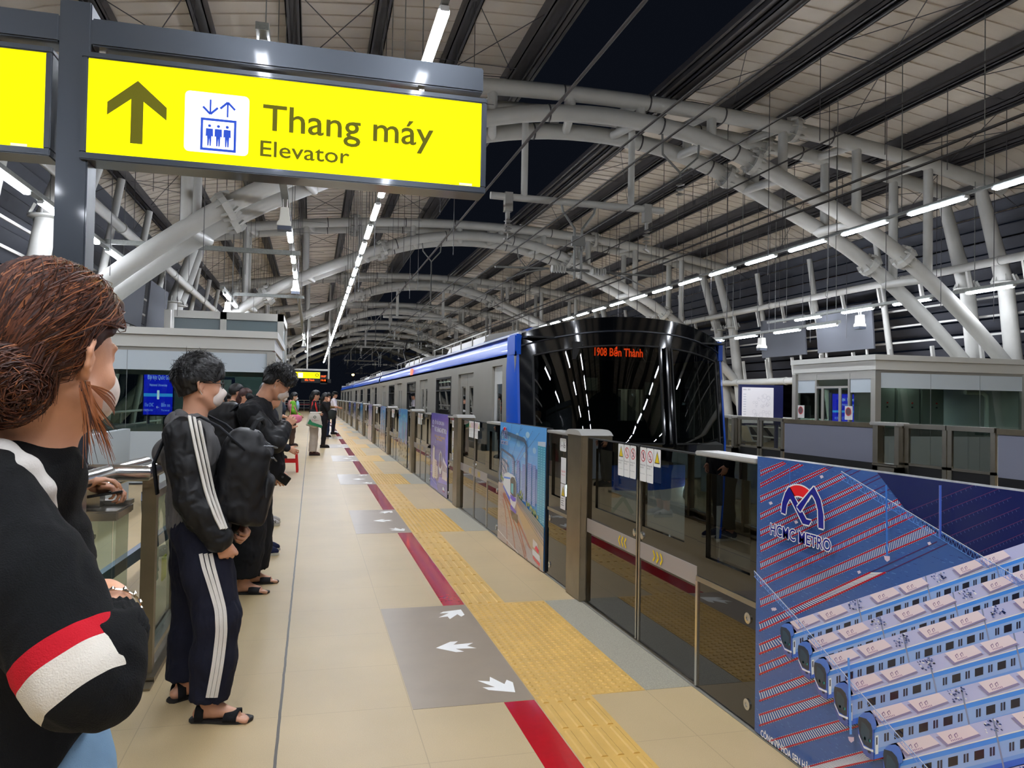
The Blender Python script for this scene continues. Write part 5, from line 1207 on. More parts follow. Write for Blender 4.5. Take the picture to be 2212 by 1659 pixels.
MB().box((-.30, .02, .5), (.42, .1, 1.9)).box((-.2, .03, 0), (-.1, .1, .6)).build('frame', mat('navy_case', (20, 26, 70), .4), t)
A = Art((-2.2, 18.21, .6), (1, 0, 0), (0, 0, 1), (0, -1, 0), .0006); A.rect(0, 0, .45, 1.25, (176, 176, 178)).up().rect(.03, .78, .45, .86, (26, 30, 90)); A.build('notice_print', PRINT, t)
# prohibition stickers on the far kiosk side
for i, (y, s_) in enumerate(((16.05, .12), (14.35, .13))):
    t = put(MB().box((11.40, y, 1.20), (11.415, y + .24, 1.5)).build('notice_sticker', WHITE), 'white notice with a red prohibition ring on the far kiosk, %s' % ('left one' if i == 0 else 'right one'), 'sticker')
    A = Art((11.395, y + .24, 1.2), (0, -1, 0), (0, 0, 1), (-1, 0, 0), .0004); A.disc(.12, .18, .08, (90, 60, 64)); A.ring(.12, .18, .095, .02, (190, 50, 56)); A.build('print', PRINT, t)
# ================================================================ railing and stair glass, left
RX = -.82
t = thing('glass_balustrade', 'stainless steel and glass balustrade around the stair, left of the boy with striped sleeve', 'railing', (RX, 5, 0))
b = lambda n, mb, m, **k: mb.build(n, m, t, world=True, **k)
b('handrail', MB().tube([(RX - .50, 4.32, 1.10), (RX + .02, 4.22, 1.10), (RX + .02, 5.1, 1.10), (RX + .02, 12.5, 1.10)], .042, 16), CHROME, smooth=True)
b('inner_handrail', MB().tube([(RX - .35, 4.25, .86), (RX - .35, 3.5, .86), (RX - .35, 3.40, .80), (RX - .35, 3.38, .2)], .026, 12), CHROME, smooth=True) if False else None
for y in (4.45, 5.35, 6.6, 7.9, 9.2, 10.5, 11.8): b('post', MB().box((RX - .035, y - .03, .01), (RX + .035, y + .03, 1.07)), STEEL_D)
b('base_plate', MB().box((RX - .08, 4.35, 0), (RX + .06, 12.0, .03)).box((RX - .08, 4.36, .03), (RX - .06, 12, .1)), STEEL_D)
for y0, y1 in ((4.52, 5.28), (5.42, 6.53), (6.67, 7.83), (7.97, 9.13), (9.27, 10.43), (10.57, 11.73)): b('glass_pane', MB().box((RX - .02, y0, .12), (RX - .008, y1, .92)), KGLASS)
b('mid_rail', MB().box((RX - .03, 4.45, .94), (RX + .03, 11.8, .98)).box((RX - .03, 4.45, .10), (RX + .03, 11.8, .13)), STEEL)
# glass end column with steel head
b('end_glass', MB().box((-1.12, 4.02, .25), (-1.108, 4.28, .90)).box((-1.10, 4.0, .06), (-.90, 4.012, .90)).box((-.90, 4.02, .06), (-.888, 4.28, .90)), KGLASS)
b('end_head', MB().box((-1.15, 3.97, .90), (-.87, 4.30, .945)), STEEL, bevel=.008)
b('head_support', MB().box((-1.06, 4.1, .945), (-.98, 4.2, 1.04)).box((-1.1, 4.18, .95), (-.86, 4.26, .97)), STEEL)
b('stair_handrail', MB().tube([(-1.02, 5.1, 1.02), (-1.13, 4.35, .97), (-1.19, 4.08, .93), (-1.215, 4.0, .86), (-1.215, 4.0, .15)], .026, 12).tube([(-1.16, 4.2, .88), (-1.12, 4.2, .80), (-1.02, 4.2, .79)], .012, 8), CHROME, smooth=True)
b('far_handrail', MB().tube([tuple(at(314, 1001, Z=1.1)), tuple(at(262, 1014, Z=1.1)), tuple(at(150, 1046, Z=1.1))], .04, 16), CHROME, smooth=True)
b('sloping_rail', MB().bar((-1.6, 4.4, .12), (-.86, 5.6, .62), .05, .07).bar((-.86, 4.5, .95), (-1.05, 5.6, .45), .03, .05), mat('rail_blue_grey', (110, 122, 140), .4, .5))
b('yellow_tag', MB().box((RX - .03, 5.0, .38), (RX - .022, 5.12, .52)).box((RX - .03, 6.0, .36), (RX - .022, 6.14, .50)).box((-1.0, 4.005 - .01, .30), (-.94, 4.0 - .005, .44)), mat('yellow_tag', (238, 226, 30), .5))
put(MB().box((-.84, 4.24, 0), (-.76, 4.34, .012)).build('floor_plate', STEEL_D), 'small steel plate on the floor at the end of the balustrade', 'plate')
# stair side clad behind the glass
put(MB().box((-2.6, 4.6, 0), (-2.5, 12, 1.0)).build('stair_parapet', mat('pale_cladding', (176, 184, 186), .4)), 'pale parapet of the stair behind the balustrade', 'parapet')
# elevator tower
t = thing('lift_shaft', 'grey glazed lift shaft rising behind the near kiosk', 'lift shaft', (-1.7, 23, 0))
f = MB()
for x in (-3.6, -2.2, -.72): f.box((x - .24, 22.0, 0), (x - .08, 22.15, 3.75))
f.box((-3.6, 22.0, 3.55), (-.80, 22.15, 3.75)).box((-.96, 22.0, 0), (-.80, 25, .2)).box((-.96, 24.8, 0), (-.80, 25, 3.75)).box((-.96, 22, 3.55), (-.80, 25, 3.75)); f.build('frame', FRM, t, world=True)
MB().box((-3.6, 22.06, .0), (-.88, 22.09, 3.6)).box((-.90, 22.1, 0), (-.86, 25, 3.6)).build('frosted_cladding', mat('lift_cladding', (96, 110, 112), .3), t, world=True)
# fence at the far end and rails
def fence(x0, x1, y, label, red=False):
    t = thing('end_railing', label, 'railing', ((x0 + x1) / 2, y, 0)); f = MB()
    for z in (.3, .6, .85, 1.1): f.tube([(x0, y, z), (x1, y, z)], .022 if z < 1 else .03, 6)
    f.build('rail', STEEL, t, world=True); f = MB()
    for x in np.arange(x0, x1 + .01, .8): f.tube([(x, y, 0), (x, y, 1.1)], .025, 6)
    f.build('upright', STEEL, t, world=True)
    if red: MB().box((x0, y - .04, .66), (x1, y - .03, .72)).build('red_tape', mat('red_tape', (190, 50, 60), .5), t, world=True)
fence(-4, 1.9, 84, 'steel railing across the far end of the near platform', True)
fence(9.6, 15.8, 33, 'steel railing on the far platform behind the metal seats')
for i, y in enumerate((5.0, 24)):
    pass
t = thing('side_rail_far', 'low white rail along the outer edge of the far platform', 'railing', (15.6, 20, 0))
f = MB()
for z in (.35, .7, 1.05): f.tube([(15.7, 8, z), (15.7, 60, z)], .03, 6)
for y in np.arange(8, 60, 1.5): f.tube([(15.7, y, 0), (15.7, y, 1.05)], .025, 6)
f.build('rails', PAINT, t, world=True)
t = thing('side_rail_near', 'low white rail along the outer edge of the near platform, behind the near kiosk', 'railing', (-4.5, 20, 0))
f = MB()
for z in (.35, .7, 1.05): f.tube([(-4.5, 4, z), (-4.5, 60, z)], .03, 6)
for y in np.arange(4, 60, 1.5): f.tube([(-4.5, y, 0), (-4.5, y, 1.05)], .025, 6)
f.build('rails', PAINT, t, world=True)
t = thing('metal_bench', 'row of perforated metal seats on the far platform', 'bench', (12.1, 19.6, 0), rz=0)
for i in range(3):
    MB().prism([(.0, .45), (.40, .43), (.40, .46), (.02, .48), (-.16, .90), (-.19, .89)], -.25 + i * .56, .25 + i * .56, 'y').build('seat', mat('perforated_metal', (190, 192, 192), .25, .9), t)
MB().box((.05, -.3, .36), (.12, 1.4, .42)).box((.06, -.1, 0), (.11, -.05, .4)).box((.06, 1.2, 0), (.11, 1.25, .4)).build('frame', STEEL_D, t)
# night beyond: a few lit windows and street lamps
bl = thing('distant_building', 'dark building with lit windows beyond the far platform', 'building', (22, 40, -9))
MB().box((-4, -3, 0), (8, 6, 13.5)).build('block', mat('night_block', (16, 18, 26), .9), bl); w_ = MB()
rr = random.Random(8)
for i in range(26): y = -3.02; x = -3.8 + rr.random() * 11; z = 7 + rr.random() * 5.5; w_.box((x, y - .03, z), (x + .16, y, z + .12))
for i in range(26): x = -4.02; y = -2.8 + rr.random() * 8; z = 7 + rr.random() * 5.5; w_.box((x - .03, y, z), (x, y + .16, z + .12))
w_.build('lit_windows', mat('lit_window', (255, 255, 255), .5, emit=(214, 226, 255), strength=1.5), bl)
for x, y, z, c, l in ((9.5, 190, 7.0, (255, 214, 130), 'warm street lamp glowing beyond the end of the station'), (22.5, 30, 2.6, (255, 140, 60), 'orange street light seen low between the far columns')):
    t = thing('street_lamp', l, 'lamp', (x, y, z)); MB().lathe([(.05, -.3), (.35, -.1), (.35, .1), (.05, .3)], (0, 0, 0), 12).build('glowing_head', mat('street_glow%d' % c[2], c, .5, emit=c, strength=6), t); MB().tube([(0, 0, -.3), (0, 0, -12)], .08, 8).build('pole', DARKP, t)
# warm lit food stall dome seen through the far kiosk
# ================================================================ bodies grown from distance fields
def _smin(a, b, k): h = np.clip(.5 + .5 * (b - a) / k, 0, 1); return b + (a - b) * h - k * h * (1 - h)
class Field:
    """smooth union of tapered capsules and ellipsoids on a grid, turned into one continuous surface"""
    def __init__(s, k=.02): s.p = []; s.k = k
    def cap(s, a, b, ra, rb=None, k=None, sc=None):
        """sc: squash (x, y, z) of the section"""
        s.p.append(('c', np.array(a, float), np.array(b, float), ra, ra if rb is None else rb, k or s.k, sc)); return s
    def chain(s, pts, rs, k=None, sc=None):
        for i in range(len(pts) - 1): s.cap(pts[i], pts[i + 1], rs[i], rs[i + 1], k, sc)
        return s
    def ell(s, c, r, k=None, R=None): s.p.append(('e', np.array(c, float), np.array(r, float), R, None, k or s.k, None)); return s
    def cut(s, c, n, k=.002): s.p.append(('p', np.array(c, float), np.array(n, float) / np.linalg.norm(n), 0, 0, k, None)); return s
    def rbox(s, c, h, r, R=None, k=None): s.p.append(('b', np.array(c, float), np.array(h, float), R, r, k or s.k, None)); return s
    def dig(s, c, r, k=.01): s.p.append(('d', np.array(c, float), np.array(r, float), None, None, k, None)); return s
    def ev(s, P, f, q):
        t, a, b, ra, rb, k, sc = q
        if t == 'c':
            if sc is not None: S = np.array(sc, float); P = P / S; a = a / S; b = b / S
            d = b - a; L = max(d @ d, 1e-9); h = np.clip(((P - a) @ d) / L, 0, 1); v = np.sqrt((((P - a) - h[..., None] * d) ** 2).sum(-1)) - (ra + (rb - ra) * h)
            if sc is not None: v = v * min(sc)
        elif t == 'b':
            X = P - a
            if ra is not None: X = X @ ra
            X = np.abs(X) - (b - rb); v = np.sqrt((np.maximum(X, 0) ** 2).sum(-1)) + np.minimum(X.max(-1), 0) - rb
        elif t in 'ed':
            X = P - a
            if ra is not None: X = X @ ra
            n = np.sqrt(((X / b) ** 2).sum(-1)); v = (n - 1) * min(b) if True else n
            if t == 'd': return -_smin(-f, v, k)
        else: v = (P - a) @ b; return -_smin(-f, -v, k)
        return _smin(f, v, k)
    def box(s):
        lo = np.full(3, 1e9); hi = -lo
        for q in s.p:
            if q[0] == 'c':
                m = max(q[3], q[4]); sc = np.array(q[6] if q[6] is not None else (1, 1, 1)); lo = np.minimum(lo, np.minimum(q[1], q[2]) - m * sc); hi = np.maximum(hi, np.maximum(q[1], q[2]) + m * sc)
            elif q[0] in 'eb': lo = np.minimum(lo, q[1] - max(q[2])); hi = np.maximum(hi, q[1] + max(q[2]))
        return lo, hi
    def mesh(s, res, disp=None, clip=None):
        lo, hi = s.box(); pad = res * 3 + (.02 if disp else 0); lo = lo - pad; hi = hi + pad
        if clip: lo = np.maximum(lo, clip[0]); hi = np.minimum(hi, clip[1])
        n = np.maximum(((hi - lo) / res).astype(int) + 1, 4)
        ax = [lo[i] + np.arange(n[i]) * res for i in range(3)]
        f = np.full(n, .2, np.float32)
        for q in s.p:
            if q[0] == 'p': a0, b0 = lo, hi
            elif q[0] == 'c': m = max(q[3], q[4]) * (max(q[6]) if q[6] is not None else 1) + q[5] + .03; a0 = np.minimum(q[1], q[2]) - m; b0 = np.maximum(q[1], q[2]) + m
            else: m = max(q[2]) + q[5] + .03; a0 = q[1] - m; b0 = q[1] + m
            i0 = np.clip(((a0 - lo) / res).astype(int), 0, n - 1); i1 = np.clip(((b0 - lo) / res).astype(int) + 2, 1, n)
            sl = tuple(slice(i0[i], i1[i]) for i in range(3))
            if min(i1 - i0) <= 0: continue
            G = np.stack(np.meshgrid(*[ax[i][sl[i]] for i in range(3)], indexing='ij'), -1)
            f[sl] = s.ev(G, f[sl], q)
        if disp is not None:
            m = np.abs(f) < .03; idx = np.argwhere(m); P = lo + idx * res; f[m] += disp(P).astype(np.float32)
        return surf(f, lo, res)
def surf(f, lo, res):
    """surface nets"""
    ins = f < 0; n = np.array(f.shape)
    c = sum(ins[i:n[0] - 1 + i, j:n[1] - 1 + j, k:n[2] - 1 + k].astype(np.int8) for i in (0, 1) for j in (0, 1) for k in (0, 1))
    act = (c > 0) & (c < 8); ids = -np.ones(act.shape, np.int64); cells = np.argwhere(act); ids[act] = np.arange(len(cells))
    acc = np.zeros((len(cells), 3)); cnt = np.zeros(len(cells))
    cor = [(i, j, k) for i in (0, 1) for j in (0, 1) for k in (0, 1)]
    val = {o: f[cells[:, 0] + o[0], cells[:, 1] + o[1], cells[:, 2] + o[2]].astype(float) for o in cor}
    for o in cor:
        for ax_ in range(3):
            if o[ax_]: continue
            p = list(o); p[ax_] = 1; p = tuple(p); a, b = val[o], val[p]; m = (a < 0) != (b < 0)
            t = np.where(m, a / np.where(m, a - b, 1), 0); q = np.tile(np.array(o, float), (len(cells), 1)); q[:, ax_] += t
            acc[m] += q[m]; cnt[m] += 1
    V = (cells + acc / np.maximum(cnt, 1)[:, None]) * res + lo; F = []
    for ax_ in range(3):
        u, v = (ax_ + 1) % 3, (ax_ + 2) % 3
        sl0 = [slice(1, n[i] - 1) for i in range(3)]; sl0[ax_] = slice(0, n[ax_] - 1); sl1 = list(sl0); sl1[ax_] = slice(1, n[ax_])
        a, b = ins[tuple(sl0)], ins[tuple(sl1)]; off = np.array([1, 1, 1]); off[ax_] = 0
        for m, flip in ((a & ~b, False), (~a & b, True)):
            e = np.argwhere(m) + off
            if not len(e): continue
            eu = np.zeros(3, int); eu[u] = 1; ev = np.zeros(3, int); ev[v] = 1
            g = lambda d: ids[tuple((e + d).T)]
            q = np.stack([g(-eu - ev), g(-ev), g(0 * eu), g(-eu)], 1)
            q = q[(q >= 0).all(1)]
            F.append(q[:, ::-1] if flip else q)
    return V, np.concatenate(F) if F else np.zeros((0, 4), int)
def relax(V, F, it=2):
    for _ in range(it):
        A_ = np.zeros_like(V); c = np.zeros(len(V))
        for i in range(4):
            for j in ((i + 1) % 4, (i - 1) % 4): np.add.at(A_, F[:, i], V[F[:, j]]); np.add.at(c, F[:, i], 1)
        V = V * .45 + .55 * A_ / np.maximum(c, 1)[:, None]
    return V
def skin(fd, name, m, parent, res=.008, disp=None, it=2, clip=None, paint=None):
    V, F = fd.mesh(res, disp, clip); V = relax(V, F, it) - np.array(wl(parent))
    me = bpy.data.meshes.new(name); me.vertices.add(len(V)); me.vertices.foreach_set('co', V.astype(np.float32).ravel())
    me.loops.add(len(F) * 4); me.loops.foreach_set('vertex_index', F.astype(np.int32).ravel()); me.polygons.add(len(F))
    me.polygons.foreach_set('loop_start', np.arange(0, len(F) * 4, 4, dtype=np.int32)); me.polygons.foreach_set('loop_total', np.full(len(F), 4, np.int32))
    me.polygons.foreach_set('use_smooth', np.ones(len(F), bool)); me.update(calc_edges=True)
    if paint:
        ca = me.color_attributes.new('Col', 'FLOAT_COLOR', 'POINT'); ca.data.foreach_set('color', np.concatenate([paint(V), np.ones((len(V), 1))], 1).astype(np.float32).ravel())
    return link(name, me, m, parent)
def noise3(P, s, seed=0):
    r = np.random.RandomState(seed); v = 0
    for i in range(5):
        d = r.randn(3); d /= np.linalg.norm(d); v = v + np.sin(P @ d * s * (1 + .6 * i) + r.rand() * 6.28 + 1.5 * np.sin(P @ np.roll(d, 1) * s * .7)) / (1 + .5 * i)
    return v / 3
def folds(amp=.004, s=26, seed=0, st=(1, 1, .45)):
    if s < 40: s = s * 2.6
    def f(P):
        Q = P * np.array(st); w = Q + .05 * np.stack([noise3(Q, s * .5, seed + 5), noise3(Q, s * .5, seed + 6), noise3(Q, s * .5, seed + 7)], 1)
        return amp * (.7 * noise3(Q, s * .7, seed) + 1.5 * (np.abs(noise3(w, s * .9, seed + 3)) - .35))
    return f
def nrm(v): v = np.array(v, float); return v / (np.linalg.norm(v) + 1e-9)
def hand(fd, w, d, pn, side, curl=.3, s=1.0, spread=.12, k=.004, curls=None, thumb=.6):
    """w wrist, d direction of the fingers, pn the back-of-hand normal, side +1/-1 where the thumb leaves"""
    w = np.array(w, float); d = nrm(d); pn = nrm(np.array(pn) - d * np.dot(pn, d)); t = np.cross(pn, d) * side
    pl = .088 * s
    for i, o in enumerate((.030, .011, -.009, -.028)):
        b = w + d * (pl * (1 - .05 * abs(i - 1))) + t * o * s
        fd.cap(w + d * .012 * s + t * o * .6 * s, b, .0135 * s, .0105 * s, k=.012)
        L_ = (.040, .046, .043, .034)[i] * s; r = (.0090, .0092, .0087, .0078)[i] * s; a = 0; p = b; f = nrm(d + t * spread * (1.5 - i) * .45)
        c = curls[i] if curls else curl
        for j in range(3):
            a += c * (.9, 1.1, .8)[j]; q = p + (f * math.cos(a) - pn * math.sin(a)) * L_ * (1, .62, .5)[j]; fd.cap(p, q, r * (1 - .07 * j), r * (.95 - .09 * j), k=k); p = q
    p = w + d * .018 * s + t * .022 * s; f = nrm(d * .72 + t * thumb - pn * .25)
    for L_, r in ((.040, .0125), (.030, .0105), (.024, .0092)):
        q = p + f * L_ * s; fd.cap(p, q, r * s, r * .92 * s, k=.006); p = q; f = nrm(f + d * .25 - pn * .15 * curl)
    fd.cap(w - d * .03 * s, w + d * .03 * s, .024 * s, .026 * s, k=.015, sc=None)
SKIN = mat('skin', (206, 152, 122), 0.5, noise=0.04, nscale=14, bump=.05, bscale=220); SKIN.node_tree.nodes['Principled BSDF'].inputs['Subsurface Weight'].default_value = .08
SKIN.node_tree.nodes['Principled BSDF'].inputs['Subsurface Radius'].default_value = (.012, .005, .003)
HAIR = mat('black_hair', (20, 18, 18), 0.42, bump=.6, bscale=90, aniso=(1, 1, .25))
MASKC = mat('white_face_mask', (222, 208, 198), 0.85, bump=.15, bscale=120)
def rotz(p, a, c=(0, 0)): x, y = p[0] - c[0], p[1] - c[1]; return np.array([c[0] + x * math.cos(a) - y * math.sin(a), c[1] + x * math.sin(a) + y * math.cos(a), p[2]])
class Head:
    """head frame: c centre of the skull, yaw about z (0 = +x), pitch (+ looks down), s scale"""
    def __init__(s, c, yaw=0, pitch=0, sc=1.0, roll=0):
        s.c = np.array(c, float); s.s = sc
        s.M = np.array((Matrix.Rotation(yaw, 3, 'Z') @ Matrix.Rotation(pitch, 3, 'Y') @ Matrix.Rotation(roll, 3, 'X')))
    def __call__(s, x, y, z): return s.c + s.M @ (np.array([x, y, z]) * s.s)
    def build(s, fd, neck, face=True):
        q = s.s; R = s.M
        fd.ell(s(-.012, 0, .03), (.098 * q, .076 * q, .093 * q), .02, R); fd.ell(s(.03, 0, -.035), (.062 * q, .060 * q, .085 * q), .03, R)
        fd.ell(s(.055, 0, -.088), (.034 * q, .030 * q, .026 * q), .025, R)                                         # chin
        for sg in (-1, 1): fd.cap(s(.0, sg * .058, -.055), s(.05, sg * .022, -.095), .016 * q, .014 * q, .03); fd.ell(s(.060, sg * .036, -.032), (.02 * q, .022 * q, .02 * q), .02, R)
        if face:
            fd.cap(s(.083, 0, .012), s(.107, 0, -.028), .008 * q, .011 * q, .010); fd.cap(s(.095, -.010, -.034), s(.095, .010, -.034), .008 * q, .008 * q, .006)
            for sg in (-1, 1): fd.dig(s(.096, sg * .031, .008), (.013 * q, .017 * q, .011 * q), .012); fd.ell(s(.076, sg * .031, .006), (.013 * q, .0135 * q, .011 * q), .004, R); fd.cap(s(.084, sg * .014, .026), s(.078, sg * .046, .024), .006 * q, .005 * q, .012)
            fd.cap(s(.090, -.020, -.060), s(.090, .020, -.060), .006 * q, .006 * q, .006); fd.cap(s(.088, -.016, -.070), s(.088, .016, -.070), .0065 * q, .0065 * q, .006)
        k_ = getattr(s, 'ear', 1.0)
        for sg in (-1, 1):                                                                                          # ears
            e = [(-.004, .074, .018), (-.016, .088, .024), (-.028, .092, .008), (-.024, .088, -.016), (-.010, .076, -.032), (-.002, .072, -.034)]
            fd.chain([s(a, sg * (.074 + (b - .074) * k_), c) for a, b, c in e], [.006 * q, .0055 * q, .006 * q, .0055 * q, .007 * q, .005 * q], k=.004)
            fd.ell(s(-.012, sg * (.076 + (k_ - 1) * .008), -.004), (.016 * q, .008 * q, .025 * q), .006, R)
def facemask(H, parent, dy=0):
    fd = Field(.012); q = H.s
    fd.ell(H(.064, 0, -.050), (.052 * q, .056 * q, .050 * q), .01, H.M); fd.cap(H(.085, 0, -.01), H(.115, 0, -.035), .012 * q, .014 * q, .02); fd.ell(H(.050, 0, -.085), (.045 * q, .045 * q, .026 * q), .02, H.M)
    fd.cut(H(.018, 0, -.04), H.M @ np.array([-1, 0, -.15])); fd.cut(H(.09, 0, .000), H.M @ np.array([-.35, 0, 1.0]))
    o = skin(fd, 'face_mask', MASKC, parent, .0045, folds(.0012, 90, 3)); mb = MB()
    for sg in (-1, 1):
        mb.tube([H(.030, sg * .060, -.012), H(.010, sg * .071, .014), H(-.008, sg * .082, .028), H(-.024, sg * .088, .010), H(-.020, sg * .086, -.022)], .0022 * q, 6)
        mb.tube([H(.026, sg * .054, -.078), H(.006, sg * .068, -.060), H(-.016, sg * .084, -.028)], .0022 * q, 6)
    mb.build('ear_loop', MASKC, parent, smooth=True, world=True)
def hair_cap(H, parent, m=None, face=False, amp=.006, top=.018, seed=1, low=-.045, front=.062, fringe=0.0, name='hair', res=.005):
    fd = Field(.02); q = H.s
    fd.ell(H(-.016, 0, .042), ((.101 + top * .5) * q, (.083 + .008) * q, (.088 + top) * q), .01, H.M)
    fd.ell(H(-.050, 0, .0), (.060 * q, .078 * q, .085 * q), .03, H.M)
    fd.ell(H(.035, 0, .088 + top * .4), (.058 * q, .062 * q, .030 * q), .03, H.M)
    if fringe: fd.ell(H(.078, 0, .058), (.030 * q, .062 * q, (.024 + fringe) * q), .02, H.M)
    fd.cut(H(front - .0, 0, .02), H.M @ np.array([1, 0, -1.15 if not fringe else -1.9])); fd.cut(H(-.06, 0, low), H.M @ np.array([.25, 0, -1]))
    for sg in (-1, 1): fd.dig(H(.028, sg * .085, -.018), (.052 * q, .034 * q, .042 * q), .006)
    if face: fd.dig(H(.105, 0, -.030), (.078 * q, .13 * q, .088 * q), .008)
    M_ = H.M
    def dp(P): L_ = (P - H.c) @ M_; return amp * noise3(L_ * np.array([1.0, 1.6, .5]), 95, seed) + amp * .6 * noise3(L_, 36, seed + 1)
    return skin(fd, name, m or HAIR, parent, res, dp, 1)
def strands(H, parent, roots, path, n, m, seed=1, name='hair_strands', r=.0009):
    rr = np.random.RandomState(seed); mb = MB()
    for i in range(n):
        pts = path(rr)
        k = len(pts); mb.tube([H(*p) for p in pts], [r * H.s * (1 - .75 * abs(2 * j / (k - 1) - .8)) + .0002 for j in range(k)], 3, caps=False)
    return mb.build(name, m, parent, smooth=True, world=True)
def legs(fd, J, r=(.088, .062, .042), k=.03):
    for s in ('l', 'r'):
        h, kn, an = J['hip_' + s], J['kne_' + s], J['ank_' + s]; fd.chain([h, (np.array(h) + kn) / 2, kn], [r[0], (r[0] + r[1]) / 2 + .004, r[1]], k); fd.chain([kn, np.array(kn) * .65 + np.array(an) * .35, an], [r[1], r[1] - .002, r[2]], k)
def foot(fd, an, yaw, L_=.24, bare=True):
    d = np.array([math.cos(yaw), math.sin(yaw), 0]); t = np.array([-d[1], d[0], 0]); a = np.array(an, float)
    b = np.array([a[0], a[1], .0])
    fd.cap(b - d * .045 + [0, 0, .034], b + d * .01 + [0, 0, .05], .030, .034, .02); fd.chain([a, b + [0, 0, .055] + d * .03, b + d * .12 + [0, 0, .030]], [.036, .034, .024], .02); fd.cap(b + d * .10 + t * .02 + [0, 0, .025], b + d * .12 - t * .025 + [0, 0, .022], .020, .018, .02)
    if bare:
        for i, o in enumerate((-.032, -.013, .002, .016, .029)):
            x = (.175, .180, .172, .162, .150)[i]; r = (.0125, .0095, .009, .0085, .008)[i]; fd.cap(b + d * .13 + t * o + [0, 0, .020], b + d * x + t * o * 1.1 + [0, 0, .013], r, r, .004)
    return d, t, b
# ================================================================ people
def cloth(name, rgb, rough=.85, bump=.25, bs=300, noise=.06, sheen=.0, spec=.3): return mat(name, rgb, rough, noise=noise, nscale=9, bump=bump, bscale=bs, sheen=sheen, spec=spec)
BLK = cloth('black_cloth', (17, 17, 20)); NVY = cloth('navy_track_cloth', (18, 20, 36)); SHELL = cloth('black_shell_fabric', (20, 20, 22), .5, .1, 60)
GRYC = cloth('grey_jersey', (98, 96, 96)); STR = cloth('white_stripe', (214, 208, 198), .7); JEAN = cloth('light_denim', (120, 152, 180), .9, .4, 500, .12); KNIT = cloth('black_knit', (12, 13, 15), .95, .5, 420, .1)
SOLE = mat('black_rubber_sole', (26, 24, 24), .6); WSOLE = mat('white_rubber_sole', (206, 200, 184), .6)
def joints(base, H=1.7, yaw=0.0, lean=0.0, st=.10, **ov):
    L = dict(pel=(0, 0, .93), waist=(.0, 0, 1.06), chest=(.0, 0, 1.24), neck=(-.005, 0, 1.44), head=(.035, 0, 1.585))
    for s, n in ((1, 'l'), (-1, 'r')): L.update({'sh_' + n: (-.005, .172 * s, 1.385), 'el_' + n: (-.03, .215 * s, 1.12), 'wr_' + n: (.05, .20 * s, .88), 'hip_' + n: (0, .082 * s, .90), 'kne_' + n: (.012, (st * .95) * s, .49), 'ank_' + n: (-.02, st * s, .085)})
    J = {}; k = H / 1.7
    for n, p in L.items():
        p = np.array(p) * k
        if lean and p[2] > .93 * k: d = p[2] - .93 * k; a = lean * min(1, d / .4); p = np.array([p[0] + d * math.sin(a), p[1], .93 * k + d * math.cos(a)])
        J[n] = rotz(p, yaw) + np.array([base[0], base[1], 0])
    J.update({n: np.array(v, float) for n, v in ov.items()}); J['yaw'] = yaw; J['k'] = k; return J
def torso(fd, J, g=0.0, low=True, hip=1.0):
    R = np.array(Matrix.Rotation(J['yaw'], 3, 'Z')); k = J['k']; c, w, p = J['chest'], J['waist'], J['pel']
    fd.ell(c + [0, 0, .02], ((.112 + g) * k, (.158 + g) * k, .165 * k), .04, R); fd.ell(w, ((.095 + g) * k, (.135 + g) * k, .15 * k), .05, R)
    if low: fd.ell(p, ((.108 + g) * k * hip, (.152 + g) * k * hip, (.13 + g) * k), .05, R)
    for s in 'lr': fd.cap(J['neck'] - [0, 0, .03], J['sh_' + s], (.050 + g * .7) * k, (.052 + g) * k, .04)
def arm(fd, J, s, g=0.0, end=1.0, k=.02, fold=True):
    a, b, c = J['sh_' + s], J['el_' + s], J['wr_' + s]; q = J['k']; c2 = b + (c - b) * end
    fd.chain([a, (a + b) / 2, b], [(.052 + g) * q, (.045 + g) * q, (.040 + g) * q], k); fd.chain([b, b + (c2 - b) * .35, c2], [(.040 + g) * q, (.040 + g) * q, (.040 - .014 * end + g) * q], k)
def trousers(name, J, m, parent, g=.02, hem=.10, res=.008, wide=0.0, top=1.0, seed=3, amp=.005):
    fd = Field(.03); k = J['k']; R = np.array(Matrix.Rotation(J['yaw'], 3, 'Z'))
    fd.ell(J['pel'] + [0, 0, -.01], ((.108 + g) * k, (.150 + g) * k, .14 * k), .04, R)
    for s in 'lr':
        h, kn, an = J['hip_' + s], J['kne_' + s], J['ank_' + s]; e = an + (kn - an) * max(0, (hem - an[2]) / (kn[2] - an[2])) if hem > an[2] else an
        fd.chain([h, (h + kn) / 2, kn, (kn + e) / 2, e], [.09 * k + g, .078 * k + g + wide * .4, .058 * k + g + wide * .8, .052 * k + g + wide, .047 * k + g + wide], .03)
    fd.cut((0, 0, hem), (0, 0, -1)); fd.cut(J['pel'] + [0, 0, .11 * top], (0, 0, 1))
    return skin(fd, name, m, parent, res, folds(amp, 24, seed, (1, 1, .5)) if amp else None), fd
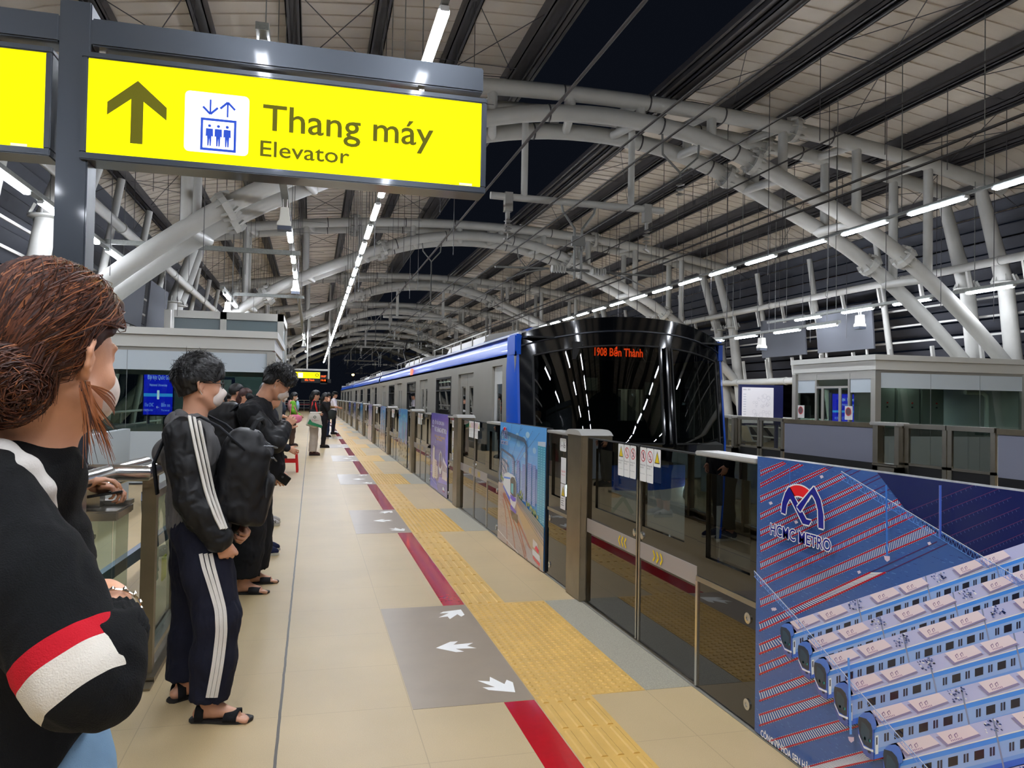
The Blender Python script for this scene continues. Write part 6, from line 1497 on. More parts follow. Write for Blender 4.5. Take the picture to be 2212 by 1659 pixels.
def shoe(parent, b, yaw, up_m, sole_m, L_=.27, laces=True):
    d = np.array([math.cos(yaw), math.sin(yaw), 0]); t = np.array([-d[1], d[0], 0]); b = np.array([b[0], b[1], 0]); fd = Field(.02)
    fd.chain([b - d * .05 + [0, 0, .055], b + d * .03 + [0, 0, .062], b + d * .12 + [0, 0, .042], b + d * .165 + [0, 0, .036]], [.036, .040, .036, .026], .03); fd.cap(b - d * .02 + [0, 0, .08], b - d * .015 + [0, 0, .10], .036, .034, .02); fd.cut(b + [0, 0, .022], (0, 0, -1)); fd.cut(b + [0, 0, .118], (0, 0, 1))
    o = skin(fd, 'shoe', up_m, parent, .006); mb = MB()
    out = [(-.085, -.018), (-.07, -.034), (.0, -.038), (.09, -.045), (.16, -.036), (.195, -.008), (.19, .018), (.15, .04), (.08, .044), (0, .036), (-.07, .032), (-.085, .014)]
    mb.prism([tuple((b + d * x + t * y)[:2]) for x, y in out], .0, .026, 'z'); mb.build('sole', sole_m, o, bevel=.004, world=True)
    if laces:
        m2 = MB()
        for i in range(4): q = b + d * (.045 + i * .024) + [0, 0, .098 - i * .009]; m2.tube([q - t * .022, q + [0, 0, .006], q + t * .022], .003, 6)
        m2.build('laces', STR, o, world=True)
    return o
def sandal(parent, b, yaw, straps, m=None):
    d = np.array([math.cos(yaw), math.sin(yaw), 0]); t = np.array([-d[1], d[0], 0]); b = np.array([b[0], b[1], 0.0]); mb = MB()
    out = [(-.088, -.016), (-.072, -.036), (.0, -.036), (.08, -.046), (.14, -.046), (.185, -.028), (.198, .0), (.195, .026), (.165, .042), (.09, .042), (0, .034), (-.07, .034), (-.088, .014)]
    o = MB().prism([tuple((b + d * x + t * y)[:2]) for x, y in out], .0, .016, 'z').build('sandal', SOLE, parent, bevel=.003, world=True)
    for x0, x1, h0, h1, w in straps:
        rows = []
        for x, h in ((x0, h0), ((x0 + x1) / 2, (h0 + h1) / 2), (x1, h1)):
            rows.append([tuple(b + d * (x - .01 * abs(math.cos(a))) + t * (w * math.cos(a)) + np.array([0, 0, .012 + (h - .012) * max(0, math.sin(a)) ** .7])) for a in np.linspace(0, math.pi, 13)])
        q = MB().sheet(rows).build('strap', m or BLK, o, smooth=True, world=True)
        md = q.modifiers.new('thick', 'SOLIDIFY'); md.thickness = .004; md.offset = 1
    return o
def fev(fd, P):
    f = np.full(len(P), .5)
    for q in fd.p: f = fd.ev(P, f, q)
    return f
def drape(fd, px, width, name, m, parent, off=.007, n=40):
    """a ribbon that lies on a garment: its line is given by the sight lines it crosses"""
    px = np.array(px, float); t = np.linspace(0, len(px) - 1, n); P = []
    for u, v in zip(np.interp(t, range(len(px)), px[:, 0]), np.interp(t, range(len(px)), px[:, 1])):
        r = nrm(ROT.T @ np.array([u - CX, -(v - CY), -F_PX])); s = np.linspace(.6, 8, 1500); Q = np.array([0, 0, CAM_H]) + s[:, None] * r; f = fev(fd, Q); h = np.argmax(f < 0)
        if f[h] < 0: P.append(Q[h])
    P = np.array(P)
    if len(P) < 4: return
    for _ in range(3): P[1:-1] = (P[:-2] + 2 * P[1:-1] + P[2:]) / 4
    e = 1e-3; N = np.stack([fev(fd, P + d) - fev(fd, P - d) for d in np.eye(3) * e], 1); N /= np.linalg.norm(N, axis=1)[:, None]
    T = np.gradient(P, axis=0); T /= np.linalg.norm(T, axis=1)[:, None]; B = np.cross(T, N); rows = []
    for k in (-1, 0, 1): rows.append([tuple(p + N_ * off + b * width / 2 * k) for p, N_, b in zip(P, N, B)])
    mb = MB().sheet(rows); rows2 = [[tuple(np.array(p) - n_ * .008) for p, n_ in zip(r, N)] for r in (rows[0], rows[-1])]
    mb.sheet([rows[0], rows2[0]]); mb.sheet([rows[-1], rows2[1]]); return mb.build(name, m, parent, smooth=True, world=True)
def ribbon(P, w, up, name, m, parent, th=.004):
    P = [np.array(p, float) for p in P]; rows = [[], []]
    for i, p in enumerate(P):
        T = nrm(P[min(i + 1, len(P) - 1)] - P[max(i - 1, 0)]); B = nrm(np.cross(T, up)) * w / 2; rows[0].append(tuple(p - B)); rows[1].append(tuple(p + B))
    q = MB().sheet(rows).build(name, m, parent, smooth=True, world=True); md = q.modifiers.new('t', 'SOLIDIFY'); md.thickness = th; return q
def person(label, base): return thing('person', label, 'person', (base[0], base[1], 0))
def tufts(H, parent, n=1100, seed=5, m=None, top=.03, ln=.034):
    c = np.array([-.016, 0, .042]); R_ = np.array([.103 + top * .5, .092, .090 + top])
    def f(rr):
        d = nrm(rr.randn(3)); d[2] = abs(d[2]) - .12; d = nrm(d)
        if d[0] > .55 and d[2] < .45: d[0] *= -1
        q = c + d * R_ * .97; g = nrm(np.array([.45, rr.uniform(-.4, .4), -.35]) + d * .55 + rr.randn(3) * .25); g = nrm(g - d * np.dot(g, d) * .7); L_ = ln * rr.uniform(.6, 1.3); return [q + g * L_ * t + d * .006 * math.sin(t * 2.6) for t in np.linspace(0, 1, 5)]
    return strands(H, parent, None, f, n, m or HAIR, seed, 'hair_tufts', .0013)
def glasses(H, parent):
    mb = MB(); q = H.s
    for sg in (-1, 1):
        mb.tube([H(.100, sg * (.032 + .023 * math.cos(a)), .006 + .019 * math.sin(a)) for a in np.linspace(0, 6.283, 17)], .0022 * q, 6, caps=False)
        mb.tube([H(.100, sg * .055, .012), H(.085, sg * .070, .012), H(-.01, sg * .080, .010), H(-.022, sg * .082, -.004)], .0022 * q, 6)
    mb.tube([H(.100, -.010, .008), H(.103, 0, .011), H(.100, .010, .008)], .0022 * q, 6); mb.build('glasses', BLACKM, parent, smooth=True, world=True)
def backpack(label, c, R, sz, m=None, name='backpack', cat='backpack', pull=True):
    """c centre, R frame (x away from the wearer, y sideways, z up)"""
    t = thing(name, label, cat, tuple(c)); c = np.array(c, float); R = np.array(R); sx, sy, sz_ = sz; P = lambda x, y, z: c + R @ np.array([x * sx, y * sy, z * sz_])
    m = m or SHELL; fd = Field(.025); r = .045
    fd.rbox(P(-.06, 0, -.05), (sx * .40, sy * .48, sz_ * .42), r, R); fd.rbox(P(-.16, 0, .22), (sx * .30, sy * .42, sz_ * .27), .05, R, .04); fd.rbox(P(.34, 0, -.20), (sx * .16, sy * .36, sz_ * .26), .03, R)
    skin(fd, 'bag_body', m, t, .008, folds(.006, 20, 5, (1, 1, .8)))
    hd = MB().tube([P(-.1, -.12, .50), P(-.06, -.10, .60), P(.02, 0, .63), P(.06, .10, .58), P(.04, .12, .50)], .012, 8); hd.build('handle', cloth('bag_webbing', (46, 48, 50)), t, smooth=True, world=True)
    z = MB()
    for i in range(2): z.tube([P(.1 + .1 * i, -.42, .36 - .1 * i), P(.34 + .06 * i, -.3, .38 - .12 * i), P(.40 + .04 * i, 0, .36 - .14 * i), P(.34, .3, .34 - .1 * i)], .004, 6)
    z.build('zip', mat('zip_metal', (90, 92, 94), .4, .7), t, world=True); return t, P, fd
# ---- the boy with the three-striped sleeve
B0 = (-.50, 3.98)
J = joints(B0, 1.68, 0.05, -.02, st=.11, head=(-.525, 3.98, 1.548), neck=(-.555, 3.98, 1.385), chest=(-.56, 3.98, 1.19), waist=(-.55, 3.98, 1.0), pel=(-.51, 3.98, .86), sh_r=(-.565, 3.80, 1.305), sh_l=(-.56, 4.15, 1.305), el_r=(-.515, 3.745, 1.03), wr_r=(-.40, 3.74, .85), el_l=(-.50, 4.22, 1.03), wr_l=(-.34, 4.06, .86), hip_r=(-.50, 3.89, .86), hip_l=(-.54, 4.06, .86), kne_r=(-.40, 3.80, .47), kne_l=(-.545, 4.13, .47), ank_r=(-.425, 3.80, .085), ank_l=(-.575, 4.11, .085))
p = person('boy in grey and black jacket with three white sleeve stripes, glasses and mask', B0)
H = Head(J['head'], math.radians(18), math.radians(2), .98)
fd = Field(); torso(fd, J); legs(fd, J); H.build(fd, ()); fd.chain([J['neck'] - [0, 0, .05], J['neck'] + [.01, 0, .03], H(-.02, 0, -.04)], [.058, .052, .055], .02)
for s in 'lr': arm(fd, J, s)
hand(fd, J['wr_r'] + [.01, 0, -.01], (.35, .25, -.9), (0, -1, 0), 1, 1.05, 1.0, thumb=.15); hand(fd, J['wr_l'], (.5, -.6, -.6), (.3, .6, .2), -1, 1.1, 1.0, thumb=.15)
FR = foot(fd, J['ank_r'], math.radians(-12)); FL = foot(fd, J['ank_l'], math.radians(35)); skin(fd, 'body', SKIN, p, .005)
ST = [(.085, .145, .048, .052, .047), (-.045, -.005, .085, .098, .040)]
sandal(p, J['ank_r'], math.radians(-12), ST); sandal(p, J['ank_l'], math.radians(35), ST)
hair_cap(H, p, amp=.007, top=.030, seed=4, front=.068, fringe=.008, low=-.058, res=.004); tufts(H, p); facemask(H, p); glasses(H, p)
tr, ft = trousers('track_trousers', J, NVY, p, .028, .105, .007, .018, seed=8, amp=.007)
for k in range(3): drape(ft, [(434 + 10 * k, 1196), (440 + 10 * k, 1225), (452 + 9 * k, 1262), (468 + 8 * k, 1318), (470 + 8 * k, 1362), (462 + 8 * k, 1432), (449 + 8 * k, 1505)], .016, 'side_stripe', STR, p, .012)
fj = Field(.03); torso(fj, J, .020, hip=.98); fj.ell(J['pel'] + [0, 0, .03], (.135, .165, .12), .04); fj.cut(J['pel'] + [0, 0, -.075], (0, 0, -1)); fj.cut(J['neck'] + [.0, 0, .02], (-.3, 0, 1))
skin(fj, 'jacket_body', GRYC, p, .007, folds(.010, 20, 2, (1, 1, .35)), it=1)
fs = Field(.03); arm(fs, J, 'r', .040, 1.0); fs.cap(J['wr_r'] + [-.02, 0, .03], J['wr_r'] + [.0, 0, -.005], .056, .036, .02); skin(fs, 'sleeve', SHELL, p, .006, folds(.007, 26, 3, (1, 1, .6)))
f2 = Field(.03); arm(f2, J, 'l', .030, .97); skin(f2, 'sleeve', SHELL, p, .009, folds(.006, 26, 6))
for k in range(3): drape(fs, [(406 + 9 * k, 893 - 2 * k), (410 + 9 * k, 915), (417 + 9 * k, 951), (430 + 8.5 * k, 1011), (441 + 8 * k, 1062), (460 + 7 * k, 1112), (476 + 5 * k, 1143)], .0125, 'sleeve_stripe', STR, p, .013)
fh = Field(.03); fh.chain([(-.62, 3.88, 1.30), (-.665, 3.97, 1.22), (-.64, 4.08, 1.30)], [.04, .055, .04]); fh.chain([(-.60, 3.87, 1.36), (-.63, 3.98, 1.37), (-.59, 4.08, 1.36)], [.035, .04, .035]); skin(fh, 'hood', GRYC, p, .007, folds(.010, 40, 9))
fc = Field(.02); fc.chain([(-.60, 3.93, 1.40), (-.615, 3.98, 1.405), (-.60, 4.03, 1.40), (-.52, 4.05, 1.36), (-.48, 3.98, 1.33), (-.52, 3.92, 1.36), (-.60, 3.93, 1.40)], [.022] * 7); fc.chain([(-.60, 3.93, 1.37), (-.52, 3.91, 1.33)], [.03, .03]); skin(fc, 'collar', GRYC, p, .006)
bag, P_, fb = backpack('large black backpack worn on the front by the boy with striped sleeve', (-.30, 3.97, 1.105), np.eye(3) @ np.array(Matrix.Rotation(math.radians(12), 3, 'Y')), (.27, .34, .46))
for s, y in ((-1, 3.83), (1, 4.12)): ribbon([(-.30, y, 1.22), (-.42, y - .005, 1.345), (-.50, y, 1.385), (-.58, y, 1.375), (-.65, y, 1.30), (-.69, y, 1.18), (-.67, y, 1.02), (-.56, y - .03 * -s, .93), (-.42, y, .92)], .055, (0, 1, 0) if False else (0, 1, .001), 'strap', cloth('bag_strap', (28, 30, 36)), bag, .008) if False else ribbon([(-.30, y, 1.24), (-.42, y, 1.35), (-.50, y, 1.392), (-.58, y, 1.38), (-.655, y, 1.30), (-.70, y, 1.18), (-.68, y, 1.04)], .055, (1, 0, .3), 'strap', cloth('bag_strap', (28, 30, 36)), bag, .008)
A = Art((-.147, 3.80, 1.00), (.12, .99, 0), (0, 0, 1), (.99, -.1, 0), .0006)
drape(fb, [(574, 1075), (576, 1045), (581, 1010), (586, 985)], .010, 'webbing', cloth('bag_webbing', (46, 48, 50)), bag, .006)
# ---- the man with bowed head and hand on his jacket
B1 = (-.42, 6.32)
J = joints(B1, 1.78, .05, .16, st=.13, head=(-.262, 6.32, 1.60), neck=(-.40, 6.32, 1.45), chest=(-.43, 6.32, 1.25), waist=(-.44, 6.32, 1.05), pel=(-.46, 6.32, .92), sh_r=(-.45, 6.12, 1.355), sh_l=(-.40, 6.50, 1.355), el_r=(-.27, 6.06, 1.15), wr_r=(-.205, 6.20, 1.26), el_l=(-.36, 6.56, 1.10), wr_l=(-.27, 6.28, .93), hip_r=(-.45, 6.22, .88), hip_l=(-.44, 6.42, .88), kne_r=(-.44, 6.19, .48), kne_l=(-.40, 6.46, .48), ank_r=(-.475, 6.17, .085), ank_l=(-.42, 6.47, .085))
p = person('man in black jacket with bowed head, white mask and black slides, holding a phone', B1)
H = Head(J['head'], math.radians(8), math.radians(36), 1.0)
fd = Field(); torso(fd, J); legs(fd, J); H.build(fd, ()); fd.chain([J['neck'] - [.03, 0, .05], J['neck'] + [.04, 0, .04], H(-.03, 0, -.03)], [.064, .058, .062], .02)
for s in 'lr': arm(fd, J, s)
hand(fd, J['wr_r'], (.45, .2, .45), (.5, -.5, .3), -1, .8, 1.0); hand(fd, J['wr_l'], (.35, -.35, -.8), (0, -1, 0), 1, .65, 1.0)
for s, yw in (('r', -5), ('l', 8)): foot(fd, J['ank_' + s], math.radians(yw)); sandal(p, J['ank_' + s], math.radians(yw), [(.055, .135, .062, .045, .048)], cloth('slide_strap', (36, 36, 38)))
skin(fd, 'body', SKIN, p, .006); hair_cap(H, p, amp=.010, top=.030, seed=7, front=.074, fringe=.016, low=-.05); tufts(H, p, 1300, 6, ln=.042); facemask(H, p); glasses(H, p)
trousers('trousers', J, BLK, p, .030, .13, .009, .035, seed=5, amp=.008)
fj = Field(.03); torso(fj, J, .040); fj.cap((-.30, 6.26, 1.25), (-.29, 6.26, .95), .075, .10, .04); fj.cap((-.44, 6.32, .92), (-.42, 6.32, .85), .17, .17, .05, (1, 1.1, 1)); fj.cut((0, 0, .80), (0, 0, -1)); fj.cut(J['neck'] + [.05, 0, .05], (.5, 0, 1))
skin(fj, 'jacket_body', BLK, p, .008, folds(.010, 18, 12, (1, 1, .4)), it=1)
for s, g in (('r', .036), ('l', .032)): f2 = Field(.03); arm(f2, J, s, g, .93); skin(f2, 'sleeve', SHELL if s == 'r' else BLK, p, .008, folds(.008, 24, 13))
fc = Field(.02); c_ = J['neck']; fc.chain([c_ + q for q in ((-.06, -.05, .03), (-.075, 0, .045), (-.06, .05, .03), (.02, .055, -.01), (.06, .02, -.05))], [.024] * 5); fc.chain([c_ + q for q in ((-.06, -.05, .03), (.02, -.055, -.01), (.07, -.03, -.06))], [.024] * 3); skin(fc, 'collar', BLK, p, .007)
mb = MB()
for z in (1.18, 1.08, .98, .88): mb.lathe([(.009, 0), (.009, -.005)], (-.205, 6.165, z), 10, 'y')
mb.build('button', mat('dark_button', (50, 50, 52), .3), p, world=True)
put(MB().bar((-.255, 6.215, .905), (-.16, 6.20, .835), .012, .078, up=(0, -.2, 1)).build('mobile_phone', BLACKM, bevel=.004), 'black mobile phone in the lower hand of the man with bowed head', 'phone')
bag, P_, fb = backpack('black backpack on the back of the man with bowed head', (-.675, 6.30, 1.20), np.array(Matrix.Rotation(math.pi, 3, 'Z')), (.30, .34, .50))
for y in (6.17, 6.47): ribbon([(-.60, y, 1.36), (-.53, y, 1.435), (-.44, y, 1.44), (-.34, y, 1.36), (-.31, y, 1.22), (-.36, y, 1.06), (-.5, y, .98)], .06, (1, 0, .3), 'strap', cloth('bag_strap', (28, 30, 36)), bag, .010)
# ---- people mostly hidden behind him: only shoes, a trouser leg and a waving hand show
def simple(label, base, H_=1.68, yaw=0.0, head=None, top=(30, 30, 34), bottom=(26, 28, 34), shoe_=(30, 26, 26), hair=1, res=.013, sleeve=.97, topm=None, lean=0, mask=False, hem=.09, wide=.0, arms=None, hy=0, hp=8, long=False, st=.09, hairm=None):
    J = joints(base, H_, yaw, lean, st, **(arms or {})); p = person(label, base); k = J['k']; H = Head(J['head'], yaw + math.radians(hy), math.radians(hp), k)
    fd = Field(); torso(fd, J); legs(fd, J); H.build(fd, ()); fd.cap(J['neck'] - [0, 0, .04], H(-.015, 0, -.04), .055 * k, .052 * k, .02)
    for s in 'lr': arm(fd, J, s); w, e = J['wr_' + s], J['el_' + s]; hand(fd, w, w - e, rotz((0, 1 if s == 'l' else -1, .2), yaw), -1 if s == 'l' else 1, .5, k)
    skin(fd, 'body', SKIN, p, min(res, .010))
    tm = topm or cloth('top_%02x%02x%02x' % top, top); f2 = Field(.03); torso(f2, J, .022); f2.cut(J['neck'] + [0, 0, .0], (0, 0, 1)); f2.cut(J['pel'] + [0, 0, -.06], (0, 0, -1))
    for s in 'lr': arm(f2, J, s, .020, sleeve)
    skin(f2, 'shirt', tm, p, res, folds(.006, 22, 3)); trousers('trousers', J, cloth('bot_%02x%02x%02x' % bottom, bottom), p, .018, hem, res, wide, seed=6)
    for s in 'lr': shoe(p, J['ank_' + s], yaw + math.radians(4 if s == 'l' else -4), cloth('shoe_%02x%02x%02x' % shoe_, shoe_), WSOLE if sum(shoe_) > 300 or shoe_[2] > 50 else SOLE)
    hair_cap(H, p, hairm, amp=.006, top=.022, seed=int(abs(base[1]) * 10) % 50, front=.06, low=-.05, res=max(.006, res * .7))
    if long: f3 = Field(.03); f3.chain([H(-.05, 0, .03), H(-.085, 0, -.06), H(-.09, 0, -.20)], [.085 * k, .07 * k, .045 * k]); skin(f3, 'long_hair', hairm or HAIR, p, res * .7, folds(.006, 60, 4, (1, 1, .3)))
    if mask: facemask(H, p)
    return p, J, H
p, J, H = simple('person in dark trousers and navy striped sneakers behind the man with bowed head', (-.44, 7.72), 1.62, st=.11, shoe_=(26, 32, 62), hem=.12, res=.011, lean=.05)
mb = MB()
for s in 'r':
    b = J['ank_' + s]
    for i in range(3): mb.bar(b + np.array([.0 + i * .02, -.040, -.05]), b + np.array([.025 + i * .02, -.037, -.012]), .006, .008)
mb.build('shoe_stripe', STR, p, world=True)
p, J, H = simple('person in grey and white running shoes, waving one open hand beyond the bowed man', (-.50, 9.42), 1.66, st=.10, top=(30, 32, 40), bottom=(36, 36, 42), shoe_=(176, 172, 168), hem=.22, res=.011, arms=dict(el_r=(-.47, 9.24, 1.0), wr_r=(-.26, 9.26, .90)))
put(Art((-.40, 9.255, .045), (1, -.05, 0), (0, 0, 1), (0, -1, 0), .001).text('N', 0, 0, h=.03, c=(20, 20, 20), bold=.03).build('letter', PRINT, p))
# ---- farther passengers
GRN = (128, 196, 60)
p, J, H = simple('woman in green and pink cardigan with pink bag and brown trousers', (-.55, 24.1), 1.60, top=GRN, bottom=(92, 72, 64), shoe_=(60, 44, 44), long=True, mask=True, wide=.01, arms=dict(el_r=(-.56, 23.88, 1.08), wr_r=(-.34, 23.92, .93)))
f3 = Field(.03); f3.ell((-.42, 24.1, 1.22), (.06, .14, .16)); skin(f3, 'pale_blue_front', cloth('pale_blue', (160, 190, 216)), p, .012)
f3 = Field(.03); f3.ell((-.62, 24.1, 1.22), (.09, .17, .19)); skin(f3, 'pink_back', cloth('pink_knit', (236, 168, 160)), p, .012)
t = thing('shoulder_bag', 'pink shoulder bag held by the woman in green cardigan', 'bag', (-.42, 23.86, .9)); PK = cloth('pink_vinyl', (236, 130, 158), .5)
f3 = Field(.03); f3.ell((-.47, 23.80, .84), (.20, .06, .14)); f3.cut((0, 0, .96), (0, 0, 1)); skin(f3, 'bag_body', PK, t, .010); ribbon([(-.62, 23.8, .93), (-.60, 23.86, 1.25), (-.57, 23.93, 1.37), (-.5, 23.86, 1.2), (-.38, 23.8, .93)], .03, (0, 1, 0), 'strap', PK, t)
p, J, H = simple('man with navy backpack and bare forearm behind the woman in green', (-.72, 19.3), 1.60, top=(52, 60, 74), bottom=(24, 26, 34), sleeve=.1, mask=True, arms=dict(el_r=(-.74, 19.1, 1.05), wr_r=(-.52, 19.12, .98)))
t, P_, fb = backpack('navy backpack on the man behind the woman in green', (-.92, 19.3, 1.12), np.array(Matrix.Rotation(math.pi, 3, 'Z')), (.24, .32, .42), cloth('navy_bag', (36, 58, 104), .6))
p, J, H = simple('woman in black top and wide beige trousers carrying a white tote bag', (.06, 20.35), 1.64, top=(24, 24, 26), bottom=(196, 184, 172), shoe_=(74, 48, 44), wide=.035, hem=.10, long=True, res=.011, arms=dict(el_r=(.0, 20.10, 1.12), wr_r=(.16, 20.12, 1.08)))
f3 = Field(.01); f3.ell(H(-.07, -.02, .08), (.03, .03, .02)); skin(f3, 'hair_clip', cloth('cream_clip', (206, 200, 150)), p, .007)
t = thing('tote_bag', 'white tote bag with red strap and green corner on the woman in beige trousers', 'bag', (.06, 20.05, .8))
f3 = Field(.01); f3.chain([(-.10, 20.04, .80), (.24, 20.04, .78)], [.035, .035]); f3.chain([(-.02, 20.04, 1.10), (.22, 20.04, 1.10)], [.028, .028]); f3.ell((.07, 20.04, .93), (.17, .05, .20)); f3.ell((.07, 20.04, .84), (.19, .05, .12)); f3.cut((0, 0, 1.12), (0, 0, 1)); skin(f3, 'bag_body', cloth('tote_white', (216, 208, 192)), t, .010)
A = Art((-.12, 19.975, .72), (1, 0, 0), (0, 0, 1), (0, -1, 0), .002); A.poly([(.02, .10), (.38, -.01), (.38, .06), (.14, .14), (.08, .22)], (36, 128, 84)); A.ring(.20, .27, .035, .014, (60, 84, 60), 14); A.text('Tiệm', .12, .17, w=.17, h=.035, c=(190, 110, 110)); A.build('bag_print', PRINT, t)
ribbon([(-.01, 20.05, 1.10), (.02, 20.12, 1.35), (.05, 20.19, 1.42), (.08, 20.12, 1.35), (.14, 20.05, 1.10)], .04, (0, 1, 0), 'strap', cloth('red_strap', (200, 56, 52)), t)
simple('person in black with a raised hand, standing behind the woman with tote bag', (.36, 23.4), 1.60, top=(30, 28, 30), bottom=(28, 26, 30), long=True, arms=dict(el_r=(.46, 23.2, 1.14), wr_r=(.48, 23.2, 1.34)), res=.014)
p, J, H = simple('person in olive brown shirt looking at a phone, with dark bag and blue trousers', (.56, 29.6), 1.64, top=(110, 84, 50), bottom=(34, 48, 76), res=.014, hp=22, wide=.03, hem=.06, arms=dict(el_r=(.58, 29.4, 1.12), wr_r=(.80, 29.45, 1.12)))
t = thing('shoulder_bag', 'dark shoulder bag of the person in olive shirt', 'bag', (.66, 29.3, .9)); f3 = Field(.03); f3.ell((.70, 29.3, .86), (.19, .07, .19)); skin(f3, 'bag_body', cloth('dark_bag', (44, 50, 48)), t, .014)
p, J, H = simple('station guard in white short sleeved shirt, dark trousers and cap', (.86, 31.9), 1.70, top=(226, 218, 222), bottom=(22, 26, 40), sleeve=.15, res=.014, arms=dict(el_r=(.92, 31.6, 1.14), wr_r=(1.08, 31.62, 1.08)))
f3 = Field(.02); f3.ell(H(-.0, 0, .09), (.115, .11, .05)); f3.ell(H(.10, 0, .06), (.06, .07, .012)); skin(f3, 'cap', BLK, p, .009)
ribbon([J['sh_r'] + [-.02, -.03, .06], J['sh_r'] + [.05, -.03, .05]], .05, (0, 0, 1), 'epaulette', BLK, p)
for i, (x, y, lab, hm) in enumerate(((-1.21, 13.05, 'young man with short black hair among those seen beside the front backpack', None), (-1.05, 12.85, 'person with reddish brown hair turned away, beside the bowed man', 'b'), (-1.40, 13.3, 'person with black hair half hidden behind the masked boy', None))):
    simple(lab, (x, y), 1.66 - .07 * i, top=((70, 66, 58), (30, 30, 34), (24, 24, 26))[i], res=.016, hy=20 if i == 0 else -30, hairm=mat('auburn_hair', (66, 38, 34), .5, bump=.5, bscale=80) if hm else None, hem=.1, long=bool(hm))
# ---- train driver
simple('train driver sitting in the dark cab, only head and shoulders showing', (3.0, 10.2), 1.42, yaw=-1.57, top=(120, 126, 128), res=.014, hp=0)
# ---- red plastic stool
t = thing('plastic_stool', 'red plastic stool standing on the platform behind the bowed man', 'stool', (-.42, 15.95, 0)); RD = mat('red_plastic', (222, 26, 26), .35)
MB().prism([(-.16, -.16), (.16, -.16), (.16, .16), (-.16, .16)], .42, .45, 'z').build('seat', RD, t, bevel=.012)
for sx in (-1, 1):
    for sy in (-1, 1): MB().bar((sx * .14, sy * .14, .43), (sx * .17, sy * .17, 0), .045).build('leg', RD, t)
MB().bar((-.15, -.15, .22), (.15, -.15, .22), .03, .06).bar((-.15, .15, .22), (.15, .15, .22), .03, .06).bar((-.15, -.15, .22), (-.15, .15, .22), .03, .06).bar((.15, -.15, .22), (.15, .15, .22), .03, .06).build('brace', RD, t)
# ---- the person leaning on the rail
B2 = (-1.32, 4.02)
J = joints(B2, 1.70, .0, .10, st=.11, head=(-1.20, 4.02, 1.60), neck=(-1.27, 4.02, 1.44), chest=(-1.29, 4.02, 1.25), waist=(-1.31, 4.02, 1.07), pel=(-1.34, 4.02, .93), sh_r=(-1.27, 3.85, 1.35), sh_l=(-1.25, 4.20, 1.36), el_r=(-1.24, 3.75, 1.06), wr_r=(-1.005, 3.93, 1.075), el_l=(-1.15, 4.28, 1.10), wr_l=(-.985, 4.10, 1.045), hip_r=(-1.34, 3.93, .90), hip_l=(-1.34, 4.11, .90), kne_r=(-1.32, 3.92, .49), kne_l=(-1.32, 4.13, .49), ank_r=(-1.36, 3.90, .085), ank_l=(-1.36, 4.13, .085))
p = person('person in black shirt with bare forearms crossed on the rail, behind the long-haired woman', B2)
H = Head(J['head'], .1, .1); fd = Field(); torso(fd, J); legs(fd, J); H.build(fd, ()); fd.cap(J['neck'] - [0, 0, .04], H(-.015, 0, -.04), .055, .052, .02)
for s in 'lr': arm(fd, J, s)
hand(fd, J['wr_l'], (.85, -.30, -.02), (.15, 0, 1), 1, 1.0, 1.0, spread=.16, curls=(.78, .95, 1.0, 1.05), thumb=.5); hand(fd, J['wr_r'] + [.0, 0, .012], (.86, .48, .12), (-.1, 0, 1), 1, .42, .98, spread=.04, thumb=.4)
skin(fd, 'body', SKIN, p, .0045, clip=(np.array([-1.8, 3.4, -.1]), np.array([-.6, 4.6, 1.9]))); hair_cap(H, p)
f2 = Field(.03); torso(f2, J, .026); f2.cut(J['neck'] + [0, 0, .0], (0, 0, 1)); f2.cut((0, 0, .82), (0, 0, -1))
for s in 'lr': a, b = J['sh_' + s], J['el_' + s]; f2.cap(a, b + (a - b) * -.0, .085, .080, .03)
skin(f2, 't_shirt', BLK, p, .007, folds(.010, 20, 4)); A = Art((-1.075, 3.86, 1.13), (1, 0, 0), (0, 0, 1), (0, -1, 0), .001); A.path([(0, .03), (.012, .036), (.020, .030), (.013, 0)], .004, (220, 220, 220)); A.build('chest_print', PRINT, p)
trousers('trousers', J, BLK, p, .02, .1, .010)
for s in 'lr': shoe(p, J['ank_' + s], 0, cloth('shoe_1', (40, 40, 44)), SOLE)
put(MB().bar((-1.02, 4.02, 1.008), (-.87, 4.06, 1.030), .078, .009, up=(.15, 0, -1)).build('mobile_phone', BLACKM, bevel=.004), 'black phone under the hands of the person at the rail', 'phone')
# ---- the woman in the foreground
def wd(u, v, d): r = ROT.T @ np.array([u - CX, -(v - CY), -F_PX]); return np.array([0, 0, CAM_H]) + r / F_PX * d
BW = wd(60, 1100, 1.32); BW = (BW[0], BW[1])
hc = wd(118, 772, 1.27); yw = math.radians(57)
J = joints(BW, 1.62, math.radians(28), .0, st=.10, head=hc, neck=wd(72, 985, 1.28), chest=wd(28, 1235, 1.33), waist=wd(48, 1430, 1.35), pel=wd(70, 1640, 1.36), sh_r=wd(-40, 1085, 1.12), sh_l=wd(45, 1100, 1.50), el_r=wd(176, 1458, 1.04), wr_r=wd(238, 1296, 1.17), el_l=wd(105, 1420, 1.52), wr_l=wd(190, 1370, 1.36))
k = .953
for s, o in (('r', -.085), ('l', .085)):
    q = rotz((0, o, 0), J['yaw']); b = J['pel'] + q; J['hip_' + s] = b - [0, 0, .04]; J['kne_' + s] = b + rotz((.05, 0, -.42), J['yaw']); J['ank_' + s] = b + rotz((.02, 0, 0), J['yaw']); J['ank_' + s][2] = .085
p = person('woman with reddish brown tied hair and white mask, black knit with red and white stripe', BW)
H = Head(hc, yw, math.radians(3), 1.0); H.ear = 1.7
SKW = mat('warm_skin', (228, 168, 134), .5, noise=.05, nscale=20, bump=.05, bscale=260)
